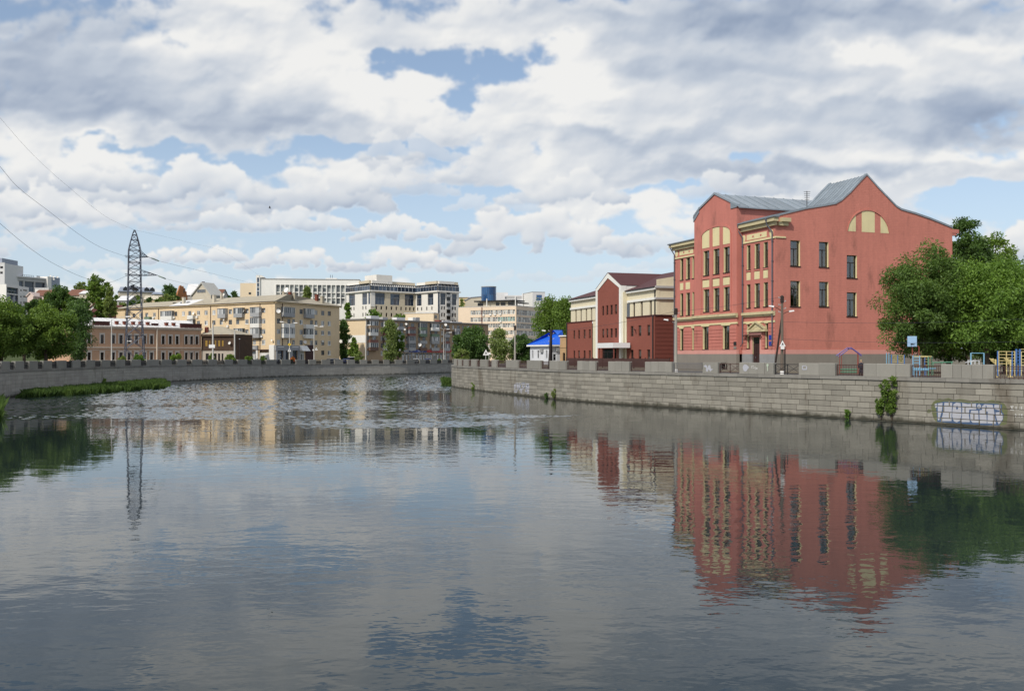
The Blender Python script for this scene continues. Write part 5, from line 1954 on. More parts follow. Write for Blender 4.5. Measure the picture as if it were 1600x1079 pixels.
 t.box(Fc, aG1 - 0.35, aG1 + 0.35, dg - 0.9, dg + 0.10, zg, zsh)
 t.build('edge_band', wh, root)
 t = MB()
 sl = (zap - zsh) / (ac_ - aG0)
 t.prism(Fc, [(aG0 - 0.35, zsh), (aG0 + 0.35, zsh), (ac_, zap - 0.65), (ac_, zap + 0.2), (aG0 - 0.35, zsh + 0.35)], dg - 0.9, dg + 0.10)
 t.prism(Fc, [(aG1 - 0.35, zsh), (aG1 + 0.35, zsh), (aG1 + 0.35, zsh + 0.35), (ac_, zap + 0.2), (ac_, zap - 0.65)], dg - 0.9, dg + 0.10)
 t.build('gable_band', wh, root)
 # cream pilaster and glass slot to the right, pilasters to the left
 MB().box(Fc, aG1 + 0.36, a_(974.2, dl), -0.2, dg - 0.25, zg, zev).build('pilaster', cr, root)
 MB().box(Fc, a_(974.3, dl), a_(978, dl), -0.3, 0.1, zg, zev - 1.9).build('stair_glass', MATS['pane_blue'], root)
 MB().box(Fc, a_(977.2, dl), aR0 - 0.03, -0.2, dl + 0.10, zg, zbt + 0.1).build('pilaster', cr, root)
 MB().box(Fc, aL1 + 0.02, a_(930.6, dl), -0.2, dl - 0.1, zg, zbt).build('pilaster', cr, root)
 MB().box(Fc, a_(930.8, dl), aG0 - 0.36, -0.3, 0.05, zg, zbt).build('stair_glass', MATS['pane_blue'], root)
 # canopy over the entrance
 c0, c1 = a_(933.0, dg + 3), a_(957.8, dg + 3)
 MB().box(Fc, c0, c1, dg + 0.02, dg + 3.0, Fc.z(543.6, am, dg + 2), Fc.z(536.2, am, dg + 2)).build('canopy', MATS['canopy_white'], root)
 for x in (c0 + 0.3, c1 - 0.3):
  MB().tube([Fc.pt(x, dg + 2.7, zg), Fc.pt(x, dg + 2.7, Fc.z(543.6, am, dg + 2))], 0.12, 8).build('canopy_post', brd, root)
 # downpipes
 for x, d in ((-0.05, dl), (L - 0.35, 0.0), (L + 0.35, dl)):
  zt_ = zbt if d else zev
  MB().tube([Fc.pt(x, d + 0.14, zt_), Fc.pt(x, d + 0.14, zg if d else zbt + 0.2)], 0.10, 6).build('downpipe', MATS['dark_metal'], root)
 # main roof: hipped maroon sheet, and the cross roof behind the gable
 dp = 19.0
 zr = Fc.z(433.5, Fc.a(1003, -9.5), -9.5)
 rf = MB()
 e = 0.5
 A, B_, C_, D_ = Fc.pt(-e, e, zev + 0.16), Fc.pt(L + 0.1, e, zev + 0.16), Fc.pt(L + 0.1, -dp, zev + 0.16), Fc.pt(-e, -dp, zev + 0.16)
 P, Q = Fc.pt(5, -dp / 2, zr), Fc.pt(L - 5, -dp / 2, zr)
 rf.poly([A, B_, Q, P]).poly([B_, C_, Q]).poly([C_, D_, P, Q]).poly([D_, A, P])
 rf.build('roof', MATS['maroon_roof'], root)
 rg = MB()
 h = 0.28
 for s_, aE in ((0, aG0 - 0.4), (1, aG1 + 0.4)):
  p1, p2 = Fc.pt(aE, dg + 0.15, zsh + 0.36), Fc.pt(ac_, dg + 0.15, zap + h)
  p3, p4 = Fc.pt(ac_, -dp / 2, zap + h), Fc.pt(aE, -dp / 2, zsh + 0.36)
  q = [p1, p2, p3, p4]
  rg.poly(q if s_ == 0 else q[::-1])
 rg.build('gable_roof', MATS['maroon_roof'], root)
 MB().poly([Fc.pt(aG1 + 0.3, dg - 0.5, zev), Fc.pt(aG1 + 0.3, -6, zev), Fc.pt(aG1 + 0.3, -6, zsh + 0.3), Fc.pt(aG1 + 0.3, dg - 0.5, zsh + 0.3)]).poly(
  [Fc.pt(aG0 - 0.3, -6, zev), Fc.pt(aG0 - 0.3, dg - 0.5, zev), Fc.pt(aG0 - 0.3, dg - 0.5, zsh + 0.3), Fc.pt(aG0 - 0.3, -6, zsh + 0.3)]).build('gable_cheek', wh, root)
 # set-back parapet at the left
 MB().box(Fc, -0.1, aG0 - 1.0, -4.2, -3.2, zev, Fc.z(459.5, a_(913), -3)).build('parapet', cr, root)
 # forecourt fence and light
 MB().bar(Fc.pt(L - 6, dl + 0.1, zbt - 2.0), Fc.pt(L - 5.2, dl + 0.6, zbt - 1.9), 0.16).build('wall_light', MATS['rail_brown'], root)
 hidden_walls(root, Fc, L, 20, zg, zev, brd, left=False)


brick_office()


def forecourt_fence():
 Fc = Face((WX(885, 150), 150), (WX(1046, 122), 122))
 t = bthing('fence', 'low dark maroon steel fence in front of the brick office', 'fence', Fc, ZGR)
 L = Fc.L
 n = int(L / 3)
 for i in range(n + 1):
  MB().box(Fc, L * i / n - 0.06, L * i / n + 0.06, -0.06, 0.06, ZGR - 0.05, ZGR + 1.55).build('post', MATS['rail_brown'], t)
 mb = MB()
 for i in range(n):
  x0, x1 = L * i / n + 0.065, L * (i + 1) / n - 0.065
  o = MB().box(Fc, x0, x1, -0.03, 0.03, ZGR + 0.2, ZGR + 1.42)
  o.build('panel', MATS['rail_brown'], t)


forecourt_fence()


# ------------------------------------------------------------------ low houses beside it
def blue_roof_house():
 Y1, Y2 = 188, 182
 Fc = Face((WX(828.4, Y1), Y1), (WX(858, Y2), Y2))
 L = Fc.L
 Fs = Fc.side(L)
 Ls = Fs.a(880)
 root = bthing('house', 'low whitewashed house with peeling walls under a bright blue roof', 'house', Fc, ZGR)
 ze = Fc.z(541.0, L / 2)
 wins = []
 for x0, x1 in ((831.4, 833.3), (839.6, 842.0), (853.0, 855.2)):
  ac, z0, w, h = Fc.rect(x0, x1, 547, 559.5)
  wins.append(((ac, z0, w, h), 'hut'))
 facade(root, Fc, 0, L, ZGR - 0.1, ze, wins, MATS['white_wash'], 0, 0.18)
 sw = [(Fs.rect(864.5, 870.5, 553, 563), 'hut')]
 facade(root, Fs, 0, Ls, ZGR - 0.1, ze, sw, MATS['white_wash'], 0, 0.18)
 hidden_walls(root, Fc, L, Ls, ZGR - 0.1, ze, MATS['white_wash'])
 e = 0.55
 MB().box(Fc, -e, L + e, -0.1, e, ze, ze + 0.30).build('eave_board', MATS['office_white'], root)
 MB().box(Fs, -0.1, Ls, -0.1, e, ze, ze + 0.30).build('eave_board', MATS['office_white'], root)
 zr = Fc.z(514.5, L)
 A, B, C, D = Fc.pt(-e, e, ze + 0.3), Fc.pt(L + e, e, ze + 0.3), Fc.pt(L + e, -Ls, ze + 0.3), Fc.pt(-e, -Ls, ze + 0.3)
 P, Q = Fc.pt(L / 2, -5.5, zr), Fc.pt(L / 2, -Ls, zr)
 MB().poly([A, B, P]).poly([B, C, Q, P]).poly([D, A, P, Q]).build('roof', MATS['blue_roof'], root)
 rb = MB()
 for k in range(1, 14):                               # raised ribs of the sheeting
  t = k / 14
  a = Vector(B).lerp(Vector(C), t)
  top = Vector(P).lerp(Vector(Q), max(0, (t * Ls - 5.0) / (Ls - 5.5))) if t * Ls > 5 else Vector(B).lerp(Vector(P), t * Ls / 5.5)
  rb.bar(a + Vector((0, 0, 0.03)), top + Vector((0, 0, 0.03)), 0.05)
 for k in range(1, 9):
  t = k / 9
  a = Vector(A).lerp(Vector(B), t)
  top = Vector(A).lerp(Vector(P), t * 2) if t < 0.5 else Vector(B).lerp(Vector(P), (1 - t) * 2)
  rb.bar(a + Vector((0, 0, 0.03)), top + Vector((0, 0, 0.03)), 0.05)
 rb.build('roof_rib', MATS['blue_roof'], root, kind='stuff')
 for px, py in ((847.5, 547.5), (871, 546)):
  fc = Fc if px < 858 else Fs
  a, z = fc.pz(px, py)
  MB().box(fc, a - 0.45, a + 0.45, 0.05, 0.4, z - 0.35, z + 0.35).build('air_conditioner', MATS['balcony_grey'], root)
 a0 = Fs.a(866)
 MB().box(Fs, Fs.a(867), Fs.a(874), 0.3, 0.5, ZGR, Fs.z(553.5, Fs.a(870))).build('gate', MATS['white_wash'], root)


blue_roof_house()


def tan_house():
 Fc = Face((WX(875, 178.5), 178.5), (WX(891.5, 175.5), 175.5))
 L = Fc.L
 root = bthing('shed', 'small flat roofed tan brick annex between blue roofed house and brick office', 'shed', Fc, ZGR)
 zt = Fc.z(525.4, L / 2)
 wins = [(Fc.rect(879.2, 883, 551, 564), 'boarded_dark'), (Fc.rect(885, 888.2, 551, 564), 'boarded_dark')]
 facade(root, Fc, 0, L, ZGR - 0.1, zt, wins, MATS['tan_brick'], 0, 0.15)
 MB().box(Fc, -0.1, L + 0.1, -6.1, 0.25, zt, zt + 0.22).build('roof', MATS['office_white'], root)
 MB().box(Fc, -0.02, L, 0.002, 0.10, Fc.z(542.8, L / 2), Fc.z(541.4, L / 2)).build('string_course', MATS['tan_brick'], root)
 hidden_walls(root, Fc, L, 6, ZGR - 0.1, zt, MATS['tan_brick'], right=True)


tan_house()
# ------------------------------------------------------------------ far-bank buildings
def balcony(root, fc, a0, a1, z0, ztop, kind='open', par='balcony_grey', depth=1.0, ph=1.0, d=0.0):
 """slab with parapet, optionally glazed above up to ztop"""
 if a0 > a1:
  a0, a1 = a1, a0
 mb = MB()
 mb.box(fc, a0, a1, d + 0.003, d + depth, z0 - 0.14, z0)
 mb.box(fc, a0, a1, d + depth - 0.06, d + depth, z0 + 0.003, z0 + ph)
 for x in (a0, a1 - 0.06):
  mb.box(fc, x, x + 0.06, d + 0.003, d + depth - 0.063, z0 + 0.003, z0 + ph)
 o = mb.build('balcony', MATS[par], root)
 if kind != 'open':
  fr = MB()
  n = max(2, int((a1 - a0) / 0.75))
  for i in range(n + 1):
   x = a0 + (a1 - a0) * i / n
   fr.box(fc, x - 0.05, x + 0.05, d + depth - 0.07, d + depth + 0.01, z0 + ph + 0.003, ztop)
  fr.box(fc, a0, a1, d + depth - 0.06, d + depth, ztop - 0.1, ztop - 0.003)
  fr.build('balcony_frame', MATS['white_frame' if kind == 'white' else 'grey_frame'], o)
  pn = MB()
  for i in range(n):
   x0, x1 = a0 + (a1 - a0) * i / n + 0.05, a0 + (a1 - a0) * (i + 1) / n - 0.05
   pn.poly([fc.pt(x0, d + depth - 0.05, z0 + ph), fc.pt(x1, d + depth - 0.05, z0 + ph), fc.pt(x1, d + depth - 0.05, ztop - 0.1), fc.pt(x0, d + depth - 0.05, ztop - 0.1)])
  for x in (a0 + 0.02, a1 - 0.02):
   pn.poly([fc.pt(x, d, z0 + ph), fc.pt(x, d + depth - 0.06, z0 + ph), fc.pt(x, d + depth - 0.06, ztop), fc.pt(x, d, ztop)])
  pn.build('pane', MATS['pane_home'], o)
  MB().box(fc, a0 - 0.08, a1 + 0.08, d + 0.003, d + depth + 0.12, ztop, ztop + 0.08).build('balcony_roof', MATS['balcony_grey'], o)
 return o


def dish(root, fc, px, py, r, d=0.6):
 a, z = fc.pz(px, py, d)
 n = Vector((fc.n[0] - 0.5, fc.n[1] - 0.6, 0.35))
 mb = MB().lathe(fc.pt(a, d, z), [(0.02, -0.22), (r * 0.6, -0.16), (r, 0.0), (r * 0.96, 0.02), (r * 0.5, -0.11)], 12, n)
 mb.bar(fc.pt(a, 0, z - 0.2), fc.pt(a, d - 0.15, z), 0.05)
 return mb.build('satellite_dish', MATS['dish_white'], root)


def rod_dish(root, x, y, z, r):
 n = Vector((-0.5, -0.8, 0.35))
 mb = MB().lathe((x, y, z), [(0.02, -0.25), (r * 0.6, -0.17), (r, 0.0), (r * 0.96, 0.02)], 12, n)
 mb.bar((x, y + 0.1, z - r - 0.6), (x, y + 0.1, z), 0.06)
 return mb.build('satellite_dish', MATS['dish_white'], root)


def text_mesh(s, fc, a0, a1, z0, z1, d, m, root, name='lettering'):
 cu = bpy.data.curves.new('txt', 'FONT')
 cu.body = s
 cu.extrude = 0.0
 to = bpy.data.objects.new('txt', cu)
 COL.objects.link(to)
 bpy.context.view_layer.update()
 me = bpy.data.meshes.new_from_object(to.evaluated_get(bpy.context.evaluated_depsgraph_get()))
 bpy.data.objects.remove(to)
 v = np.array([q.co for q in me.vertices])
 if not len(v):
  return
 lo, hi = v.min(0), v.max(0)
 mb = MB()
 w = (v - lo) / np.maximum(hi - lo, 1e-6)
 mb.v = [fc.pt(a0 + (a1 - a0) * p[0], d, z0 + (z1 - z0) * p[1]) for p in w]
 mb.f = [tuple(p.vertices) for p in me.polygons]
 return mb.build(name, MATS[m], root)


def townhouse():
 Fc = Face((WX(147, 225), 225), (WX(314.3, 248), 248))
 L = Fc.L
 a0 = Fc.a(112)
 root = bthing('townhouse', 'two storey pinkish brown brick townhouse with white metal roof behind the pylon', 'townhouse', Fc, 3.2)
 am = L / 2
 ze = (Fc.z(509.2, 0) + Fc.z(513.6, L)) / 2
 zg = 3.1
 zz = [(Fc.z(y0, Fc.a(160)) + Fc.z(y1, Fc.a(308))) / 2 for y0, y1 in ((522.4, 525.6), (536.0, 538.4), (550.2, 550.6), (563.4, 563.8))]
 cols = [(123.4, 128.5), (136.8, 141.8), (157, 162.1), (174.4, 179.4), (186.3, 191.6), (199.2, 204), (211, 215.4), (223.8, 227.8), (234.4, 239.1), (252.8, 257.1),
   (263.9, 268.2), (274.7, 279), (289, 293), (297.2, 301.3), (305.6, 309.6)]
 wins = []
 for x0, x1 in cols:
  ac, _, w, _ = Fc.rect(x0, x1, 520, 530)
  w = max(w, 0.8)
  if x0 > 150:
   wins.append(((ac, zz[1], w, zz[0] - zz[1]), 'town'))
  else:
   wins.append(((ac, zz[1], w, zz[0] - zz[1]), 'town'))
  wins.append(((ac, zz[3], w, zz[2] - zz[3]), 'town'))
 facade(root, Fc, a0, L, zg, ze, wins, MATS['town_brick'], 0, 0.22)
 for (y0, y1, d) in ((509.0, 511.4, 0.42), (511.6, 513.0, 0.2)):
  z1, z0 = (Fc.z(y0 - 0.4, 0) + Fc.z(y0 + 4.0, L)) / 2, (Fc.z(y1 - 0.4, 0) + Fc.z(y1 + 4.0, L)) / 2
  MB().box(Fc, a0 - 0.2, L + 0.2, -0.05, d, z0, z1).build('cornice', MATS['town_trim'], root)
 zb1 = (zz[1] + zz[2]) / 2
 MB().box(Fc, a0, L, -0.02, 0.20, zb1 - 0.05, zb1 + 0.3).box(Fc, a0, L, -0.02, 0.10, zb1 - 0.55, zb1 - 0.42).build('string_course', MATS['town_trim'], root)
 MB().box(Fc, a0, L, -0.02, 0.12, zg, zg + 1.1).build('plinth', MATS['town_trim'], root)
 # pilaster strips beside the corner bay
 for px in (247, 284.5, 312.6):
  a = Fc.a(px)
  MB().box(Fc, a - 0.3, a + 0.3, -0.02, 0.09, zg + 1.1, ze - 0.6).build('pilaster', MATS['town_brick'], root)
 MB().tube([Fc.pt(Fc.a(244.6), 0.2, ze), Fc.pt(Fc.a(244.6), 0.2, zg + 0.9)], 0.22, 8).build('downpipe', MATS['town_trim'], root)
 hidden_walls(root, Fc, L, 12, zg, ze, MATS['town_brick'], left=False, right=True)
 MB().poly([Fc.pt(a0, -12, zg), Fc.pt(a0, 0, zg), Fc.pt(a0, 0, ze), Fc.pt(a0, -12, ze)]).build('side_wall', MATS['town_brick'], root)
 zr = ze + 2.3
 n = 26
 for i in range(n):
  x0, x1 = a0 + (L - a0) * i / n, a0 + (L - a0) * (i + 1) / n
  mb = MB().poly([Fc.pt(x0, 0.45, ze + 0.06), Fc.pt(x1, 0.45, ze + 0.06), Fc.pt(x1, -6, zr), Fc.pt(x0, -6, zr)])
  mb.hexa([Fc.pt(x0, 0.45, ze + 0.05), Fc.pt(x0 + 0.06, 0.45, ze + 0.05), Fc.pt(x0 + 0.06, -6, zr), Fc.pt(x0, -6, zr),
     Fc.pt(x0, 0.45, ze + 0.13), Fc.pt(x0 + 0.06, 0.45, ze + 0.13), Fc.pt(x0 + 0.06, -6, zr + 0.08), Fc.pt(x0, -6, zr + 0.08)])
  mb.build('roof_sheet', MATS['white_roof'], root)
 MB().poly([Fc.pt(L, -12, ze), Fc.pt(a0, -12, ze), Fc.pt(a0, -6, zr), Fc.pt(L, -6, zr)]).poly([Fc.pt(L, 0, ze), Fc.pt(L, -12, ze), Fc.pt(L, -6, zr)]).build('roof_slope', MATS['white_roof'], root)
 for px in (182.6, 195, 208.2, 219.5, 231, 260.2, 271.4):
  a = Fc.a(px, -1.2)
  z0 = ze + 0.3
  MB().box(Fc, a - 0.34, a + 0.34, -1.7, -0.9, z0, z0 + 1.0).box(Fc, a - 0.42, a + 0.42, -1.78, -0.82, z0 + 1.003, z0 + 1.15).box(
   Fc, a - 0.40, a + 0.40, -1.76, -0.84, z0 - 0.2, z0 + 0.1).build('chimney', MATS['chimney_red'], root)
 for (x0, x1, h, d) in ((145.5, 171.4, 1.0, 0.1), (241, 250.5, 0.9, -0.9), (281.5, 314.2, 1.05, 0.3)):
  b0, b1 = Fc.a(x0), Fc.a(x1)
  MB().box(Fc, b0, b1, d - 0.5, d, ze + 0.1, ze + 0.1 + h).box(Fc, b0 - 0.08, b1 + 0.08, d - 0.58, d + 0.08, ze + 0.103 + h, ze + 0.25 + h).build('attic_wall', MATS['dark_red'], root)


townhouse()


def derelict():
 Fc = Face((WX(314.8, 248.4), 248.4), (WX(367.5, 246), 246))
 L = Fc.L
 root = bthing('derelict_house', 'blackened derelict house with yellow boarded upper windows and beige lean-to roof', 'derelict house', Fc, 3.1)
 zg = 3.0
 ze = Fc.z(522.2, L / 2)
 zm = Fc.z(547.2, L / 2)
 wins = []
 for x0, x1 in ((320.5, 324), (326.1, 328.4), (335.2, 337.6), (340.6, 343.8), (346.2, 349.2)):
  wins.append((Fc.rect(x0, x1, 531, 541), 'boarded'))
 low = []
 for x0, x1 in ((321.5, 326.5), (335, 338.6), (340.8, 344.2), (346.4, 349.2)):
  low.append((Fc.rect(x0, x1, 552, 564), 'boarded_dark'))
 facade(root, Fc, 0, L, zm, ze, wins, MATS['old_dark'], 0, 0.12)
 facade(root, Fc, 0, L, zg, zm - 0.003, low, MATS['old_beige'], 0.06, 0.2)
 MB().box(Fc, -0.05, L + 0.2, -0.02, 0.45, ze - 0.55, ze).build('cornice', MATS['old_dark'], root)
 MB().box(Fc, 0, L, -0.02, 0.22, zm, zm + 0.25).build('string_course', MATS['old_dark'], root)
 hidden_walls(root, Fc, L, 9, zg, ze, MATS['old_dark'], right=True)
 zr = Fc.z(509.5, 2.0, -6)
 MB().poly([Fc.pt(-0.1, 0.3, ze + 0.05), Fc.pt(L + 0.2, 0.3, ze + 0.05), Fc.pt(2.2, -6, zr), Fc.pt(-0.1, -6, zr)]).poly(
  [Fc.pt(L + 0.2, 0.3, ze + 0.05), Fc.pt(L + 0.2, -9, ze + 0.05), Fc.pt(2.2, -6, zr)]).build('roof', MATS['asbestos'], root)
 dish(root, Fc, 358.5, 535.5, 0.42)
 MB().box(Fc, 0.4, 1.2, -1.6, -0.9, ze + 0.2, ze + 2.0).build('chimney', MATS['chimney_red'], root)


derelict()


def yellow_block():
 YL, YC, YR = 300.6, 258, 284.8
 Fl = Face((WX(181.7, YL), YL), (WX(429.6, YC), YC))
 Fr = Face((WX(429.6, YC), YC), (WX(530.4, YR), YR))
 L, Lr = Fl.L, Fr.L
 root = bthing('apartment_block', 'pale yellow brick five storey corner apartment block with many balconies and dishes', 'apartment block', Fr, 2.8)
 zg = 2.7
 ze = Fl.z(471.2, L)
 m = MATS['yellow_brick']
 # row heights measured at the corner
 def rows(fc, a):
  return [(fc.z(y0, a), fc.z(y1, a)) for y0, y1 in ((480.8, 488.4), (497.2, 505.2), (513.6, 521.4), (529.8, 538.2))]
 Rw = rows(Fl, L - 3)
 R5 = (Fl.z(546.4, L - 3), Fl.z(554.6, L - 3))
 hw = Rw[0][0] - Rw[0][1]
 rnd = random.Random(12)
 wl = []
 def col(fc, x0, x1, rowlist, style=None, w=None):
  ac, _, ww, _ = fc.rect(x0, x1, 500, 510)
  for r in rowlist:
   st = style or rnd.choice(('pvc', 'pvc', 'grey', 'wood'))
   wl.append((fc, ((ac, Rw[r][1] if r < 4 else R5[1], min(max(ww, 1.15), 1.5), hw), st)))
 for x0, x1 in ((409, 414.5), (382.9, 388.4), (357, 362.8), (331.7, 336.7), (319.5, 324.5), (307.2, 312.8), (284.3, 288.8), (272.6, 276.8), (239, 243.2), (217.4, 221), (207.4, 211), (196, 199.6)):
  col(Fl, x0, x1, (0, 1, 2, 3))
 # doors onto the balconies
 bl = [(390.4, 404.4), (364.6, 378), (339.6, 351.6), (292.2, 301), (250.4, 267.8), (225, 233.4)]
 for x0, x1 in bl:
  c = (x0 + x1) / 2
  col(Fl, c - 2.4, c + 2.4, (0, 1, 2, 3), 'grey')
 for x0, x1 in ((432.7, 438), (468, 473.4), (501.7, 507), (511.9, 517.3)):
  col(Fr, x0, x1, (0, 1, 2, 3))
 for x0, x1 in ((501.7, 507), (511.9, 517.3)):
  col(Fr, x0, x1, (4,))
 for x0, x1 in ((449, 453.6), (457, 460.4), (484.5, 489), (492, 496.0)):
  col(Fr, x0, x1, (0, 1, 2, 3), 'grey')
 zs = Fl.z(541.8, L - 3)                              # shop-front level
 shopL = [(((Fl.a(379) + Fl.a(388.5)) / 2, zg, abs(Fl.a(388.5) - Fl.a(379)), Fl.z(548, L - 8) - zg), 'shop'),
    (((Fl.a(391.5) + Fl.a(401.5)) / 2, zg, abs(Fl.a(401.5) - Fl.a(391.5)), Fl.z(548, L - 8) - zg), 'shop')]
 facade(root, Fl, 0, L, zg, ze, [w for f, w in wl if f is Fl] + shopL, m, 0, 0.14)
 shopR = []
 for x0, x1, st in ((432.6, 441.2, 'shopdark'), (445.2, 450.6, 'shopdark'), (456, 464.5, 'shopdark'), (467.6, 475.6, 'shop')):
  ac, _, w, _ = Fr.rect(x0, x1, 500, 510)
  shopR.append(((ac, zg + 0.2, w, Fr.z(547.6, ac) - zg - 0.2), st))
 facade(root, Fr, 0, Lr, zg, ze, [w for f, w in wl if f is Fr] + shopR, m, 0, 0.14)
 MB().poly([Fr.pt(Lr, 0, zg), Fr.pt(Lr, -12, zg), Fr.pt(Lr, -12, ze), Fr.pt(Lr, 0, ze)]).poly([Fr.pt(Lr, -12, zg), Fr.pt(8, -12, zg), Fr.pt(8, -12, ze), Fr.pt(Lr, -12, ze)]).poly(
  [Fl.pt(0, -12, zg), Fl.pt(0, 0, zg), Fl.pt(0, 0, ze), Fl.pt(0, -12, ze)]).poly([Fl.pt(L - 8, -12, zg), Fl.pt(0, -12, zg), Fl.pt(0, -12, ze), Fl.pt(L - 8, -12, ze)]).build('rear_wall', m, root)
 # eaves
 for fc, l in ((Fl, L), (Fr, Lr)):
  MB().box(fc, -0.2 if fc is Fl else 0.0, l - (0.02 if fc is Fl else -0.3), -0.05, 0.45, ze - 0.26, ze).build('cornice', MATS['yellow_trim'], root)
  MB().box(fc, -0.3 if fc is Fl else 0.5, l - (0.02 if fc is Fl else -0.4), -0.05, 0.62, ze + 0.003, ze + 0.14).build('gutter', MATS['rail_brown'], root)
 # balconies, each as it is: open, glazed white, glazed grey
 fl = [r[1] - 0.95 for r in Rw]
 tops = [r[0] + 0.25 for r in Rw]
 specL = {(390.4, 404.4): [('grey', 'balcony_grey'), ('white', 'balcony_white'), ('white', 'balcony_grey'), None],
    (364.6, 378): [('grey', 'balcony_grey'), None, ('white', 'balcony_grey'), None],
    (339.6, 351.6): [('grey', 'balcony_grey'), None, ('open', 'balcony_brown'), ('open', 'balcony_grey')],
    (292.2, 301): [('open', 'balcony_white'), ('grey', 'balcony_grey'), None, None],
    (250.4, 267.8): [('white', 'balcony_white'), None, None, None],
    (225, 233.4): [('open', 'balcony_green'), None, None, None]}
 for (x0, x1), lv in specL.items():
  for r, sp in enumerate(lv):
   if sp:
    balcony(root, Fl, Fl.a(x0, 1.0), Fl.a(x1, 1.0), fl[r], tops[r], sp[0], sp[1])
 specR = {(443.6, 461): [('white', 'balcony_grey'), ('open', 'balcony_white'), ('white', 'balcony_white'), None],
    (478.5, 491.5): [('white', 'balcony_grey'), ('open', 'balcony_white'), ('white', 'balcony_white'), None]}
 for (x0, x1), lv in specR.items():
  for r, sp in enumerate(lv):
   if sp:
    balcony(root, Fr, Fr.a(x0, 1.0), Fr.a(x1, 1.0), fl[r], tops[r], sp[0], sp[1])
 for px, py, r in ((379.4, 485.6, 0.5), (405.2, 485.6, 0.52), (302, 489, 0.5), (349.5, 499, 0.34), (388, 530.5, 0.4), (424.4, 531, 0.34)):
  dish(root, Fl, px, py, r)
 dish(root, Fr, 435, 485.8, 0.62)
 dish(root, Fr, 476.8, 534, 0.5, 0.4)
 for px, py in ((409.5, 525.4), (356.6, 509.5), (308.6, 495.2), (240.5, 496.4), (273, 495.8), (390.6, 534)):
  a, z = Fl.pz(px, py)
  MB().box(Fl, a - 0.42, a + 0.42, 0.08, 0.4, z - 0.3, z + 0.3).build('air_conditioner', MATS['balcony_white'], root)
 for px, py in ((503, 533), (473.6, 524.6)):
  a, z = Fr.pz(px, py)
  MB().box(Fr, a - 0.42, a + 0.42, 0.08, 0.4, z - 0.3, z + 0.3).build('air_conditioner', MATS['balcony_white'], root)
 for fc, px in ((Fl, 406.6), (Fl, 329.4), (Fl, 248.0), (Fr, 441.0)):
  a = fc.a(px)
  MB().tube([fc.pt(a, 0.12, ze), fc.pt(a, 0.12, zg + 2)], 0.09, 6).build('downpipe', MATS['rail_brown'], root)
 # shop fronts
 s0, s1 = Fl.a(376.6), Fl.a(404.2)
 zf1, zf0 = Fl.z(539.6, L - 6), Fl.z(546.0, L - 6)
 MB().box(Fl, s0, s1, 0.003, 0.55, zf0, zf1).build('shop_fascia', MATS['shop_grey'], root)
 text_mesh('АВТОМАГАЗИН', Fl, s0 + 1.2, s1 - 0.8, zf0 + 0.32, zf1 - 0.4, 0.56, 'lamp_white', root)
 for (x0, x1) in ((376.8, 379), (388.6, 391.4), (401.6, 404.2)):
  MB().box(Fl, Fl.a(x0), Fl.a(x1), 0.003, 0.4, zg, zf0 - 0.003).build('shop_pier', MATS['shop_white'], root)
 MB().box(Fl, Fl.a(405.6), Fl.a(421.5), 0.003, 0.12, zg, Fl.z(551, L - 2)).build('shop_wall', MATS['shop_white'], root)
 MB().box(Fl, Fl.a(405.6), Fl.a(421.5), 0.003, 0.9, Fl.z(547, L - 2), Fl.z(545.6, L - 2)).build('shop_awning', MATS['shop_dark'], root)
 MB().box(Fl, Fl.a(421.8), L - 0.05, 0.003, 0.35, zg, Fl.z(538.6, L)).build('shop_cladding', MATS['shop_white'], root)
 g0, g1 = 0.0, Fr.a(466.4)
 zf1, zf0 = Fr.z(539.6, 4), Fr.z(547.4, 4)
 MB().box(Fr, g0, g1, 0.003, 0.4, zf0, zf1).build('shop_fascia', MATS['shop_grey'], root)
 for x0, x1 in ((432.4, 442), (455, 465)):
  b0, b1 = Fr.a(x0), Fr.a(x1)
  n = 8
  lt = MB()
  for i in range(n):
   c0 = b0 + (b1 - b0) * i / n
   lt.box(Fr, c0, c0 + (b1 - b0) / n * 0.62, 0.405, 0.43, zf1 - 0.55, zf1 - 0.28)
  lt.build('lettering', MATS['lamp_white'], root)
 for x0, x1 in ((430.4, 432.4), (441.4, 445), (450.8, 455.8), (464.7, 467.2)):
  MB().box(Fr, Fr.a(x0), Fr.a(x1), 0.003, 0.36, zg, zf0 - 0.003).build('shop_pier', MATS['shop_grey'], root)
 w0, w1 = Fr.a(466.8), Fr.a(478.5)
 MB().hexa([Fr.pt(w0, 0.0, zf0 + 0.1), Fr.pt(w0, 1.6, zf0 - 0.1), Fr.pt(w1, 1.6, zf0 - 0.1), Fr.pt(w1, 0.0, zf0 + 0.1),
    Fr.pt(w0, 0.0, zf1), Fr.pt(w0, 0.3, zf1), Fr.pt(w1, 0.3, zf1), Fr.pt(w1, 0.0, zf1)]).build('shop_awning', MATS['shop_white'], root)
 MB().box(Fr, Fr.a(477.0), Fr.a(490), 0.003, 0.22, zg, Fr.z(538.8, Fr.a(484))).build('shop_cladding', MATS['shop_dark'], root)
 pm = MB()                                            # printed panel on the dark window
 for i in range(5):
  pm.box(Fr, Fr.a(434), Fr.a(439.5) - (0.3 if i % 2 else 0), -0.10, -0.09, zg + 1.5 + i * 0.34, zg + 1.68 + i * 0.34)
 pm.build('window_print', MATS['lamp_pole'], root)
 # hipped asbestos roof
 zr = Fl.z(459.0, L, -6.5)
 e = 0.6
 ridge_c = Fl.pt(L - 2.0, -6.6, zr)
 Rl = Fl.pt(6, -6, zr - 0.4)
 Rr = Fr.pt(Lr - 5.5, -6, zr - 0.25)
 c0 = np.array(Fl.pt(L, 0, ze + 0.14)) + np.array((*(Fl.n + Fr.n) * e * 0.62, 0))
 Al, Bl = Fl.pt(-e, e, ze + 0.14), tuple(c0)
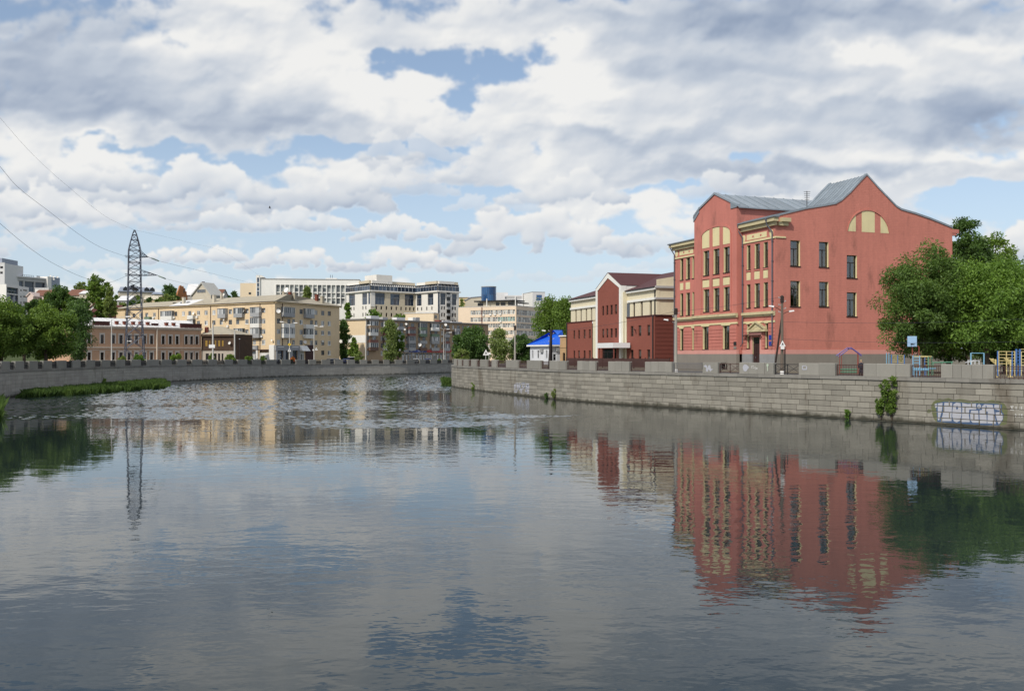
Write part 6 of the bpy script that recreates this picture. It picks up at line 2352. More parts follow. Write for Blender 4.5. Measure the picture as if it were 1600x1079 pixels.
 Br = Fr.pt(Lr + e, e, ze + 0.14)
 n = 16
 for i in range(n):                                   # roof in bands of sheeting
  t0, t1 = i / n, (i + 1) / n
  p0, p1 = Vector(Al).lerp(Vector(Bl), t0), Vector(Al).lerp(Vector(Bl), t1)
  q0, q1 = Vector(Rl).lerp(Vector(ridge_c), max(0, (t0 - 0.09) / 0.91)), Vector(Rl).lerp(Vector(ridge_c), max(0, (t1 - 0.09) / 0.91))
  MB().poly([p0, p1, q1, q0]).build('roof_sheet', MATS['white_roof' if i in (6, 7) else 'asbestos'], root)
 MB().poly([Bl, Br, Rr, ridge_c]).build('roof_slope', MATS['asbestos'], root)
 MB().poly([Br, Fr.pt(Lr + e, -12, ze + 0.14), Rr]).poly([Fr.pt(Lr + e, -12, ze + 0.14), Fr.pt(8, -12, ze + 0.14), ridge_c, Rr]).poly(
  [Fl.pt(L - 8, -12, ze + 0.14), Fl.pt(-e, -12, ze + 0.14), Rl, ridge_c]).poly([Fl.pt(-e, -12, ze + 0.14), Al, Rl]).build('roof_slope', MATS['asbestos'], root)
 sk = MB()
 for k in (0.36, 0.41, 0.45):
  p = Vector(Al).lerp(Vector(Bl), k)
  q = Vector(Rl).lerp(Vector(ridge_c), max(0, (k - 0.09) / 0.91))
  c = p.lerp(q, 0.5)
  f2 = Face(c[:2], u=Fl.u)
  sk.box(f2, -0.5, 0.5, -0.4, 0.3, c.z - 0.1, c.z + 0.22)
 sk.build('skylight', MATS['pane_black'], root)
 def stack(fc, px, py0, py1, wpx, d, m_):
  a = fc.a(px, d)
  w = wpx / 1450 * fc.Y(a, d)
  MB().box(fc, a - w / 2, a + w / 2, d - 0.8, d, fc.z(py1, a, d), fc.z(py0, a, d)).box(fc, a - w / 2 - 0.08, a + w / 2 + 0.08, d - 0.88, d + 0.08, fc.z(py0, a, d) + 0.003, fc.z(py0, a, d) + 0.16).build('chimney', MATS[m_], root)
 stack(Fl, 333, 461.5, 474, 5.0, -1.5, 'house_cream')
 stack(Fl, 345, 458.5, 466, 2.6, -5, 'house_cream')
 stack(Fl, 285.6, 465, 478, 4.2, -2, 'house_cream')
 stack(Fl, 220.5, 465.5, 475, 1.8, -5, 'house_cream')
 stack(Fr, 462, 457.8, 474, 4.0, -1.2, 'asbestos')
 stack(Fr, 505.4, 463.4, 477, 5.6, -1.2, 'asbestos')
 stack(Fr, 445.6, 456, 464, 5.0, -4.5, 'asbestos')
 stack(Fr, 454.6, 456.6, 466, 3.4, -3.2, 'chimney_red')
 stack(Fr, 496.5, 460.6, 471, 4.6, -3.4, 'chimney_red')
 x, y, z = Fl.pt(L - 2.4, -6.2, 0)
 rod_dish(root, x, y, Fl.z(452.8, L - 2.4, -6.2), 0.78)
 x, y, z = Fr.pt(Fr.a(458.4, -2.2), -2.2, 0)
 rod_dish(root, x, y, Fr.z(463.6, Fr.a(458.4, -2.2), -2.2), 0.5)
 x, y, z = Fl.pt(Fl.a(349, -5.6), -5.6, 0)
 rod_dish(root, x, y, Fl.z(460.2, Fl.a(349, -5.6), -5.6), 0.45)


yellow_block()


def panel_block():
 YC, YR = 300, 340
 Fr = Face((WX(571.6, YC), YC), (WX(720, YR), YR))
 L = Fr.a(763)
 Fe = Face((np.array(Fr.pt(0, -12.4, 0)[:2])), np.array(Fr.pt(0, 0, 0)[:2]))     # lit end wall
 Le = Fe.L
 root = bthing('apartment_block', 'long brown panel apartment block with blue and red shop signs and blank tan end wall', 'apartment block', Fr, 2.8)
 zg = 2.6
 ze = Fr.z(499.4, 0)
 m = MATS['panel_brown']
 rr = [Fr.z(y, 2) for y in (502.4, 513.0, 524.6, 536.2, 548.0)]     # window heads of five floors
 hw = 1.45
 rnd = random.Random(3)
 wins = []
 wc = [(573.6, 576.8), (594.9, 598.2), (611.5, 614.5), (617.8, 620.8), (634.0, 636.6), (653.6, 656), (671.5, 674.2), (689.6, 692.2), (706.6, 709.2), (722, 724.6), (738, 740.5), (752, 754.5)]
 for x0, x1 in wc:
  ac, _, w, _ = Fr.rect(x0, x1, 500, 510)
  for r in range(5):
   if r == 4 and 626 < x0 < 704:
    continue
   wins.append(((ac, rr[r] - hw, max(w, 0.95), hw), rnd.choice(('pvc', 'wood', 'grey'))))
 bc = [(578.8, 591.2), (601.3, 608.6), (622.7, 632), (640, 649.7), (657.5, 667.7), (675.6, 686.8), (695.8, 703.2), (712.7, 719.2), (728, 735), (743, 750)]
 for x0, x1 in bc:
  c = (Fr.a(x0) + Fr.a(x1)) / 2
  for r in range(4):
   wins.append(((c, rr[r] - hw - 0.5, 1.7, hw + 0.5), 'grey'))
 store = []
 s0, s1 = 627.5, 703
 n = 14
 zsh = Fr.z(551.2, Fr.a(660))
 for i in range(n):
  x0, x1 = s0 + (s1 - s0) * i / n, s0 + (s1 - s0) * (i + 1) / n
  b0, b1 = Fr.a(x0), Fr.a(x1)
  store.append((((b0 + b1) / 2, zg + 0.3, (b1 - b0) - 0.16, zsh - zg - 0.3), 'shop'))
 facade(root, Fr, 0, L, zg, ze, wins + store, m, 0, 0.14)
 MB().wall(Fe, 0, Le, zg, ze).build('end_wall', MATS['panel_buff'], root)
 MB().box(Fe, 0.1, Le - 0.05, -0.02, 0.05, Fe.z(535.2, Le), Fe.z(523.2, Le)).build('end_panel', MATS['modern_white'], root)
 MB().poly([Fr.pt(L, 0, zg), Fr.pt(L, -12.4, zg), Fr.pt(L, -12.4, ze), Fr.pt(L, 0, ze)]).poly([Fr.pt(L, -12.4, zg), Fr.pt(0, -12.4, zg), Fr.pt(0, -12.4, ze), Fr.pt(L, -12.4, ze)]).build('rear_wall', m, root)
 MB().box(Fr, -0.4, L + 0.3, -12.8, 0.5, ze + 0.003, ze + 0.42).build('roof', MATS['roof_felt'], root)
 pal = ['balcony_grey', 'balcony_white', 'balcony_green', 'balcony_brown', 'balcony_red', 'balcony_grey']
 fixed = {(0, 0): ('white', 'panel_brown'), (0, 1): ('white', 'balcony_white'), (0, 2): ('open', 'balcony_red'), (0, 3): ('white', 'balcony_brown'), (1, 0): ('white', 'balcony_white'),
    (3, 0): ('open', 'balcony_red'), (4, 0): ('grey', 'balcony_green'), (4, 1): ('grey', 'balcony_green'), (5, 0): ('white', 'balcony_white'), (5, 2): ('white', 'balcony_grey'), (3, 2): ('grey', 'balcony_grey')}
 for j, (x0, x1) in enumerate(bc):
  for r in range(4):
   k, p = fixed.get((j, r), (rnd.choice(('open', 'open', 'grey')), rnd.choice(pal)))
   balcony(root, Fr, Fr.a(x0, 1.0), Fr.a(x1, 1.0), rr[r] - hw - 0.75, rr[r] + 0.2, k, p, 1.0, 0.95)
 # shop band
 for x0, x1, mm in ((637.3, 664.8, 'shop_blue'), (664.9, 703.4, 'shop_red'), (629.5, 637.2, 'shop_grey')):
  b0, b1 = Fr.a(x0), Fr.a(x1)
  z1, z0 = Fr.z(546.4, Fr.a(660)), Fr.z(550.2, Fr.a(660))
  MB().box(Fr, b0 + 0.02, b1 - 0.02, 0.003, 0.6, z0, z1).build('shop_sign', MATS[mm], root)
 for x0, x1, n in ((639, 643.5, 3), (651, 660.5, 5), (674, 680, 6), (686, 701, 13)):
  b0, b1 = Fr.a(x0), Fr.a(x1)
  z1, z0 = Fr.z(547.2, Fr.a(660)), Fr.z(549.4, Fr.a(660))
  lt = MB()
  for i in range(n):
   c0 = b0 + (b1 - b0) * i / n
   w = (b1 - b0) / n * 0.66
   lt.box(Fr, c0, c0 + w * 0.3, 0.605, 0.62, z0, z1)
   lt.box(Fr, c0 + w * 0.3, c0 + w, 0.605, 0.62, z0 if i % 2 else z1 - 0.12, (z0 + 0.12) if i % 2 else z1)
  lt.build('lettering', MATS['lamp_white' if x0 < 665 else 'house_pink'], root)
 for x0, x1, y0, y1, d, mm in ((579.4, 592.2, 493.2, 498, -4, 'concrete_light'), (598, 606, 495.4, 498.6, -4, 'concrete'), (620, 633, 495.8, 500, -4, 'concrete_light'), (645, 649.6, 496, 500.6, -3, 'modern_white'),
         (650.4, 656, 495.8, 500.6, -3, 'concrete'), (692, 703.4, 501, 504, -4, 'concrete_light'), (706, 722, 502.4, 505, -4, 'concrete_light'), (686.5, 690.2, 500, 504, -3, 'chimney_red')):
  b0, b1 = Fr.a(x0, d), Fr.a(x1, d)
  MB().box(Fr, b0, b1, d - 2.2, d, ze + 0.41, Fr.z(y0, (b0 + b1) / 2, d)).build('roof_box', MATS[mm], root)
 for px, py, r in ((634.6, 505.8, 0.4), (655.8, 538.2, 0.62), (696.2, 507, 0.52), (632.4, 514.2, 0.35)):
  dish(root, Fr, px, py, r, 1.2)
 MB().tube([Fr.pt(0.0, 0.12, ze), Fr.pt(0.0, 0.12, zg)], 0.12, 6).build('downpipe', MATS['lamp_pole'], root)
 MB().tube([Fr.pt(Fr.a(637.6), 0.12, ze), Fr.pt(Fr.a(637.6), 0.12, zg + 3)], 0.1, 6).build('downpipe', MATS['balcony_grey'], root)


panel_block()


def white_modern():
 Y = 430
 Fc = Face((WX(375, Y), Y), (WX(562, Y + 6), Y + 6))
 root = bthing('office_building', 'long white modernist office with tall piers and dark ribbon of windows on hill', 'office building', Fc, 12)
 z0 = 8
 a = Fc.a
 zt = Fc.z(436.4, 30)
 zwt, zwm0, zwm1, zwb = Fc.z(445.0, 30), Fc.z(456.0, 30), Fc.z(457.4, 30), Fc.z(464.0, 30)
 x0, x1, n = 431.0, 561.0, 18
 wins = []
 for i in range(n):
  p0 = x0 + (x1 - x0) * i / n
  p1 = p0 + (x1 - x0) / n
  c, w = (a(p0) + a(p1)) / 2, abs(a(p1) - a(p0)) * 0.84
  wins.append(((c, zwm0, w, zwt - zwm0), 'bay'))
  wins.append(((c, zwb, w, zwm1 - zwb), 'bay'))
  if i >= 8:
   wins.append(((c, Fc.z(474.4, 30), w, Fc.z(465.6, 30) - Fc.z(474.4, 30)), 'bay'))
 facade(root, Fc, a(406.6), a(562), z0, zt, wins, MATS['modern_white'], 0, 0.7)
 for i in range(n + 1):
  p0 = a(x0 + (x1 - x0) * i / n)
  MB().box(Fc, p0 - 0.2, p0 + 0.2, 0.003, 0.5, zwb - 4.5, zwt).build('pier', MATS['modern_white'], root)
 MB().box(Fc, a(406.6), a(562), -16, 0.25, zt + 0.003, zt + 0.3).build('roof', MATS['concrete'], root)
 MB().box(Fc, a(375), a(400.2), -14, -0.4, z0, Fc.z(442.0, 3)).build('annex', MATS['modern_cream'], root)
 MB().box(Fc, a(388.4), a(392), -0.395, -0.30, Fc.z(459.6, 3), Fc.z(456.4, 3)).build('window', MATS['pane_black'], root)
 t = MB().box(Fc, a(400.3), a(402), -8, 0.6, z0, Fc.z(429.8, 6)).box(Fc, a(405.4), a(406.5), -8, 0.6, z0, Fc.z(433.5, 6)).box(Fc, a(402), a(405.4), -8, 0.6, Fc.z(433.8, 6), Fc.z(429.8, 6))
 t.prism(Fc, [(a(405.4), Fc.z(433.6, 6)), (a(413.5), Fc.z(433.4, 6)), (a(409), Fc.z(430.0, 6)), (a(405.4), Fc.z(429.8, 6))], -8, 0.4)
 for y in (441.5, 448.6, 454.6):
  t.box(Fc, a(402.01), a(405.39), -7.9, 0.5, Fc.z(y + 0.5, 6), Fc.z(y - 0.5, 6))
 t.build('stair_tower', MATS['modern_white'], root)
 MB().box(Fc, a(402.02), a(405.38), -7, 0.3, z0, Fc.z(433.9, 6)).build('stair_glass', MATS['pane_blue'], root)
 MB().box(Fc, a(507.6), a(525.4), -9, -4, zt + 0.3, Fc.z(432.6, 20)).build('roof_box', MATS['modern_white'], root)
 for px in (514.6, 517.6):
  MB().tube([Fc.pt(a(px), -6, zt), Fc.pt(a(px), -6, Fc.z(427, 20))], 0.1, 4).build('aerial', MATS['cable'], root)
 MB().poly([Fc.pt(a(375), -14, z0), Fc.pt(a(375), -0.4, z0), Fc.pt(a(375), -0.4, z0 + 1), Fc.pt(a(375), -14, z0 + 1)]).poly([Fc.pt(a(562), -16, z0), Fc.pt(a(406.6), -16, z0), Fc.pt(a(406.6), -16, zt), Fc.pt(a(562), -16, zt)]).build('rear_wall', MATS['modern_white'], root)


white_modern()


def glass_block():
 YB = 400
 PB = np.array((WX(579, YB), YB))
 FB = Face(PB, u=(0.75, 0.66))
 LB_ = FB.a(649.6)
 PC = FB.pt(LB_, 0, 0)[:2]
 FC_ = Face(PC, u=(0.66, -0.75))
 LC = FC_.a(684.2)
 FD = Face(FC_.pt(LC, 0, 0)[:2], u=(0.75, 0.66))
 LD = FD.a(717.0)
 PA = (WX(541, 416), 416)
 FA = Face(PA, PB)
 LA = FA.L
 root = bthing('office_building', 'white stone and blue glass office with stepped L plan and glazed attic floor', 'office building', FB, 12)
 z0 = 6
 zat0, zat1 = FB.z(453.0, 0), FB.z(442.0, 0)            # glazed attic storey
 zpar = FB.z(437.6, 0)
 zg1, zg0 = FB.z(455.4, 0) , FB.z(475.0, 0)             # tall panes
 zs = [(FB.z(477.4, 0), FB.z(482.8, 0)), (FB.z(487.8, 0), FB.z(493.8, 0)), (FB.z(499, 0), FB.z(505, 0))]
 zg1 -= 0.35

 def face(fc, L, m, talls, smalls, ys=2):
  wins = []
  for x0, x1 in talls:
   b0, b1 = fc.a(x0), fc.a(x1)
   b0, b1 = max(b0, 0.25), min(b1, L - 0.25)
   wins.append((((b0 + b1) / 2, zg0, b1 - b0, zg1 - zg0), 'tower'))
  for px in smalls:
   c = fc.a(px)
   if 0.6 < c < L - 0.6:
    for zt, zb in zs:
     wins.append(((c, zb, 0.85, zt - zb), 'small'))
  facade(root, fc, 0, L, z0, zat0 - 0.55, wins, MATS[m], 0, 0.3)
  return wins
 face(FA, LA, 'hotel_white', ((545, 554.6), (565.9, 573.6), (575.2, 578.6)), (548.6, 553, 567, 571.6))
 face(FB, LB_, 'hotel_beige', ((586.2, 601.4), (610, 624.6), (632.6, 646.6)), (588.2, 596, 604, 611.8, 619.4, 626.8, 634.4, 640.6, 646.6))
 face(FC_, LC, 'hotel_white', ((651.0, 658.6), (668.2, 677)), (652.6, 658.8, 666.8, 674.8))
 face(FD, LD, 'hotel_white', ((688.2, 696.4), (706.4, 713.6)), (690.6, 694.4, 707.4, 711.4))
 # pale strips beside the beige panels of face B
 for x0, x1 in ((579.2, 585.8),):
  MB().box(FB, FB.a(x0) + 0.02, FB.a(x1), 0.003, 0.12, zg0 - 1, zat0 - 0.56).build('cladding', MATS['hotel_white'], root)
 # glass corner shaft and balcony stack on face D
 MB().box(FD, 0.02, FD.a(686.4), -0.6, 0.10, z0, zat0 - 0.56).build('stair_glass', MATS['pane_blue'], root)
 b0, b1 = FD.a(697.8), FD.a(703.6)
 MB().box(FD, b0, b1, 0.003, 0.06, z0, zat0 - 0.56).build('loggia', MATS['pane_black'], root)
 for k in range(6):
  zz = zat0 - 1.5 - k * 2.75
  MB().box(FD, b0 - 0.05, b1 + 0.05, 0.003, 0.7, zz - 1.1, zz).build('loggia_parapet', MATS['balcony_grey'], root)
 # ledge, attic glazing, parapet for every wing
 for fc, L in ((FA, LA), (FB, LB_), (FC_, LC), (FD, LD)):
  e0 = 0.5 if fc in (FC_, FD, FB) else 0
  MB().box(fc, -0.02, L + (0.6 if fc in (FD, FC_, FA) else 0.0), -3, 0.75, zat0 - 0.546, zat0).build('ledge', MATS['hotel_white'], root)
  n = max(3, int(L / 1.9))
  pn = MB()
  for i in range(n):
   x0, x1 = L * i / n, L * (i + 1) / n - 0.12
   pn.poly([fc.pt(x0, 0.3, zat0 + 0.003), fc.pt(x1, 0.3, zat0 + 0.003), fc.pt(x1, 0.3, zat0 + 2.0), fc.pt(x0, 0.3, zat0 + 2.0)])
   pn.poly([fc.pt(x0, 0.3, zat0 + 2.0), fc.pt(x1, 0.3, zat0 + 2.0), fc.pt(x1, -0.9, zat1), fc.pt(x0, -0.9, zat1)])
  pn.build('attic_glazing', MATS['pane_blue'], root)
  fr = MB()
  for i in range(n + 1):
   x = min(L * i / n - 0.06, L - 0.1)
   fr.bar(fc.pt(x, 0.31, zat0), fc.pt(x, 0.31, zat0 + 2.0), 0.035)
   fr.bar(fc.pt(x, 0.31, zat0 + 2.0), fc.pt(x, -0.9, zat1 + 0.02), 0.05)
  fr.box(fc, 0, L, 0.25, 0.36, zat0 + 1.95, zat0 + 2.05)
  fr.build('glazing_bar', MATS['hotel_white'], root)
  MB().box(fc, -0.3, L + 0.1, -9, -0.7, zat1 + 0.003, zpar).build('parapet', MATS['hotel_white' if fc in (FA, FC_) else 'hotel_beige'], root)
 MB().box(FA, FA.a(560.8), FA.a(579), -11, -3.0, zat1, FA.z(430.2, FA.a(568), -3)).build('lift_tower', MATS['hotel_white'], root)
 # body behind the facades
 b = MB()
 b.poly([FD.pt(LD, 0, z0), FD.pt(LD, -16, z0), FD.pt(LD, -16, zat1), FD.pt(LD, 0, zat1)])
 b.poly([FA.pt(0, -20, z0), FA.pt(0, 0, z0), FA.pt(0, 0, zat1), FA.pt(0, -20, zat1)])
 b.poly([FD.pt(LD, -16, zat1), FA.pt(0, -20, zat1), FA.pt(0, 0, zat1 - 0.02), FB.pt(0, 0, zat1 - 0.02), FB.pt(LB_, 0, zat1 - 0.02), FD.pt(0, 0, zat1 - 0.02), FD.pt(LD, 0, zat1 - 0.02)][::-1])
 b.build('rear_wall', MATS['hotel_white'], root)
 # roof fins seen as a row of bright slats over face B
 n = 22
 sl = MB()
 for i in range(n):
  x = LB_ * (i + 0.5) / n
  sl.hexa([FB.pt(x - 0.16, 0.34, zat0 + 2.06), FB.pt(x + 0.22, 0.34, zat0 + 2.06), FB.pt(x + 0.22, 0.2, zat0 + 2.06), FB.pt(x - 0.22, 0.2, zat0 + 2.06),
     FB.pt(x - 0.22, -0.7, zat1 + 0.1), FB.pt(x + 0.22, -0.7, zat1 + 0.1), FB.pt(x + 0.22, -0.85, zat1 + 0.1), FB.pt(x - 0.22, -0.85, zat1 + 0.1)])
 sl.build('roof_fin', MATS['hotel_white'], root, kind='stuff')


glass_block()


def annex_block():
 Fc = Face((WX(632.6, 392), 392), (WX(677.4, 388), 388))
 t = bthing('plant_building', 'low plain cream box building in front of the glass office', 'building', Fc, 5)
 MB().box(Fc, 0, Fc.L, -6, 0, 3, Fc.z(489.6, 2)).build('wall', MATS['modern_cream'], t)
 MB().box(Fc, -0.2, Fc.L + 0.2, -6.2, 0.2, Fc.z(489.6, 2) + 0.003, Fc.z(489.0, 2) + 0.1).build('roof', MATS['concrete_light'], t)
 Fs = Fc.side(Fc.L)
 MB().box(Fs, 1.0, 3.6, 0.003, 0.06, Fc.z(497, Fc.L), Fc.z(492, Fc.L)).build('window', MATS['pane_black'], t)


annex_block()


def cream_office():
 Yl, Yc, Yr = 393.5, 380, 397
 Fl = Face((WX(716, Yl), Yl), (WX(806.4, Yc), Yc))
 Fr = Face((WX(806.4, Yc), Yc), u=(-Fl.n[0], -Fl.n[1]))
 L = Fl.L
 Lr = Fr.a(846)
 root = bthing('office_building', 'cream six storey office with ribbon windows and dark rooftop pavilion', 'office building', Fl, 3)
 zg = 2.6
 ze = Fl.z(477.8, L)
 rows = [(483.6, 490.6), (494.8, 501.8), (505.0, 511.4), (516.0, 522.4), (527.2, 533.4), (538, 544)]
 zr = [(Fl.z(y0, L - 4), Fl.z(y1, L - 4)) for y0, y1 in rows]
 wins = []
 p0, p1, n = 735.0, 804.6, 18
 for r, (zt, zb) in enumerate(zr):
  for i in range(n):
   x0, x1 = Fl.a(p0 + (p1 - p0) * i / n), Fl.a(p0 + (p1 - p0) * (i + 1) / n)
   wins.append((((x0 + x1) / 2, zb, (x1 - x0) - 0.08, zt - zb), 'ribbon_teal' if r == 1 and i > 10 else 'ribbon'))
 facade(root, Fl, 0, L, zg, ze, wins, MATS['office_strip'], 0, 0.2)
 wins = []
 n = 12
 for r, (zt, zb) in enumerate(zr):
  for i in range(n):
   x0, x1 = 0.6 + (Lr - 1.0) * i / n, 0.6 + (Lr - 1.0) * (i + 1) / n
   wins.append((((x0 + x1) / 2, zb - 0.3, (x1 - x0) - 0.06, zt - zb + 0.3), 'ribbon'))
 facade(root, Fr, 0, Lr, zg, ze, wins, MATS['office_strip'], 0, 0.2)
 MB().poly([Fl.pt(0, -Lr, zg), Fl.pt(0, 0, zg), Fl.pt(0, 0, ze), Fl.pt(0, -Lr, ze)]).poly([Fr.pt(Lr, 0, zg), Fr.pt(Lr, -L, zg), Fr.pt(Lr, -L, ze), Fr.pt(Lr, 0, ze)]).build('rear_wall', MATS['office_strip'], root)
 MB().box(Fl, -0.05, L + 0.05, -Lr, 0.05, ze + 0.003, ze + 0.25).build('roof', MATS['concrete'], root)
 # rooftop pavilion
 b0, b1 = Fl.a(744, -3), Fl.a(803, -3)
 zp = Fl.z(470.6, L - 8, -3)
 MB().box(Fl, b0 + 1.5, b1 - 1.5, -9, -3.5, ze + 0.25, zp).build('pavilion_wall', MATS['hotel_beige'], root)
 for px0, px1 in ((745.5, 754), (774, 779.5), (781.5, 789), (793, 801)):
  MB().box(Fl, Fl.a(px0, -3), Fl.a(px1, -3), -3.6, -3.42, ze + 0.6, zp - 0.3).build('pavilion_glass', MATS['pane_black'], root)
 MB().box(Fl, b0 - 0.5, b1 + 0.8, -11, -2.0, zp + 0.003, zp + 0.5).build('pavilion_roof', MATS['dark_metal'], root)
 MB().box(Fl, b1 + 0.9, b1 + 3.4, -10, -3.0, zp - 1.0, zp - 0.6).build('pavilion_roof', MATS['dark_metal'], root)
 for px, py in ((766.8, 491.2), (774, 491), (782.4, 490.4), (756, 492), (782.6, 501.8), (773.8, 513.8), (783, 524.6)):
  a, z = Fl.pz(px, py)
  MB().box(Fl, a - 0.42, a + 0.42, 0.05, 0.42, z - 0.4, z + 0.4).build('air_conditioner', MATS['balcony_white' if py < 503 else 'balcony_grey'], root)
 for px, y0 in ((760.6, 466.5), (805.4, 462)):
  a = Fl.a(px, -1)
  MB().tube([Fl.pt(a, -1, ze), Fl.pt(a, -1, Fl.z(y0, a, -1))], 0.22, 6).build('vent_pipe', MATS['dish_white'], root)
 MB().tube([Fl.pt(Fl.a(753.2), 0.2, ze), Fl.pt(Fl.a(753.2), 0.2, Fl.z(512, 3))], 0.16, 6).build('flue', MATS['chimney_red'], root)


cream_office()


def skyline_right():
 Y = 450
 c = thing('glass_tower', 'round blue glass cylinder tower rising behind the cream office', 'tower', (WX(763.6, Y), Y, 8))
 r = (775.4 - 752) / 2 / F * Y
 zt = WZ(448.6, Y)
 n, rows = 22, 7
 pn, fr = MB(), MB()
 for j in range(rows):
  za, zb = 12 + (zt - 12) * j / rows, 12 + (zt - 12) * (j + 1) / rows - 0.1
  for i in range(n):
   a0, a1 = 2 * math.pi * i / n, 2 * math.pi * (i + 1) / n - 0.02
   x, y = WX(763.6, Y), Y
   pn.poly([(x + r * math.cos(t), y + r * math.sin(t), z) for t, z in ((a0, za), (a1, za), (a1, zb), (a0, zb))])
 pn.build('pane', MATS['pane_cylinder'], c)
 MB().lathe((WX(763.6, Y), Y, 8), [(r - 0.12, 0), (r - 0.12, zt - 8 + 0.2)], 22).build('frame', MATS['grey_frame'], c)
 MB().lathe((WX(763.6, Y), Y, zt + 0.003), [(r + 0.1, 0), (r + 0.1, 0.3)], 22).build('roof', MATS['concrete'], c)
 # pale commercial buildings beyond
 Y = 470
 f = Face((WX(775.6, Y), Y), (WX(832, Y), Y))
 t = bthing('commercial_building', 'pale grey stepped commercial building beyond the cream office roof', 'commercial building', f, 6)
 a = f.a
 MB().box(f, 0, a(793.6), -20, 0, 4, f.z(456.8, 2)).build('wall', MATS['concrete_light'], t)
 MB().box(f, a(788.5), a(832), -16, 1.2, 4, f.z(461.4, 2)).build('wall', MATS['concrete_light'], t)
 MB().box(f, a(788.6), a(831.8), -14, 1.24, f.z(466.8, 2), f.z(462.8, 2)).build('fascia', MATS['concrete'], t)
 MB().box(f, a(789.6), a(791), 1.25, 1.4, f.z(467, 2), f.z(464, 2)).build('window', MATS['pane_blue'], t)
 for px in (805.2, 816.2):
  MB().box(f, a(px) - 0.25, a(px) + 0.25, 1.24, 2.2, 10, f.z(459 if px > 810 else 463, 2)).build('flue', MATS['lamp_white'], t)
 for i in range(8):
  MB().box(f, a(791 + i * 5.2), a(791.5 + i * 5.2), 1.203, 1.28, 4, f.z(468.5, 2)).build('panel_joint', MATS['concrete'], t)
 Y = 455
 f = Face((WX(832.2, Y), Y), (WX(851.6, Y + 2), Y + 2))
 t = bthing('commercial_building', 'pale cube shaped building with a square dark blue window', 'commercial building', f, 6)
 h = f.rect(838, 847, 460.4, 469.6)
 facade(t, f, 0, f.L, 4, f.z(456.4, 3), [(h, 'square_blue')], MATS['concrete_light'], 0, 0.1)
 hidden_walls(t, f, f.L, 16, 4, f.z(456.4, 3), MATS['modern_white'], right=True)
 MB().box(f, -0.1, f.L + 0.1, -16, 0.1, f.z(456.4, 3) + 0.003, f.z(456.0, 3) + 0.1).build('roof', MATS['concrete'], t)
 Y = 500
 f = Face((WX(853, Y), Y), (WX(900, Y + 10), Y + 10))
 t = bthing('apartment_block', 'distant pale apartment block just showing above the trees', 'apartment block', f, 6)
 wins = [((f.a(856 + 6 * i), f.z(474.5, 3), 1.4, 1.6), 'small') for i in range(7)]
 facade(t, f, 0, f.L, 4, f.z(470.5, 3), wins, MATS['house_cream'], 0, 0.2)
 hidden_walls(t, f, f.L, 12, 4, f.z(470.5, 3), MATS['house_cream'], right=True)
 MB().box(f, -0.1, f.L, -12, 0.1, f.z(470.5, 3) + 0.003, f.z(470, 3)).build('roof', MATS['concrete'], t)
 # yellow house left of the cylinder
 Y = 430
 f = Face((WX(715, Y), Y), (WX(738, Y), Y))
 t = bthing('house', 'distant yellow rendered house beside the round glass tower', 'house', f, 6)
 wins = [(f.rect(725.4, 727.6, 467.6, 470.4), 'small'), (f.rect(719, 721, 467.6, 470.4), 'small')]
 facade(t, f, 0, f.L, 4, f.z(464.4, 3), wins, MATS['yellow_trim'], 0, 0.2)
 hidden_walls(t, f, f.L, 10, 4, f.z(464.4, 3), MATS['yellow_trim'], right=True)
 MB().box(f, -0.4, f.L + 0.4, -10, 0.4, f.z(464.4, 3) + 0.003, f.z(463.6, 3)).build('roof', MATS['concrete_light'], t)
 Y = 425
 f = Face((WX(727, Y), Y), (WX(752, Y), Y))
 t = bthing('house', 'distant cream gabled house touching the round glass tower', 'house', f, 6)
 zt = f.z(470, 3)
 MB().wall(f, 0, f.L, 4, zt).strip(f, zt, [(0, zt + 0.01), (f.L * 0.35, f.z(465, 3)), (f.L, f.z(463.5, 3))]).build('wall', MATS['house_cream'], t)
 MB().prism(f, [(-0.4, zt), (f.L * 0.35, f.z(465, 3)), (f.L, f.z(463.5, 3)), (f.L, f.z(463.5, 3) + 0.3), (f.L * 0.35, f.z(465, 3) + 0.3), (-0.4, zt + 0.3)], -9, 0.3).build('roof', MATS['slate_blue'], t)


skyline_right()


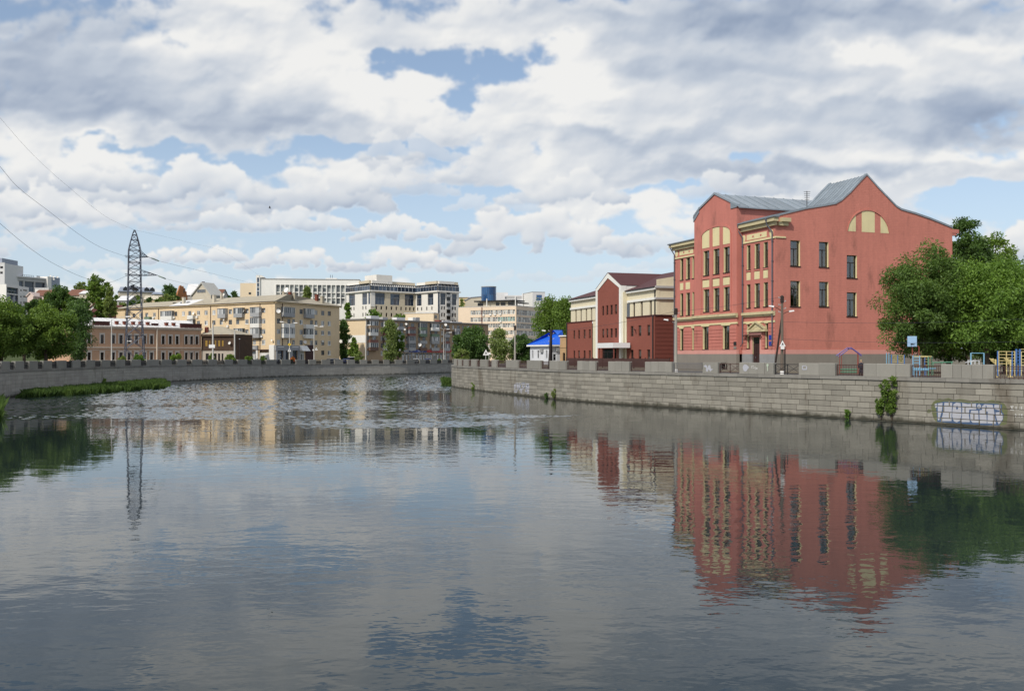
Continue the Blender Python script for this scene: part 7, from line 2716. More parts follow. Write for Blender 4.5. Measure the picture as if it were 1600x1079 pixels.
def gable_house(label, x0, x1, Y, ye, yr, wall, roof, zb=8, depth=9, ridge='across', wins=(), cat='house', frac=0.5, name='house', Y2=None):
 """small hill house; ridge 'across' shows a roof slope, 'along' shows its gable"""
 f = Face((WX(x0, Y), Y), (WX(x1, Y2 or Y), Y2 or Y))
 t = bthing(name, label, cat, f, zb)
 L = f.L
 ze, zr = f.z(ye, L / 2), f.z(yr, L / 2, -depth / 2 if ridge == 'across' else 0)
 wl = []
 for r in wins:
  h = f.rect(*r)
  wl.append((h, 'small' if h[2] < 2.2 else 'grey'))
 if ridge == 'across':
  facade(t, f, 0, L, zb - 3, ze, wl, MATS[wall], 0, 0.15)
  MB().poly([f.pt(L, 0, zb - 3), f.pt(L, -depth, zb - 3), f.pt(L, -depth, ze), f.pt(L, -depth / 2, zr - 0.1), f.pt(L, 0, ze)]).poly(
   [f.pt(0, -depth, zb - 3), f.pt(0, 0, zb - 3), f.pt(0, 0, ze), f.pt(0, -depth / 2, zr - 0.1), f.pt(0, -depth, ze)]).poly(
   [f.pt(L, -depth, zb - 3), f.pt(0, -depth, zb - 3), f.pt(0, -depth, ze), f.pt(L, -depth, ze)]).build('side_wall', MATS[wall], t)
  MB().poly([f.pt(-0.3, 0.4, ze), f.pt(L + 0.3, 0.4, ze), f.pt(L + 0.3, -depth / 2, zr), f.pt(-0.3, -depth / 2, zr)]).poly(
   [f.pt(L + 0.3, -depth - 0.4, ze), f.pt(-0.3, -depth - 0.4, ze), f.pt(-0.3, -depth / 2, zr), f.pt(L + 0.3, -depth / 2, zr)]).build('roof', MATS[roof], t)
 else:
  facade(t, f, 0, L, zb - 3, ze, wl, MATS[wall], 0, 0.15, prof=[(0, ze + 0.01), (L * frac, zr), (L, ze + 0.01)])
  hidden_walls(t, f, L, depth, zb - 3, ze, MATS[wall], right=True)
  MB().prism(f, [(-0.4, ze - 0.3), (L * frac, zr), (L * frac, zr + 0.35), (-0.4, ze + 0.1)], -depth, 0.35).prism(
   f, [(L * frac + 0.001, zr), (L + 0.4, ze - 0.3), (L + 0.4, ze + 0.1), (L * frac + 0.001, zr + 0.35)], -depth, 0.35).build('roof', MATS[roof], t)
 return t, f


def skyline_left():
 # pale tower and the long framed building
 f = Face((WX(-40, 420), 420), (WX(7.2, 420), 420))
 t = bthing('tower_block', 'pale grey stepped tower block at the far edge of the hill', 'tower block', f, 14)
 a = f.a
 wins = [(f.rect(0.2, 4.8, 415.8, 419.4), 'small'), (f.rect(0.2, 4.4, 424.2, 427.8), 'small'), (f.rect(-10, -5, 415.8, 419.4), 'small'), (f.rect(-10, -5, 424.2, 427.8), 'small')]
 facade(t, f, 0, f.L, 10, f.z(411, 5), wins, MATS['concrete_light'], 0, 0.2)
 hidden_walls(t, f, f.L, 16, 10, f.z(411, 5), MATS['concrete_light'], right=True)
 MB().box(f, 0, a(2.0), -14, -0.6, f.z(411, 5), f.z(402.8, 5)).build('penthouse', MATS['blue_grey'], t)
 MB().box(f, -0.1, f.L + 0.1, -0.5, 0.1, f.z(411, 5) + 0.003, f.z(410, 5)).build('parapet', MATS['concrete_light'], t)
 f = Face((WX(7.4, 425), 425), (WX(94, 452), 452))
 t = bthing('office_building', 'long concrete framed building with dark glass bays and dishes on the hill', 'office building', f, 14)
 a = f.a
 zt = f.z(431.6, 2)
 wins = []
 for x0, x1 in ((7.8, 19.6), (21.8, 36.6), (38.6, 53.4), (55.2, 70.8)):
  b0, b1 = a(x0), a(x1)
  wins.append((((b0 + b1) / 2, zt - 12.0, b1 - b0, 4.3), 'frame_bay'))
  wins.append((((b0 + b1) / 2, zt - 6.6, b1 - b0, 5.0), 'frame_bay'))
 facade(t, f, 0, a(71), 8, zt, wins, MATS['concrete'], 0, 0.6)
 MB().box(f, -0.2, a(71), -12, 0.5, zt + 0.003, zt + 0.6).build('roof', MATS['concrete_light'], t)
 MB().box(f, a(71.2), a(77.2), -12, 1.4, 8, f.z(432, a(74), 1)).build('stair_tower', MATS['modern_white'], t)
 MB().box(f, a(77.3), a(94), -12, -0.2, 8, f.z(433.2, a(85))).build('wing', MATS['blue_grey'], t)
 b = MB()
 for px in (25.5, 36.5):
  pass
 MB().box(f, a(25.6), a(36.8), -6, -2, zt + 0.6, f.z(428.6, a(31), -3)).box(f, a(31.0), a(34.0), -5, -3, f.z(428.6, a(31), -3), f.z(424.4, a(31), -3)).build('roof_box', MATS['concrete_light'], t)
 MB().lathe(f.pt(a(32.4), -4, f.z(424.4, a(31), -4)), [(0.7, 0), (0.5, 0.5), (0.1, 1.2)], 8).build('vent', MATS['concrete'], t)
 for k, (px, py) in enumerate(((78.6, 431), (79, 435.4), (84, 436), (89.6, 432.6), (83.4, 432.4))):
  dish(t, f, px, py, 0.5)
 rl = MB()
 for x0, x1 in ((8, 22), (38, 55), (60, 65)):
  rl.box(f, a(x0), a(x1), -1.2, -1.1, zt + 1.4, zt + 1.5)
  for k in range(7):
   x = a(x0) + (a(x1) - a(x0)) * k / 6
   rl.box(f, x - 0.05, x + 0.05, -1.2, -1.1, zt + 0.55, zt + 1.5)
 rl.build('roof_railing', MATS['dark_metal'], t)
 # white cube in front
 f = Face((WX(-30, 372), 372), (WX(9.8, 360), 360))
 f2 = Face((WX(9.8, 360), 360), (WX(45, 378), 378))
 t = bthing('office_building', 'white cube shaped building with a dark glazed bay rising above the near trees', 'office building', f2, 12)
 zt = f2.z(443.6, 0)
 MB().wall(f, 0, f.L, 8, zt).build('wall', MATS['modern_white'], t)
 wins = [(f2.rect(10.9, 28.4, 449.2, 458.6), 'frame_bay'), (f2.rect(10.9, 28.4, 460.2, 475), 'frame_bay')]
 for y0, y1 in ((452.4, 454.6), (462.2, 464.8), (471.2, 474.6)):
  wins.append((f2.rect(31.8, 34.0, y0, y1), 'small'))
  wins.append((f2.rect(36.2, 42.4, y0, y1), 'small'))
 facade(t, f2, 0, f2.L, 8, zt, wins, MATS['concrete_light'], 0, 0.25)
 hidden_walls(t, f2, f2.L, 12, 8, zt, MATS['concrete_light'], left=False, right=True)
 MB().poly([f.pt(0, 0, zt), f2.pt(0, 0, zt), f2.pt(f2.L, 0, zt), f2.pt(f2.L, -12, zt)]).build('roof', MATS['concrete'], t)
 f = Face((WX(54.5, 385), 385), (WX(76, 385), 385))
 t = bthing('garage_block', 'low plain white building half hidden behind the brown roofed house', 'building', f, 12)
 MB().box(f, 0, f.L, -8, 0, 8, f.z(450.2, 2)).build('wall', MATS['modern_white'], t)
 MB().box(f, -0.2, f.L + 0.2, -8.2, 0.2, f.z(450.2, 2) + 0.003, f.z(449.4, 2)).build('roof', MATS['concrete_light'], t)
 # hill houses
 t, f = gable_house('narrow pinkish white gabled house above the near trees', 42.8, 51.8, 340, 462.5, 457.4, 'house_pink', 'house_pink', 12, 9, 'along', ((46.2, 48.2, 459.8, 461.6),))
 t, f = gable_house('cream house with brown tiled roof beside the pinkish gabled house', 52.2, 79, 345, 462.0, 452.6, 'house_pink', 'brown_tile', 12, 9, 'across', ((53.6, 57.6, 466, 474), (62, 65, 464, 474), (68, 72, 464, 474)))
 gable_house('hill house with reddish brown roof and low white walls', 105, 127, 375, 461.6, 452.0, 'house_cream', 'brown_tile', 14, 9, 'across', ((110, 113, 463, 467),))
 gable_house('hill house with pale blue grey metal roof', 124, 146, 368, 458.8, 454.2, 'house_cream', 'concrete_light', 14, 8, 'across', ((130, 132, 461, 464),))
 gable_house('plain white rendered house with sloping dark red roof edge on the hill', 141.0, 157, 318, 481, 468.8, 'modern_white', 'dark_red', 10, 9, 'along', (), frac=0.92)
 gable_house('dark red brick house behind the conical tree', 142, 182, 306, 487.5, 476.5, 'dark_red', 'dark_red', 10, 9, 'across', ())
 gable_house('white walled house with dark chimney between pylon and conical tree', 183, 201, 330, 469.5, 462.0, 'house_grey', 'concrete_light', 12, 9, 'across', ((187, 189, 472, 476),))
 f = Face((WX(186, 400), 400), (WX(241, 406), 406))
 t = bthing('mansion', 'long house with slate blue mansard roof and three dark dormers', 'house', f, 16)
 a = f.a
 zc, ze, zt = f.z(470, 5), f.z(455.8, 5), f.z(448.0, 5)
 MB().box(f, 0, f.L, -10, 0, 10, ze).build('wall', MATS['house_cream'], t)
 MB().box(f, -0.3, f.L + 0.3, -10.3, 0.5, ze + 0.003, ze + 0.4).build('cornice', MATS['slate_blue'], t)
 MB().hexa([f.pt(0, 0.2, ze + 0.4), f.pt(f.L, 0.2, ze + 0.4), f.pt(f.L, -10, ze + 0.4), f.pt(0, -10, ze + 0.4), f.pt(0.6, -1.6, zt), f.pt(f.L - 0.6, -1.6, zt), f.pt(f.L - 0.6, -9, zt), f.pt(0.6, -9, zt)]).build('roof', MATS['slate_blue'], t)
 for px in (196.2, 211, 229.2, 238.0):
  MB().prism(f, [(a(px) - 1.0, ze + 0.4), (a(px) + 1.0, ze + 0.4), (a(px) + 1.0, ze + 1.4), (a(px), ze + 2.3), (a(px) - 1.0, ze + 1.4)], -1.5, 0.45).build('dormer', MATS['pane_black'], t)
 f = Face((WX(241, 395), 395), (WX(257, 397), 397))
 t = bthing('house', 'low dark roofed wing beside the mansard house', 'house', f, 14)
 MB().box(f, 0, f.L, -8, 0, 10, f.z(459.5, 2)).build('wall', MATS['house_cream'], t)
 MB().hexa([f.pt(-0.3, 0.4, f.z(459.4, 2)), f.pt(f.L + 0.3, 0.4, f.z(459.4, 2)), f.pt(f.L + 0.3, -8, f.z(459.4, 2)), f.pt(-0.3, -8, f.z(459.4, 2)),
    f.pt(0.5, -3, f.z(455.4, 2)), f.pt(f.L - 0.5, -3, f.z(455.8, 2)), f.pt(f.L - 0.5, -5, f.z(455.8, 2)), f.pt(0.5, -5, f.z(455.4, 2))]).build('roof', MATS['slate_blue'], t)
 gable_house('pale ochre hill house under low shrubs behind the yellow block', 222, 246, 350, 468, 461.8, 'yellow_trim', 'house_cream', 12, 9, 'across', ())
 # orange brick ruin
 f = Face((WX(276, 352), 352), (WX(293, 356), 356))
 t = bthing('ruin', 'roofless orange brick ruin with a ragged stepped gable', 'ruin', f, 14)
 z = f.z
 pts = [(0, 10), (f.L, 10), (f.L, z(462, 2)), (f.L * 0.93, z(459, 2)), (f.L * 0.92, z(455, 2)), (f.L * 0.8, z(454, 2)), (f.L * 0.78, z(450, 2)), (f.L * 0.66, z(449.4, 2)), (f.L * 0.62, z(446.4, 2)), (f.L * 0.5, z(448, 2)),
   (f.L * 0.42, z(445.4, 2)), (f.L * 0.3, z(446.6, 2)), (f.L * 0.24, z(451, 2)), (f.L * 0.14, z(455, 2)), (f.L * 0.06, z(461, 2)), (0, z(464, 2))]
 MB().prism(f, pts, -0.7, 0).build('wall', MATS['ruin_brick'], t)
 MB().box(f, f.L - 0.5, f.L, -7, -0.71, 10, z(458, 2)).build('side_wall', MATS['ruin_brick'], t)
 MB().box(f, f.L * 0.62, f.L * 0.72, 0.003, 0.05, z(457, 2), z(452, 2)).build('opening', MATS['room_dark'], t)
 # grey gabled house
 f = Face((WX(300.5, 345), 345), (WX(329.6, 341), 341))
 t = bthing('house', 'grey gabled hill house with a glazed attic window above the yellow block', 'house', f, 14)
 L = f.L
 ze, zr = f.z(461.0, 3), f.z(443.0, 3)
 MB().wall(f, 0, L, 10, ze).strip(f, ze, [(0, ze + 0.01), (L * 0.53, zr), (L, ze + 0.01)]).build('wall', MATS['house_cream'], t)
 window(t, f, f.rect(308.4, 321.2, 452.2, 456.6), 'frame_bay', 0.72)
 MB().prism(f, [(-0.5, ze - 0.5), (L * 0.53, zr), (L * 0.53, zr + 0.5), (-0.5, ze)], -6, 0.5).prism(f, [(L * 0.53 + 0.001, zr), (L + 0.5, ze - 0.5), (L + 0.5, ze), (L * 0.53 + 0.001, zr + 0.5)], -6, 0.5).build('roof', MATS['house_grey'], t)
 MB().box(f, L * 0.30, L * 0.36, -3, -2, zr - 1.0, zr + 0.9).build('chimney', MATS['dark_red'], t)
 hidden_walls(t, f, L, 6, 10, ze, MATS['house_grey'], right=True)
 gable_house('grey sheet roofed house left of the grey gabled house', 290, 304, 360, 461, 443.6, 'house_grey', 'concrete_light', 14, 8, 'across', ())
 gable_house('small brown roofed house right of the grey gabled house', 328, 346.5, 350, 459.6, 451.6, 'house_grey', 'brown_tile', 14, 7, 'across', ((333, 335, 460, 463),))


skyline_left()
# ------------------------------------------------------------------ trees, shrubs and reeds
def leaf_cloud(rng, centres, radii, per, lw, droop=0.25, flat=0.8):
 """many small leaf blades spread through a set of clumps"""
 n = len(centres)
 C = np.repeat(np.asarray(centres), per, 0)
 Rr = np.repeat(np.asarray(radii), per)
 N = len(C)
 d = rng.normal(size=(N, 3))
 d /= np.linalg.norm(d, axis=1)[:, None]
 r = rng.random(N) ** 0.5
 p = C + d * (Rr * r)[:, None] * np.array((1, 1, flat))
 t = d * 0.7 + rng.normal(size=(N, 3)) * 0.7
 t[:, 2] -= droop
 t /= np.linalg.norm(t, axis=1)[:, None]
 b = np.cross(t, rng.normal(size=(N, 3)))
 b /= np.linalg.norm(b, axis=1)[:, None] + 1e-9
 s = rng.uniform(0.65, 1.3, N)[:, None]
 l, w = lw
 v = np.stack([p, p + t * l * 0.45 * s + b * w * 0.5 * s, p + t * l * s, p + t * l * 0.45 * s - b * w * 0.5 * s], 1).reshape(-1, 3)
 return v


def quads_mesh(name, v, m):
 n = len(v) // 4
 return mesh_np(name, v, np.arange(4 * n), np.full(n, 4), (m,))


def crown_clumps(rng, n, c, r, shape):
 out, rad = [], []
 base = min(r)
 k = 0
 while len(out) < n and k < n * 30:
  k += 1
  d = rng.normal(size=3)
  d /= np.linalg.norm(d)
  f = rng.random() ** 0.42
  p = d * f
  if shape == 'cone':
   h = (p[2] + 1) / 2
   p[:2] *= (1.15 - 0.95 * h)
  elif shape == 'column':
   p[2] = rng.uniform(-1, 1)
   p[:2] *= (1 - abs(p[2]) ** 3 * 0.7)
  elif shape == 'round':
   if p[2] < -0.75:
    continue
  elif shape == 'spread':
   if p[2] < -0.85:
    continue
   p[:2] *= 1.0 + 0.15 * math.sin(3 * math.atan2(p[1], p[0]) + 1.3)
  out.append(np.array(c) + p * np.array(r))
  rad.append(base * rng.uniform(0.17, 0.36) * (1.9 if shape == 'column' else 1.0))
 return np.array(out), np.array(rad)


def tree(label, px, Y, top, bot, hw, leaf, shape='round', zb=None, n=60, per=110, lw=(0.42, 0.22), name='tree', group=None, seed=None, bark='bark', depth=1.0, droop=0.25, trunk_r=None, cat='tree', crown_bot=None):
 rng = np.random.default_rng(seed if seed is not None else int(px * 7 + Y))
 x = WX(px, Y)
 if zb is None:
  zb = ZGR if x > RPATH.at(0)[0] else 3.0
 zt, zl = WZ(top, Y), WZ(bot, Y)
 rw = hw / F * Y
 t = thing(name, label, cat, (x, Y, zb), 0.0, group)
 zc, rz = (zt + zl) / 2, (zt - zl) / 2
 cl, rad = crown_clumps(rng, n, (0, 0, zc - zb), (rw * 0.90, rw * 0.90 * depth, rz * 0.92), shape)
 v = leaf_cloud(rng, cl, rad, per, lw, droop)
 link('crown', quads_mesh('crown', v, MATS[leaf]), t)
 tr = trunk_r or max(0.10, (zt - zb) * 0.022)
 mb = MB()
 bx, by = rng.uniform(-0.3, 0.3, 2) * tr * 4
 topz = zc - zb + rz * 0.55
 mb.tube([(0, 0, -0.3), (bx * 0.3, by * 0.3, topz * 0.33), (bx, by, topz * 0.66), (bx * 0.6, by * 0.6, topz)], [tr * 1.25, tr, tr * 0.7, tr * 0.18], 7)
 for k in range(min(9, len(cl))):
  q = cl[rng.integers(len(cl))]
  h0 = topz * rng.uniform(0.3, 0.75)
  p0 = np.array((bx * h0 / topz, by * h0 / topz, h0))
  md = p0 * 0.45 + q * 0.55 + np.array((0, 0, -0.1 * rz))
  mb.tube([p0, md, q], [tr * 0.45, tr * 0.28, tr * 0.08], 5)
 link('trunk', mesh_np('trunk', mb.v, [i for f in mb.f for i in f], [len(f) for f in mb.f], (MATS[bark],)), t)
 return t


# right bank: the big trees beside the school
tree('wide dark ash tree spreading across the salmon school side wall', 1446, 97, 382, 568, 72, 'leaf_ash', 'spread', ZGR, 130, 380, (0.31, 0.125), seed=1, droop=0.35, trunk_r=0.26)
tree('bright green ash tree behind the climbing frames beside the playground', 1542, 95, 396, 568, 84, 'leaf_bright', 'spread', ZGR, 130, 390, (0.32, 0.13), seed=2, droop=0.4, trunk_r=0.27)
tree('tall ash tree at the right edge above the yellow wall bars', 1618, 98, 386, 562, 66, 'leaf_ash', 'spread', ZGR, 95, 330, (0.33, 0.13), seed=3, droop=0.35, trunk_r=0.26)
tree('tall tree whose dark top shows beside the school roof end', 1512, 132, 336, 500, 38, 'leaf_dark', 'spread', ZGR, 110, 150, (0.42, 0.2), seed=4, trunk_r=0.24)
tree('tree with ragged top standing beside the tall dark one behind the school', 1555, 134, 358, 500, 34, 'leaf_mid', 'spread', ZGR, 95, 150, (0.42, 0.2), seed=5)
tree('young tree low between the dark ash and the school wall', 1484, 101, 448, 578, 44, 'leaf_dark', 'round', ZGR, 80, 170, (0.38, 0.15), seed=6)
tree('tree filling the gap under the bright ash at the playground edge', 1570, 101, 470, 580, 62, 'leaf_dark', 'round', ZGR, 90, 170, (0.38, 0.16), seed=7)
# right bank beyond the brick office
tree('broad dark tree at the bend above the right river wall', 737, 184, 507, 572, 33, 'leaf_dark', 'round', ZGR, 80, 170, (0.42, 0.26), seed=11)
tree('low spreading sumac bush at the tip of the right river wall', 722, 177, 546, 566, 13, 'leaf_pale', 'round', ZGR, 26, 120, (0.36, 0.2), 'shrub', seed=12, cat='shrub')
tree('lighter slender tree between the road sign and the cream office', 781, 204, 516, 568, 17, 'leaf_pale', 'column', ZGR, 46, 120, (0.42, 0.26), seed=13)
tree('dark rounded tree left of the blue roofed house', 815, 208, 522, 570, 22, 'leaf_dark', 'round', ZGR, 56, 130, (0.42, 0.26), seed=14)
tree('tall pale green poplar just above the blue roof ridge', 858, 232, 464, 556, 25, 'leaf_mid', 'column', ZGR, 110, 130, (0.46, 0.28), seed=15)
tree('tall poplar touching the left end of the brick office', 886, 226, 468, 556, 26, 'leaf_mid', 'column', ZGR, 110, 130, (0.46, 0.28), seed=16)
tree('shorter poplar between the two tall poplars behind the blue roof', 871, 240, 480, 556, 22, 'leaf_dark', 'column', ZGR, 80, 120, (0.46, 0.28), seed=17)
tree('yellowish treetop between the white glass office and cream office', 722, 412, 466, 520, 7, 'leaf_pale', 'round', 6, 22, 80, (0.7, 0.45), seed=18)
# left bank, nearest group
tree('leafy tree at the left edge over the river wall', 2, 134, 466, 566, 46, 'leaf_mid', 'spread', 3.5, 95, 290, (0.30, 0.18), seed=21)
tree('full green tree with rounded crown standing over the reed bed', 72, 139, 470, 566, 44, 'leaf_mid', 'spread', 3.5, 100, 290, (0.30, 0.18), seed=22)
tree('dark birch with hanging twigs at the corner of the brick townhouse', 122, 168, 472, 560, 23, 'leaf_dark', 'column', 3.4, 70, 120, (0.46, 0.16), 'birch_tree', seed=23, droop=1.1, bark='birch_bark')
tree('dark tree filling the gap behind the two left edge trees', 38, 158, 478, 566, 30, 'leaf_dark', 'round', 3.4, 60, 140, (0.42, 0.26), seed=24)
tree('tree beyond the left edge over the river wall', -60, 128, 460, 566, 46, 'leaf_mid', 'spread', 3.5, 60, 140, (0.42, 0.26), seed=25)
# hill
tree('dark tree in front of the red roofed hill house', 92, 300, 442, 505, 22, 'leaf_dark', 'round', 8, 60, 110, (0.6, 0.4), seed=31)
tree('highest dark green tree on the hill above the white wall', 151, 335, 427, 478, 17, 'leaf_mid', 'spread', 12, 60, 110, (0.6, 0.4), seed=32)
tree('conical ivy green tree left of the yellow block', 172, 292, 446, 500, 12, 'leaf_pale', 'cone', 6, 60, 110, (0.55, 0.36), 'conical_tree', seed=33)
tree('small yellowish tree on the hill skyline', 126, 395, 440, 462, 9, 'leaf_pale', 'round', 14, 26, 80, (0.7, 0.45), seed=34)
tree('dark tree standing left of the orange ruin', 266, 376, 443, 470, 13, 'leaf_dark', 'spread', 14, 36, 80, (0.9, 0.3), seed=35)
tree('low green shrubs on the slope under the mansard house', 262, 340, 457, 480, 14, 'leaf_pale', 'round', 9, 30, 80, (0.6, 0.4), 'shrub', seed=36, cat='shrub')
tree('small green tree behind the pylon legs', 194, 318, 464, 500, 8, 'leaf_pale', 'round', 8, 26, 80, (0.6, 0.4), seed=37)
tree('tree behind the townhouse roof under the white wall', 118, 288, 462, 510, 18, 'leaf_dark', 'round', 6, 50, 100, (0.55, 0.36), seed=38)
tree('green tree between white cube and pinkish house', 60, 330, 468, 505, 16, 'leaf_mid', 'round', 9, 40, 90, (0.6, 0.4), seed=39)
tree('green tree below the white cube at left', 20, 330, 470, 505, 18, 'leaf_dark', 'round', 9, 40, 90, (0.6, 0.4), seed=40)
tree('treetop behind the brown roofed hill house', 108, 380, 452, 475, 10, 'leaf_mid', 'round', 12, 26, 80, (0.7, 0.45), seed=41)
tree('dark treetop on the skyline left of the beige annex', 368, 440, 455, 475, 8, 'leaf_dark', 'round', 14, 22, 80, (0.8, 0.5), seed=42)
tree('treetop on the skyline behind the small brown roofed house', 352, 420, 456, 475, 9, 'leaf_dark', 'round', 14, 22, 80, (0.8, 0.5), seed=43)
tree('pointed tree in front of the white modernist office', 480, 405, 444, 480, 9, 'leaf_pale', 'cone', 14, 40, 90, (0.7, 0.42), 'conical_tree', seed=44)
tree('leafy tree behind the panel block roof before the glass office', 585, 368, 479, 520, 14, 'leaf_bright', 'round', 6, 44, 100, (0.65, 0.42), seed=45)
tree('low treetop behind the panel block roof boxes', 624, 366, 488, 520, 11, 'leaf_mid', 'round', 6, 30, 90, (0.65, 0.42), seed=46)
tree('small treetop between yellow block and glass office', 543, 372, 474, 500, 4.5, 'leaf_bright', 'column', 6, 24, 80, (0.65, 0.42), seed=47)
tree('dark narrow tree at the right end of the yellow block', 538, 294, 500, 568, 10, 'leaf_dark', 'column', 2.9, 60, 130, (0.46, 0.3), seed=48)
tree('young tree before the blank tan end wall', 553, 282, 526, 568, 11, 'leaf_mid', 'cone', 2.9, 56, 100, (0.44, 0.28), seed=49)
tree('light green tree in front of the panel block balconies', 609, 280, 498, 566, 13, 'leaf_pale', 'column', 2.9, 56, 110, (0.46, 0.28), seed=50)
tree('darker green tree right of the light one before the panel block', 622, 284, 508, 566, 12, 'leaf_mid', 'round', 2.9, 46, 110, (0.46, 0.28), seed=51)
HILL_LABELS = ['leafy tree left of the red roofed hill house', 'dark leafy tree under the blue grey roofed hill house', 'leafy tree between the white wall and the conical tree', 'small leafy tree right of the conical tree', 'dark leafy tree seen just left of the pylon', 'leafy tree seen through the pylon', 'dark leafy tree just right of the pylon', 'leafy tree above the left part of the yellow block roof', 'dark leafy tree left of the brick ruin foot', 'small leafy tree at the right foot of the brick ruin', 'dark leafy tree before the narrow pinkish house', 'leafy tree before the brown tiled house', 'leafy tree before the white cube at the left edge']
for k, (px, Y_, top, hw, lf) in enumerate(((106, 300, 458, 12, 'leaf_mid'), (132, 296, 464, 12, 'leaf_dark'), (158, 300, 458, 10, 'leaf_mid'), (184, 345, 458, 8, 'leaf_mid'), (206, 322, 462, 9, 'leaf_dark'), (217, 330, 461, 9, 'leaf_mid'),
           (232, 338, 462, 10, 'leaf_dark'), (248, 340, 460, 9, 'leaf_mid'), (272, 345, 456, 10, 'leaf_dark'), (288, 338, 463, 7, 'leaf_mid'), (50, 322, 464, 12, 'leaf_dark'), (75, 318, 462, 13, 'leaf_mid'), (4, 322, 468, 14, 'leaf_mid'))):
 tree(HILL_LABELS[k], px, Y_, top, top + 48, hw, lf, 'spread', 7, 44, 100, (0.6, 0.4), group='trees among the hill houses', seed=200 + k)
# clipped bushes along the far parapet
for px, dY, top, hw, lab, lf in ((191, 3, 555.0, 6, 'small round bush left of the pylon foot', 'leaf_pale'), (216, 3, 553.6, 8, 'rounded bush right of the pylon foot', 'leaf_bright'),
         (274.5, 2.5, 550.4, 8.5, 'tall clipped bush before the townhouse corner bay', 'leaf_mid'), (331, 2.5, 551.4, 5.5, 'round bush at the foot of the sign pole', 'leaf_mid'),
         (359.5, 2.5, 552.4, 8, 'round bush before the derelict house', 'leaf_mid'), (388.4, 2.5, 554.6, 7, 'round bush before the white shop front', 'leaf_mid'),
         (411.2, 2.5, 555.6, 5.5, 'round bush before the pale shop wall', 'leaf_mid'), (560, 6, 547, 8, 'grey green bush before the tan end wall', 'leaf_pale'),
         (686.5, 3, 560, 4, 'low bush beside the twin lamp poles', 'leaf_mid')):
 s_ = LPATH.px2s(px)
 Y_ = LPATH.Y(s_) + dY + 1.5
 tree(lab, px, Y_, top, 570, hw, lf, 'round', zcope(Y_) - 0.1, 34, 110, (0.26, 0.17), 'bush', 'round bushes along the far parapet', seed=int(px), trunk_r=0.07, cat='bush')
Y_ = LPATH.Y(LPATH.px2s(457.5)) + 3
t_ = tree('orange flowering bush under the lamp with the yellow sign', 457.6, Y_, 555.6, 570, 4.2, 'leaf_dark', 'round', zcope(Y_) - 0.1, 20, 80, (0.26, 0.17), 'flowering_bush', seed=66, trunk_r=0.07, cat='bush')
_rng = np.random.default_rng(67)
link('blossoms', quads_mesh('blossoms', leaf_cloud(_rng, np.array([(0, -0.1, WZ(560, Y_) - zcope(Y_) + 0.1)]) + _rng.normal(size=(14, 3)) * 0.42, np.full(14, 0.28), 26, (0.2, 0.14)), MATS['flower_orange']), t_)


def wall_plant(label, px, y0, y1, hw, leaf, n, per, name='wall_plant', lean=0.0, lw=(0.2, 0.1)):
 s_ = RPATH.px2s(px)
 p = RPATH.at(s_)
 fc = RPATH.face(s_ - 1, s_ + 1)
 Y = p[1]
 zt, zl = WZ(y0, Y), WZ(y1, Y)
 rng = np.random.default_rng(int(px))
 t = thing(name, label, 'plant', (p[0], p[1], zl))
 rw = hw / F * Y
 pts, rad = [], []
 h = zt - zl
 for i in range(n):
  f = rng.random()
  w = rw * (0.15 + 0.95 * math.sin(math.pi * min(1, 0.04 + f ** 1.5 * 0.84)))
  a, d, z = rng.uniform(-w, w), 0.15 + rng.random() * w * 0.9, zl + h * (0.12 + 0.86 * f)
  q = fc.pt(1 + a + lean * f, d, z)
  pts.append((q[0] - p[0], q[1] - p[1], q[2] - zl))
  rad.append(rw * rng.uniform(0.16, 0.36))
 link('foliage', quads_mesh('foliage', leaf_cloud(rng, pts, rad, per, lw, 0.2), MATS[leaf]), t)
 mb = MB()
 b = fc.pt(1, 0.05, 0)
 for k in range(3 if n > 10 else 1):
  q = pts[rng.integers(len(pts))]
  mb.tube([(b[0] - p[0], b[1] - p[1], -0.35), (q[0] * 0.4, q[1] * 0.4, q[2] * 0.5), q], [0.05, 0.035, 0.012], 5)
 link('stem', mesh_np('stem', mb.v, [i for f in mb.f for i in f], [len(f) for f in mb.f], (MATS['bark'],)), t)


wall_plant('tall leafy sapling growing out of the right river wall', 1394, 587, 650, 13, 'leaf_mid', 34, 60)
wall_plant('side shoots of a sapling low on the right river wall', 1377, 624, 648, 8, 'leaf_mid', 12, 50)
wall_plant('small weed at the waterline left of the leafy sapling', 1326, 638, 653, 3.5, 'leaf_bright', 7, 40)
wall_plant('thin weed at the waterline below the brick office', 868, 605, 624, 4, 'leaf_pale', 9, 50)
wall_plant('little dark weed at the waterline right of the pale graffiti', 856, 612, 623, 3, 'leaf_dark', 5, 40)
wall_plant('weed tuft at the waterline where the right wall starts to bend', 741, 597, 610, 4, 'leaf_mid', 6, 40)


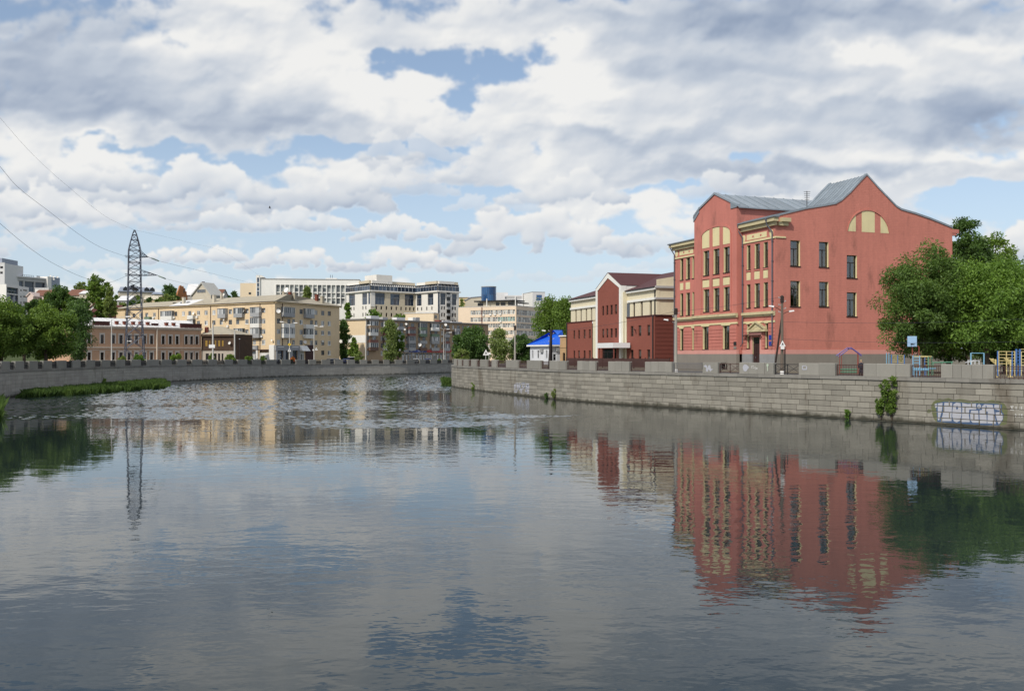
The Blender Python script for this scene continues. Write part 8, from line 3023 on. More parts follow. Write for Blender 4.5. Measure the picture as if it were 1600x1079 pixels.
def reeds(name, label_kind, front, back, n, hgt, seed):
 """a bed of upright blades between a front line and a back line on the water"""
 rng = np.random.default_rng(seed)
 fr, bk = np.array(front), np.array(back)
 u = rng.random(n)
 w = rng.random(n) ** 0.8
 tt = np.linspace(0, 1, len(fr))
 fx, fy = np.interp(u, tt, fr[:, 0]), np.interp(u, tt, fr[:, 1])
 bx, by = np.interp(u, tt, bk[:, 0]), np.interp(u, tt, bk[:, 1])
 edge = np.clip(np.minimum(u, 1 - u) / 0.06, 0.35, 1)
 wob = 0.10 * np.sin(u * 40) + 0.06 * np.sin(u * 97)
 w = np.clip(w + (w < 0.25) * wob, 0, 1)
 x, y = fx + (bx - fx) * w, fy + (by - fy) * w
 clump = 0.82 + 0.26 * np.sin(x * 1.3 + y * 0.7) * np.sin(x * 0.5 - y * 0.9)
 h = hgt * rng.uniform(0.65, 1.15, n) * edge * clump
 a = rng.uniform(0, 2 * np.pi, n)
 wd = rng.uniform(0.03, 0.07, n)
 lean = rng.normal(size=(n, 2)) * 0.16 * h[:, None]
 dx, dy = np.cos(a) * wd, np.sin(a) * wd
 z0 = np.full(n, -0.1)
 P = np.stack([np.stack([x - dx, y - dy, z0], 1), np.stack([x + dx, y + dy, z0], 1),
     np.stack([x + dx * 0.7 + lean[:, 0] * 0.4, y + dy * 0.7 + lean[:, 1] * 0.4, h * 0.6], 1),
     np.stack([x + lean[:, 0] * 1.4, y + lean[:, 1] * 1.4, h], 1)], 1).reshape(-1, 3)
 o = link(name, quads_mesh(name, P, MATS['reed']))
 o['kind'] = 'stuff'
 o['label'] = label_kind
 o['category'] = 'reeds'
 return o


def sh(px, py):
 return shore(px, py)


_front = [sh(24, 622), sh(60, 621.0), sh(94, 618.6), sh(147, 615.4), sh(192, 611.4), sh(230, 608.6), sh(266, 605.4)]
_back = []
for px in (22, 60, 94, 147, 192, 230, 262):
 q = LPATH.at(LPATH.px2s(px))
 _back.append((q[0] + 0.7, q[1] - 0.4))
reeds('reeds', 'long bright green reed bed standing in the water along the left river wall', _front, _back, 42000, 1.05, 5)
q0 = sh(-40, 668)
reeds('reeds', 'reed clump at the very left edge of the water', [sh(-80, 662), sh(-30, 662), sh(4, 660)], [sh(-80, 636), sh(-30, 634), sh(5, 634)], 5000, 1.5, 6)
reeds('reeds', 'small reed clump in the water at the tip of the right river wall', [sh(690.5, 602), sh(698, 602.4), sh(705.2, 603)], [sh(691, 599), sh(698, 598.6), sh(704.6, 599)], 2600, 1.35, 7)
tree('small bush rising behind the reed bed against the left wall', 157, 158, 587.5, 600, 7, 'leaf_mid', 'round', 0.2, 20, 110, (0.24, 0.14), 'shrub', seed=71, trunk_r=0.05, cat='shrub')


# ------------------------------------------------------------------ the pylon and its cables
def pylon():
 Y = 205
 x0 = WX(210.2, Y)
 zg = 3.2
 t = thing('pylon', 'tall dark steel lattice pylon on the left bank before the brick townhouse', 'pylon', (x0, Y, zg), R(27))
 def Z(py):
  return WZ(py, Y)
 levels = [(zg, 2.02), (Z(545), 1.86), (Z(524), 1.70), (Z(503), 1.58), (Z(484), 1.47), (Z(466), 1.38), (Z(449), 1.32), (Z(440), 1.29), (Z(430), 1.27), (Z(420), 1.25), (Z(410), 1.23), (Z(401), 1.22), (Z(391), 1.20)]
 top = [(Z(383), 0.98), (Z(375), 0.72), (Z(367), 0.44), (Z(359.5), 0.12)]
 c, s = math.cos(R(27)), math.sin(R(27))
 def P(i, z, h):
  sx, sy = ((-1, -1), (1, -1), (1, 1), (-1, 1))[i]
  a, b = sx * h, sy * h
  return (x0 + a * c - b * s, Y + a * s + b * c, z)
 lv = levels + top
 for i in range(4):
  MB().tube([P(i, z, h) for z, h in lv], 0.095, 4).build('leg', MATS['pylon_steel'], t)
 br = MB()
 for k in range(len(lv) - 1):
  (za, ha), (zb, hb) = lv[k], lv[k + 1]
  for i in range(4):
   j = (i + 1) % 4
   r = 0.06
   if k % 2 == 0 or k < 4:
    br.tube([P(i, za, ha), P(j, zb, hb)], r, 4)
   if k % 2 or k < 4:
    br.tube([P(j, za, ha), P(i, zb, hb)], r, 4)
   if k > 4:
    m = (za + zb) / 2
    br.tube([P(i, zb, hb), P(j, zb, hb)], r, 4)
   elif k % 2:
    br.tube([P(i, zb, hb), P(j, zb, hb)], r, 4)
 br.build('bracing', MATS['pylon_steel'], t, kind='stuff')
 # cross-arms, two to the right with tie trusses, stubs to the left
 def arm(py, tip_px, rise, name='cross_arm'):
  z, h = Z(py), 1.24
  tip = Vector((WX(tip_px, Y + 1.0), Y + 1.0, z + 0.05))
  mb = MB()
  r1, r2 = Vector(P(1, z, h)), Vector(P(2, z, h))
  u1, u2 = Vector(P(1, z + rise, h)), Vector(P(2, z + rise, h))
  for p in (r1, r2, u1, u2):
   mb.tube([p, tip], 0.06, 4)
  for f in (0.25, 0.5, 0.75):
   a1, a2, b1, b2 = r1.lerp(tip, f), r2.lerp(tip, f), u1.lerp(tip, f), u2.lerp(tip, f)
   for p, q in ((a1, b1), (a2, b2), (a1, a2), (r1.lerp(tip, f - 0.25), b1), (r2.lerp(tip, f - 0.25), b2)):
    mb.tube([p, q], 0.035, 4)
  mb.tube([Vector(P(0, z, h + 0.9)), Vector(P(1, z, h + 0.2))], 0.06, 4).tube([Vector(P(3, z, h + 0.5)), Vector(P(2, z, h + 0.2))], 0.06, 4)
  mb.build(name, MATS['pylon_steel'], t)
  return tip
 t1 = arm(401.2, 231.5, 1.25)
 t2 = arm(429.8, 246.0, 1.15)
 MB().box(Face((x0 - 1, Y - 1), u=(c, s)), 0, 2.2, -2.4, 0.1, Z(452), Z(451)).box(Face((x0 - 0.4, Y - 1.2), u=(c, s)), 0, 0.8, 0.0, 0.4, Z(451) + 0.01, Z(446)).build('platform', MATS['dark_metal'], t)
 MB().box(Face((x0 - 0.9, Y - 1.9), u=(1, 0)), 0, 1.0, 0, 0.05, Z(533.4), Z(532.2)).build('sign_plate', MATS['sign_white'], t)
 for i in range(4):
  q = P(i, zg, 2.05)
  MB().wbox(q[0] - 0.4, q[0] + 0.4, q[1] - 0.4, q[1] + 0.4, zg - 0.4, zg + 0.35).build('footing', MATS['concrete'], t)
 # insulator strings and cables
 def string(px0, py0, px1, py1, Y0, Y1, lab):
  a, b = Vector((WX(px0, Y0), Y0, WZ(py0, Y0))), Vector((WX(px1, Y1), Y1, WZ(py1, Y1)))
  ax = (b - a)
  n = 9
  prof = []
  for k in range(n):
   h = ax.length * k / n
   prof += [(0.05, h), (0.17, h + 0.02), (0.17, h + 0.07), (0.05, h + 0.12)]
  o = MB().lathe(a, prof, 8, ax).build('insulator', MATS['insulator'])
  o['label'] = lab
  o['category'] = 'insulator'
  return b
 e1 = string(237.4, 403.4, 249.0, 408.0, Y + 2, Y + 6, 'pale green insulator string on the upper pylon arm')
 e2 = string(248.4, 431.2, 259.2, 435.6, Y + 2, Y + 6, 'pale green insulator string on the lower pylon arm')
 def cable(pts, lab, r=0.035, w=None):
  P3 = [Vector((WX(px, y), y, WZ(py, y))) for px, py, y in pts]
  q = catmull3(P3)
  o = MB().tube(q, r, 5).build('power_cable', MATS['cable'])
  o['label'] = lab
  o['category'] = 'cable'
 def catmull3(P):
  P = [2 * P[0] - P[1]] + P + [2 * P[-1] - P[-2]]
  out = []
  for i in range(1, len(P) - 2):
   for k in range(8):
    tt = k / 8
    p0, p1, p2, p3 = P[i - 1:i + 3]
    out.append(0.5 * ((2 * p1) + (p2 - p0) * tt + (2 * p0 - 5 * p1 + 4 * p2 - p3) * tt ** 2 + (3 * p1 - p0 - 3 * p2 + p3) * tt ** 3))
  return out + [P[-2]]
 cable([(-90, 150, 112), (0, 260, 126), (30, 294, 134), (75, 329, 150), (125, 367, 170), (160, 387.5, 186), (199, 401.4, Y)], 'upper cable sagging from the pylon out past the left edge', 0.024)
 cable([(-90, 268, 112), (0, 349, 126), (50, 390, 142), (90, 415, 160), (135, 435, 178), (170, 441, 192), (199, 430.4, Y)], 'lower cable sagging from the pylon out past the left edge', 0.024)
 cable([(-90, 78, 112), (0, 184, 126), (50, 240, 142), (100, 286, 160), (165, 338, 186), (210, 359.2, Y)], 'thin earth wire rising leftward from the pylon tip', 0.014)
 cable([(231.5, 401, Y + 1), (234, 402.4, Y + 1.4), (237.4, 403.4, Y + 2)], 'short jumper at the upper pylon arm', 0.05)
 cable([(246, 429.8, Y + 1), (247.2, 430.6, Y + 1.4), (248.4, 431.2, Y + 2)], 'short jumper at the lower pylon arm', 0.05)
 cable([(249, 408, Y + 6), (280, 415.4, 230), (315, 423.4, 262), (345, 430.6, 300), (376, 438, 350), (402, 444.4, 428)], 'cable running from the upper pylon arm behind the yellow block', 0.024)
 cable([(259.2, 435.6, Y + 6), (275, 439.5, 230), (290, 443.2, 262), (300, 446, 300), (310, 449, 352)], 'cable running from the lower pylon arm to the hill', 0.024)
 cable([(211, 359.4, Y), (250, 368, 235), (300, 380, 280), (350, 394, 340), (405, 430, 428)], 'thin earth wire from the pylon tip towards the white office', 0.014)


pylon()


# ------------------------------------------------------------------ street furniture
def lamp_post(label, px, Y, zb, ytop, arms, mat_='lamp_pole', r=0.10, group='street lamps on the far bank'):
 x = WX(px, Y)
 t = thing('street_lamp', label, 'street lamp', (x, Y, zb), 0, group)
 zt = WZ(ytop, Y) if not arms else max(WZ(ytop, Y), zb + 2)
 MB().tube([(x, Y, zb - 0.1), (x, Y, zb + (zt - zb) * 0.5), (x, Y, zt)], [r * 1.5, r * 1.1, r * 0.8], 8).build('pole', MATS[mat_], t)
 for apx, apy in arms:
  ax, az = WX(apx, Y), WZ(apy, Y)
  MB().tube([(x, Y, zt - 0.05), ((x + ax) / 2, Y, (zt + az) / 2 + 0.15), (ax, Y, az)], r * 0.5, 6).build('arm', MATS[mat_], t)
  d = 1 if ax > x else -1
  MB().hexa([(ax - 0.1 * d, Y - 0.17, az - 0.10), (ax + 0.85 * d, Y - 0.13, az - 0.02), (ax + 0.85 * d, Y + 0.13, az - 0.02), (ax - 0.1 * d, Y + 0.17, az - 0.10),
     (ax - 0.1 * d, Y - 0.14, az + 0.10), (ax + 0.8 * d, Y - 0.10, az + 0.12), (ax + 0.8 * d, Y + 0.10, az + 0.12), (ax - 0.1 * d, Y + 0.14, az + 0.10)]).build('lamp_head', MATS['lamp_white'], t)
 return t


def lY(px, off=3.0):
 return LPATH.Y(LPATH.px2s(px)) + off


def far_zb(Y):
 return zcope(Y) - 0.1


for px, yt, arms, lab in ((452.4, 507, [(442.4, 502.6), (459.6, 504.4)], 'double armed street lamp before the yellow block shop fronts'),
       (490.6, 513, [(491.4, 508.8), (500.5, 510)], 'street lamp beside the dark shop cladding of the yellow block'),
       (571.4, 509, [(575, 507.6)], 'slender white street lamp at the corner of the tan end wall'),
       (693.4, 514, [(685, 512.8), (698.4, 514.2)], 'shorter of the twin white lamp poles before the red shop sign'),
       (696.0, 521, [(701.6, 519.2)], 'second of the twin white lamp poles with its lamp towards the bend'),
       (174.4, 499, [(197.6, 494.6)], 'plain grey street lamp in front of the townhouse left bay')):
 Y_ = lY(px, 3.0)
 lamp_post(lab, px, Y_, far_zb(Y_), yt, arms, 'lamp_pole', 0.09)
for px, yt, lab in ((332.6, 506, 'grey pole carrying a white sign board before the derelict house'), (366.6, 518, 'thick pale concrete pole at the right end of the derelict house'), (374.4, 530, 'dark slim pole left of the white shop front')):
 Y_ = lY(px, 3.0)
 x = WX(px, Y_)
 t = thing('pole', lab, 'pole', (x, Y_, far_zb(Y_)))
 MB().tube([(x, Y_, far_zb(Y_) - 0.1), (x, Y_, WZ(yt, Y_))], [0.2, 0.15] if px < 370 else [0.13, 0.1], 8).build('shaft', MATS['lamp_pole' if px < 370 else 'wood_dark'], t)
 MB().lathe((x, Y_, WZ(yt, Y_)), [(0.18, 0.0), (0.18, 0.1), (0.05, 0.2)], 8).build('cap', MATS['grey_frame'], t)
 if px < 340:
  MB().wbox(WX(327, Y_), WX(336.4, Y_), Y_ - 0.28, Y_ - 0.2, WZ(543.4, Y_), WZ(538.2, Y_)).build('sign_board', MATS['sign_white'], t)


def road_sign(label, px, Y, zb, shapes, pole=True, name='road_sign'):
 x = WX(px, Y)
 t = thing(name, label, 'road sign', (x, Y, zb))
 if pole:
  MB().tube([(x, Y + 0.05, zb - 0.1), (x, Y + 0.05, WZ(shapes[0][2] - shapes[0][3], Y))], 0.05, 6).build('post', MATS['lamp_pole'], t)
 for kind, cx, cy, h, m in shapes:
  sx, sz, k = WX(cx, Y), WZ(cy, Y), h / F * Y
  fc = Face((sx, Y - 0.08), u=(1, 0))
  if kind == 'tri':
   pts = [(-k * 1.05, sz - k), (k * 1.05, sz - k), (0, sz + k)]
  elif kind == 'diamond':
   pts = [(0, sz - k), (k, sz), (0, sz + k), (-k, sz)]
  elif kind == 'rect':
   pts = [(-k * 1.1, sz - k * 0.8), (k * 1.1, sz - k * 0.8), (k * 1.1, sz + k * 0.8), (-k * 1.1, sz + k * 0.8)]
  MB().prism(fc, pts, -0.03, 0.0).build('plate', MATS[m], t)
  if m == 'sign_yellow':
   MB().prism(fc, [(a * 0.78, sz + (z - sz) * 0.78) for a, z in pts], 0.003, 0.010).build('symbol', MATS['sign_yellow'], t)
   MB().prism(fc, [(-k * 0.16, sz - k * 0.4), (k * 0.16, sz - k * 0.4), (k * 0.16, sz + k * 0.4), (-k * 0.16, sz + k * 0.4)], 0.012, 0.02).build('symbol', MATS['sign_black'], t)
  elif kind == 'tri':
   MB().prism(fc, [(-k * 0.42, sz - k * 0.55), (k * 0.42, sz - k * 0.55), (k * 0.2, sz - k * 0.1), (k * 0.06, sz + k * 0.3), (-k * 0.1, sz + k * 0.1), (-k * 0.14, sz - k * 0.2)], 0.003, 0.012).build('symbol', MATS['sign_black'], t)
 return t


Y_ = lY(452.4, 2.7)
road_sign('yellow diamond priority sign above a white triangle on the far lamp pole', 452.4, Y_, far_zb(Y_), [('diamond', 452.4, 538, 2.6, 'sign_yellow'), ('tri', 452.2, 546.4, 2.7, 'sign_white')], False)
Y_ = lY(494.5, 2.7)
road_sign('white triangular sign at the second far lamp pole', 494, Y_, far_zb(Y_), [('tri', 494.2, 544.6, 2.2, 'sign_white'), ('rect', 490, 546.6, 1.4, 'sign_white')], False)
road_sign('white triangular road sign at the tip of the right bank', 759, 168, ZGR, [('tri', 759.2, 550.2, 4.6, 'sign_white')])
road_sign('small white square sign just right of the triangular one', 764, 170, ZGR, [('rect', 764.6, 552.2, 1.9, 'sign_white')])


def utility_pole(label, px, Y, ytop, m, r=0.15, lamps=(), brace=None, insul=True):
 x = WX(px, Y)
 zb = ZGR
 t = thing('utility_pole', label, 'utility pole', (x, Y, zb), 0)
 zt = WZ(ytop, Y)
 MB().tube([(x, Y, zb - 0.2), (x, Y, (zb + zt) / 2), (x, Y, zt)], [r * 1.25, r, r * 0.8], 8).build('shaft', MATS[m], t)
 MB().tube([(x, Y, zb - 0.1), (x, Y, zb + 0.42)], r * 1.32, 8).build('painted_foot', MATS['lamp_white'], t)
 if brace:
  bx, by_, ty, br = brace
  MB().tube([(WX(bx, by_), by_, zb - 0.2), (x, Y, WZ(ty, Y))], br, 8).build('strut', MATS['wood_dark'], t)
 if insul:
  for k in range(5):
   z = zt - 0.25 - k * 0.34
   sd = 1 if k % 2 else -1
   MB().tube([(x, Y, z), (x + sd * (r + 0.16), Y - 0.05, z + 0.02)], 0.03, 5).lathe((x + sd * (r + 0.18), Y - 0.05, z), [(0.02, 0), (0.05, 0.03), (0.04, 0.11), (0.02, 0.14)], 7).build('pin_insulator', MATS['concrete'], t)
  MB().lathe((x, Y, zt), [(r * 1.25, -0.7), (r * 1.3, -0.1), (r * 0.5, 0.02)], 8).build('pole_cap', MATS['wood_dark'], t)
 for lx, ly, sx, sy in lamps:
  ax, az = WX(lx, Y - 0.4), WZ(ly, Y - 0.4)
  MB().tube([(WX(sx, Y), Y, WZ(sy, Y)), ((ax + WX(sx, Y)) / 2, Y - 0.2, (az + WZ(sy, Y)) / 2 + 0.05), (ax, Y - 0.4, az)], 0.028, 6).build('lamp_arm', MATS['wood_dark'], t)
  d = 1 if ax > x else -1
  MB().hexa([(ax - 0.06 * d, Y - 0.52, az - 0.09), (ax + 0.42 * d, Y - 0.48, az + 0.0), (ax + 0.42 * d, Y - 0.32, az + 0.0), (ax - 0.06 * d, Y - 0.28, az - 0.09),
     (ax - 0.06 * d, Y - 0.50, az + 0.07), (ax + 0.38 * d, Y - 0.46, az + 0.10), (ax + 0.38 * d, Y - 0.34, az + 0.10), (ax - 0.06 * d, Y - 0.30, az + 0.07)]).build('lamp_head', MATS['lamp_white'], t)
 return t


utility_pole('grey wooden utility pole with leaning strut and two lamps before the school corner', 1222, 89, 461.5, 'wood_pole', 0.14, [(1208, 478.5, 1221, 485.5), (1234, 486, 1222.5, 491)], (1208.5, 89.6, 493, 0.095))
utility_pole('utility pole between the brick office and the salmon school', 1056, 100, 481, 'concrete_pole', 0.16, [(1043, 499.6, 1054.5, 506)], None)
utility_pole('paired leaning wooden poles before the whitewashed house', 861.2, 119, 514, 'wood_dark', 0.15, [(851.5, 516.5, 860, 521)], (857.2, 118, 516, 0.13))
utility_pole('slim concrete utility pole beyond the road sign', 804.6, 134, 508, 'concrete_pole', 0.13, [], None)
x, Y_ = WX(1226.4, 89.5), 89.5
t = thing('post', 'thin dark post standing beside the strutted utility pole', 'post', (x, Y_, ZGR))
MB().tube([(x, Y_, ZGR - 0.1), (x, Y_, WZ(546, Y_))], 0.06, 6).build('shaft', MATS['dark_metal'], t)
MB().lathe((x, Y_, WZ(546, Y_)), [(0.08, 0), (0.08, 0.06), (0.02, 0.1)], 6).build('cap', MATS['dark_metal'], t)
road_sign('white triangular sign over a white plate on the strutted utility pole', 1222, 88.7, ZGR, [('tri', 1222.4, 536.2, 4.6, 'sign_white'), ('rect', 1222.4, 543.2, 2.6, 'sign_white')], False)


def wire(pts, lab, r=0.011):
 n = 14
 a, b = [Vector((WX(px, y), y, WZ(py, y))) for px, py, y in pts]
 sag = (b - a).length * 0.012
 P3 = [a.lerp(b, k / n) - Vector((0, 0, sag * 4 * (k / n) * (1 - k / n))) for k in range(n + 1)]
 o = MB().tube(P3, r, 4).build('overhead_wire', MATS['cable'])
 o['label'] = lab
 o['category'] = 'wire'


wire([(1223, 502.5, 89), (1640, 496, 84)], 'overhead wire crossing the school side wall at mid height')
wire([(1223, 529, 89), (1640, 532, 84)], 'lower overhead wire crossing the foot of the school side wall')
wire([(1221, 464, 89), (1056, 486, 100)], 'overhead wire linking the school pole to the pole by the brick office', 0.014)
wire([(1221, 474, 89), (1161, 524, 111)], 'service wire dropping from the school pole to the school entrance', 0.014)
wire([(1056, 486, 100), (861, 518, 119)], 'overhead wire running past the brick office front', 0.014)


def roof_antenna():
 a = SF1
 Y = 118
 x = WX(1260.8, Y)
 zt = WZ(298.5, Y)
 t = thing('roof_antenna', 'ladder like television antenna on the zinc school roof', 'antenna', (x, Y, WZ(330, Y)))
 MB().tube([(x, Y, WZ(332, Y)), (x, Y, zt)], 0.045, 6).build('mast', MATS['dark_metal'], t)
 for k, y in enumerate((299.5, 302.6, 305.6, 308.8, 312.0)):
  z = WZ(y, Y)
  w = 0.42 - 0.03 * k
  MB().tube([(x - w, Y - 0.05, z), (x + w, Y - 0.05, z)], 0.03, 5).build('element', MATS['dark_metal'], t)


roof_antenna()


def bird(label, px, py, Y, span):
 c = Vector((WX(px, Y), Y, WZ(py, Y)))
 t = thing('bird', label, 'bird', c)
 v = []
 mb = MB().lathe((c.x - span * 0.26, c.y, c.z), [(0.005, 0), (0.05 * span, 0.06 * span), (0.09 * span, 0.2 * span), (0.08 * span, 0.34 * span), (0.05 * span, 0.44 * span), (0.055 * span, 0.49 * span), (0.01, 0.56 * span)], 8, (1, 0, -0.12))
 mb.build('body', MATS['plumage'], t, smooth=True)
 for s in (-1, 1):
  a, b = 0.10 * span, 0.5 * span
  w = MB()
  pts = [(c.x - 0.10 * span, c.y + s * 0.02, c.z + 0.02), (c.x + 0.12 * span, c.y + s * 0.02, c.z + 0.02), (c.x + 0.10 * span, c.y + s * 0.12 * span, c.z + 0.30 * span), (c.x - 0.02 * span, c.y + s * 0.18 * span, c.z + 0.52 * span), (c.x - 0.14 * span, c.y + s * 0.12 * span, c.z + 0.26 * span)]
  w.poly(pts).poly([(p[0], p[1] + 0.012, p[2]) for p in pts[::-1]])
  w.build('wing', MATS['plumage'], t)
 MB().poly([(c.x - 0.24 * span, c.y - 0.03, c.z), (c.x - 0.24 * span, c.y + 0.03, c.z), (c.x - 0.42 * span, c.y + 0.07, c.z + 0.02), (c.x - 0.42 * span, c.y - 0.07, c.z + 0.02)]).build('tail', MATS['plumage'], t)


bird('small dark bird flying under the tall cumulus', 421.6, 325, 92, 0.42)


def car(label, px, Y, m, zb, ang, L=4.3, h=1.45, group='cars parked along the far road'):
 x = WX(px, Y)
 t = thing('parked_car', label, 'car', (x, Y, zb), ang, group)
 u = (math.cos(ang), math.sin(ang))
 f = Face((x - u[0] * L / 2 + u[1] * 0.85, Y - u[1] * L / 2 - u[0] * 0.85), u=u)
 W_ = 1.7
 pr = [(0.05, 0.35), (0.0, 0.62), (0.12, 0.86), (0.95 if L < 4.6 else 0.5, 0.96), (L - 0.75, 0.98), (L - 0.06, 0.86), (L, 0.5), (L - 0.1, 0.3), (0.2, 0.28)]
 MB().prism(f, [(a, zb + z) for a, z in pr], -W_, 0).build('body', MATS[m], t)
 c0, c1, c2, c3 = (0.9, 1.55, L - 1.5, L - 0.55)
 MB().hexa([f.pt(c0, -0.06, zb + 0.95), f.pt(c3, -0.06, zb + 0.95), f.pt(c3, -W_ + 0.06, zb + 0.95), f.pt(c0, -W_ + 0.06, zb + 0.95),
    f.pt(c1, -0.22, zb + h - 0.04), f.pt(c2, -0.22, zb + h - 0.04), f.pt(c2, -W_ + 0.22, zb + h - 0.04), f.pt(c1, -W_ + 0.22, zb + h - 0.04)]).build('window_glass', MATS['pane_black'], t)
 MB().hexa([f.pt(c1 - 0.1, -0.18, zb + h - 0.04), f.pt(c2 + 0.1, -0.18, zb + h - 0.04), f.pt(c2 + 0.1, -W_ + 0.18, zb + h - 0.04), f.pt(c1 - 0.1, -W_ + 0.18, zb + h - 0.04),
    f.pt(c1 + 0.1, -0.3, zb + h + 0.03), f.pt(c2 - 0.1, -0.3, zb + h + 0.03), f.pt(c2 - 0.1, -W_ + 0.3, zb + h + 0.03), f.pt(c1 + 0.1, -W_ + 0.3, zb + h + 0.03)]).build('roof', MATS[m], t)
 for a in (0.82, L - 0.85):
  for d in (0.02, -W_ + 0.18):
   MB().lathe(f.pt(a, d, zb + 0.31), [(0.18, -0.01), (0.31, 0.0), (0.31, 0.18), (0.18, 0.19)], 12, (-f.n[0], -f.n[1], 0)).build('wheel', MATS['tyre'], t)


for px, m, lab, off, h in ((549.5, 'car_white', 'white parked van showing above the parapet before the tan end wall', 9, 2.0), (540.6, 'car_blue', 'blue parked car in the parapet gap beside the white van', 6, 1.5), (524.5, 'car_silver', 'silver parked car at the right end of the yellow block', 9, 1.5),
       (650, 'car_white', 'white parked car before the blue shop sign', 7, 1.5), (668.6, 'car_blue', 'blue parked car before the red shop sign', 7, 1.5), (516, 'car_silver', 'grey parked car hidden behind the far parapet', 6, 1.5)):
 Y_ = lY(px, off)
 car(lab, px, Y_, m, far_zb(Y_), R(52), 4.3 if h < 1.8 else 4.8, h)


# ------------------------------------------------------------------ playground behind the right parapet
def frame_thing(name, label, cat, px, Y, parts):
 """tube-built apparatus; parts: (part name, material, radius, list of polylines of (px, py, Y offset))"""
 t = thing(name, label, cat, (WX(px, Y), Y, ZGR))
 for pn, m, r, lines in parts:
  for ln in lines:
   pts = []
   for p in ln:
    y = Y + (p[2] if len(p) > 2 else 0)
    pts.append((WX(p[0], y), y, ZGR - 0.05 if p[1] is None else WZ(p[1], y)))
   MB().tube(pts, r, 6).build(pn, MATS[m], t)
 return t


N_ = None
frame_thing('play_shelter', 'purple gabled play shelter frame behind the railing before the school side', 'play shelter', 1326, 96,
   [('rafter', 'paint_purple', 0.055, [[(1306.6, 555.6), (1324, 543.4)], [(1324, 543.4), (1330, 543.0)], [(1330, 543.0), (1345.8, 554.4)], [(1310, 557.2, 1.6), (1326, 545.2, 1.6)], [(1326, 545.2, 1.6), (1332, 545.2, 1.6), (1346, 556, 1.6)], [(1324, 543.4), (1326, 545.2, 1.6)], [(1330, 543), (1332, 545.2, 1.6)]]),
    ('post', 'paint_red', 0.035, [[(1312, 552.6), (1312, N_)], [(1340, 551.4), (1340, N_)], [(1315, 554, 1.6), (1315, N_, 1.6)], [(1341, 553, 1.6), (1341, N_, 1.6)]]),
    ('bench', 'paint_green', 0.09, [[(1313, 581, 0.8), (1339, 581, 0.8)], [(1313, 577, 0.8), (1339, 577, 0.8)]])])
frame_thing('wall_ladder', 'blue framed climbing ladder with tan rungs behind the middle parapet block', 'climbing frame', 1403, 92,
   [('post', 'paint_blue', 0.055, [[(1393, 553.8), (1393, N_)], [(1413, 554.4), (1413, N_)], [(1402.6, 554.6), (1402.6, N_)]]),
    ('rung', 'paint_yellow', 0.035, [[(1393, y), (1413, y + 0.4)] for y in (555.2, 558.4, 561.6, 564.8, 568.2)])])
frame_thing('post', 'pair of slim pale blue posts left of the tan rung ladder', 'post', 1386, 92.5,
   [('shaft', 'paint_sky', 0.04, [[(1385.2, 551), (1385.2, N_)], [(1389, 551), (1389, N_)]])])


def hoop():
 Y = 89
 t = thing('basketball_hoop', 'pale blue basketball backboard on two thin red posts', 'basketball hoop', (WX(1425, Y), Y, ZGR))
 x0, x1 = WX(1417.7, Y), WX(1432.2, Y)
 MB().wbox(x0, x1, Y - 0.05, Y, WZ(541.2, Y), WZ(525, Y)).build('backboard', MATS['paint_board'], t)
 cx, cz = WX(1424.4, Y), WZ(537.0, Y)
 ring = [(cx + 0.2 * math.cos(a), Y - 0.3 + 0.2 * math.sin(a), cz) for a in np.linspace(0, 2 * math.pi, 13)]
 MB().tube(ring, 0.03, 5).build('rim', MATS['dark_metal'], t)
 MB().wbox(cx - 0.12, cx + 0.12, Y - 0.11, Y - 0.053, cz - 0.05, cz + 0.04).build('bracket', MATS['dark_metal'], t)
 for px in (1426.4, 1436.8):
  MB().tube([(WX(px, Y), Y + 0.12, ZGR - 0.1), (WX(px, Y), Y + 0.12, WZ(541.5 if px > 1430 else 526, Y))], 0.05, 6).build('post', MATS['paint_red'], t)
 MB().tube([(WX(1436.8, Y), Y + 0.12, WZ(541.5, Y)), (WX(1426.4, Y), Y + 0.12, WZ(538, Y))], 0.04, 6).build('brace', MATS['paint_red'], t)


hoop()
frame_thing('climbing_frame', 'blue green and yellow climbing frame under the backboard', 'climbing frame', 1440, 87,
   [('post', 'paint_sky', 0.06, [[(1426.4, 555), (1426.4, N_)], [(1436.8, 555.5), (1436.8, N_)]]), ('post', 'paint_green', 0.06, [[(1450.4, 556.5), (1450.4, N_)], [(1455.6, 556, 1.2), (1455.6, N_, 1.2)]]), ('post', 'paint_blue', 0.06, [[(1445, 557, 1.2), (1445, N_, 1.2)]]),
    ('rung', 'paint_sky', 0.035, [[(1426.4, y), (1436.8, y)] for y in (558.4, 562.6, 566.8, 571, 575)]),
    ('rung', 'paint_yellow', 0.035, [[(1450.4, y), (1455.6, y, 1.2)] for y in (558, 562, 566, 570.6)] + [[(1445, y, 1.2), (1450.4, y)] for y in (561, 565, 570.6)]),
    ('top_bar', 'paint_yellow', 0.045, [[(1428, 556.8), (1450.4, 557.6)], [(1436.8, 556.0), (1455.6, 556.4, 1.2)], [(1426.4, 556.6), (1445, 557.4, 1.2)]])])
frame_thing('bench', 'long light blue bench in front of the coloured climbing frame', 'bench', 1442, 82.6,
   [('seat', 'paint_sky', 0.055, [[(1424.6, 576.4), (1451, 576.8)], [(1424.6, 578.0), (1451, 578.2)], [(1426, 576.0, 0.3), (1462, 575.6, 0.3)]]),
    ('leg', 'paint_sky', 0.035, [[(1428.4, 577.5), (1428.4, N_)], [(1447, 577.5), (1447, N_)], [(1432.6, 577.5), (1432.6, N_)]])])
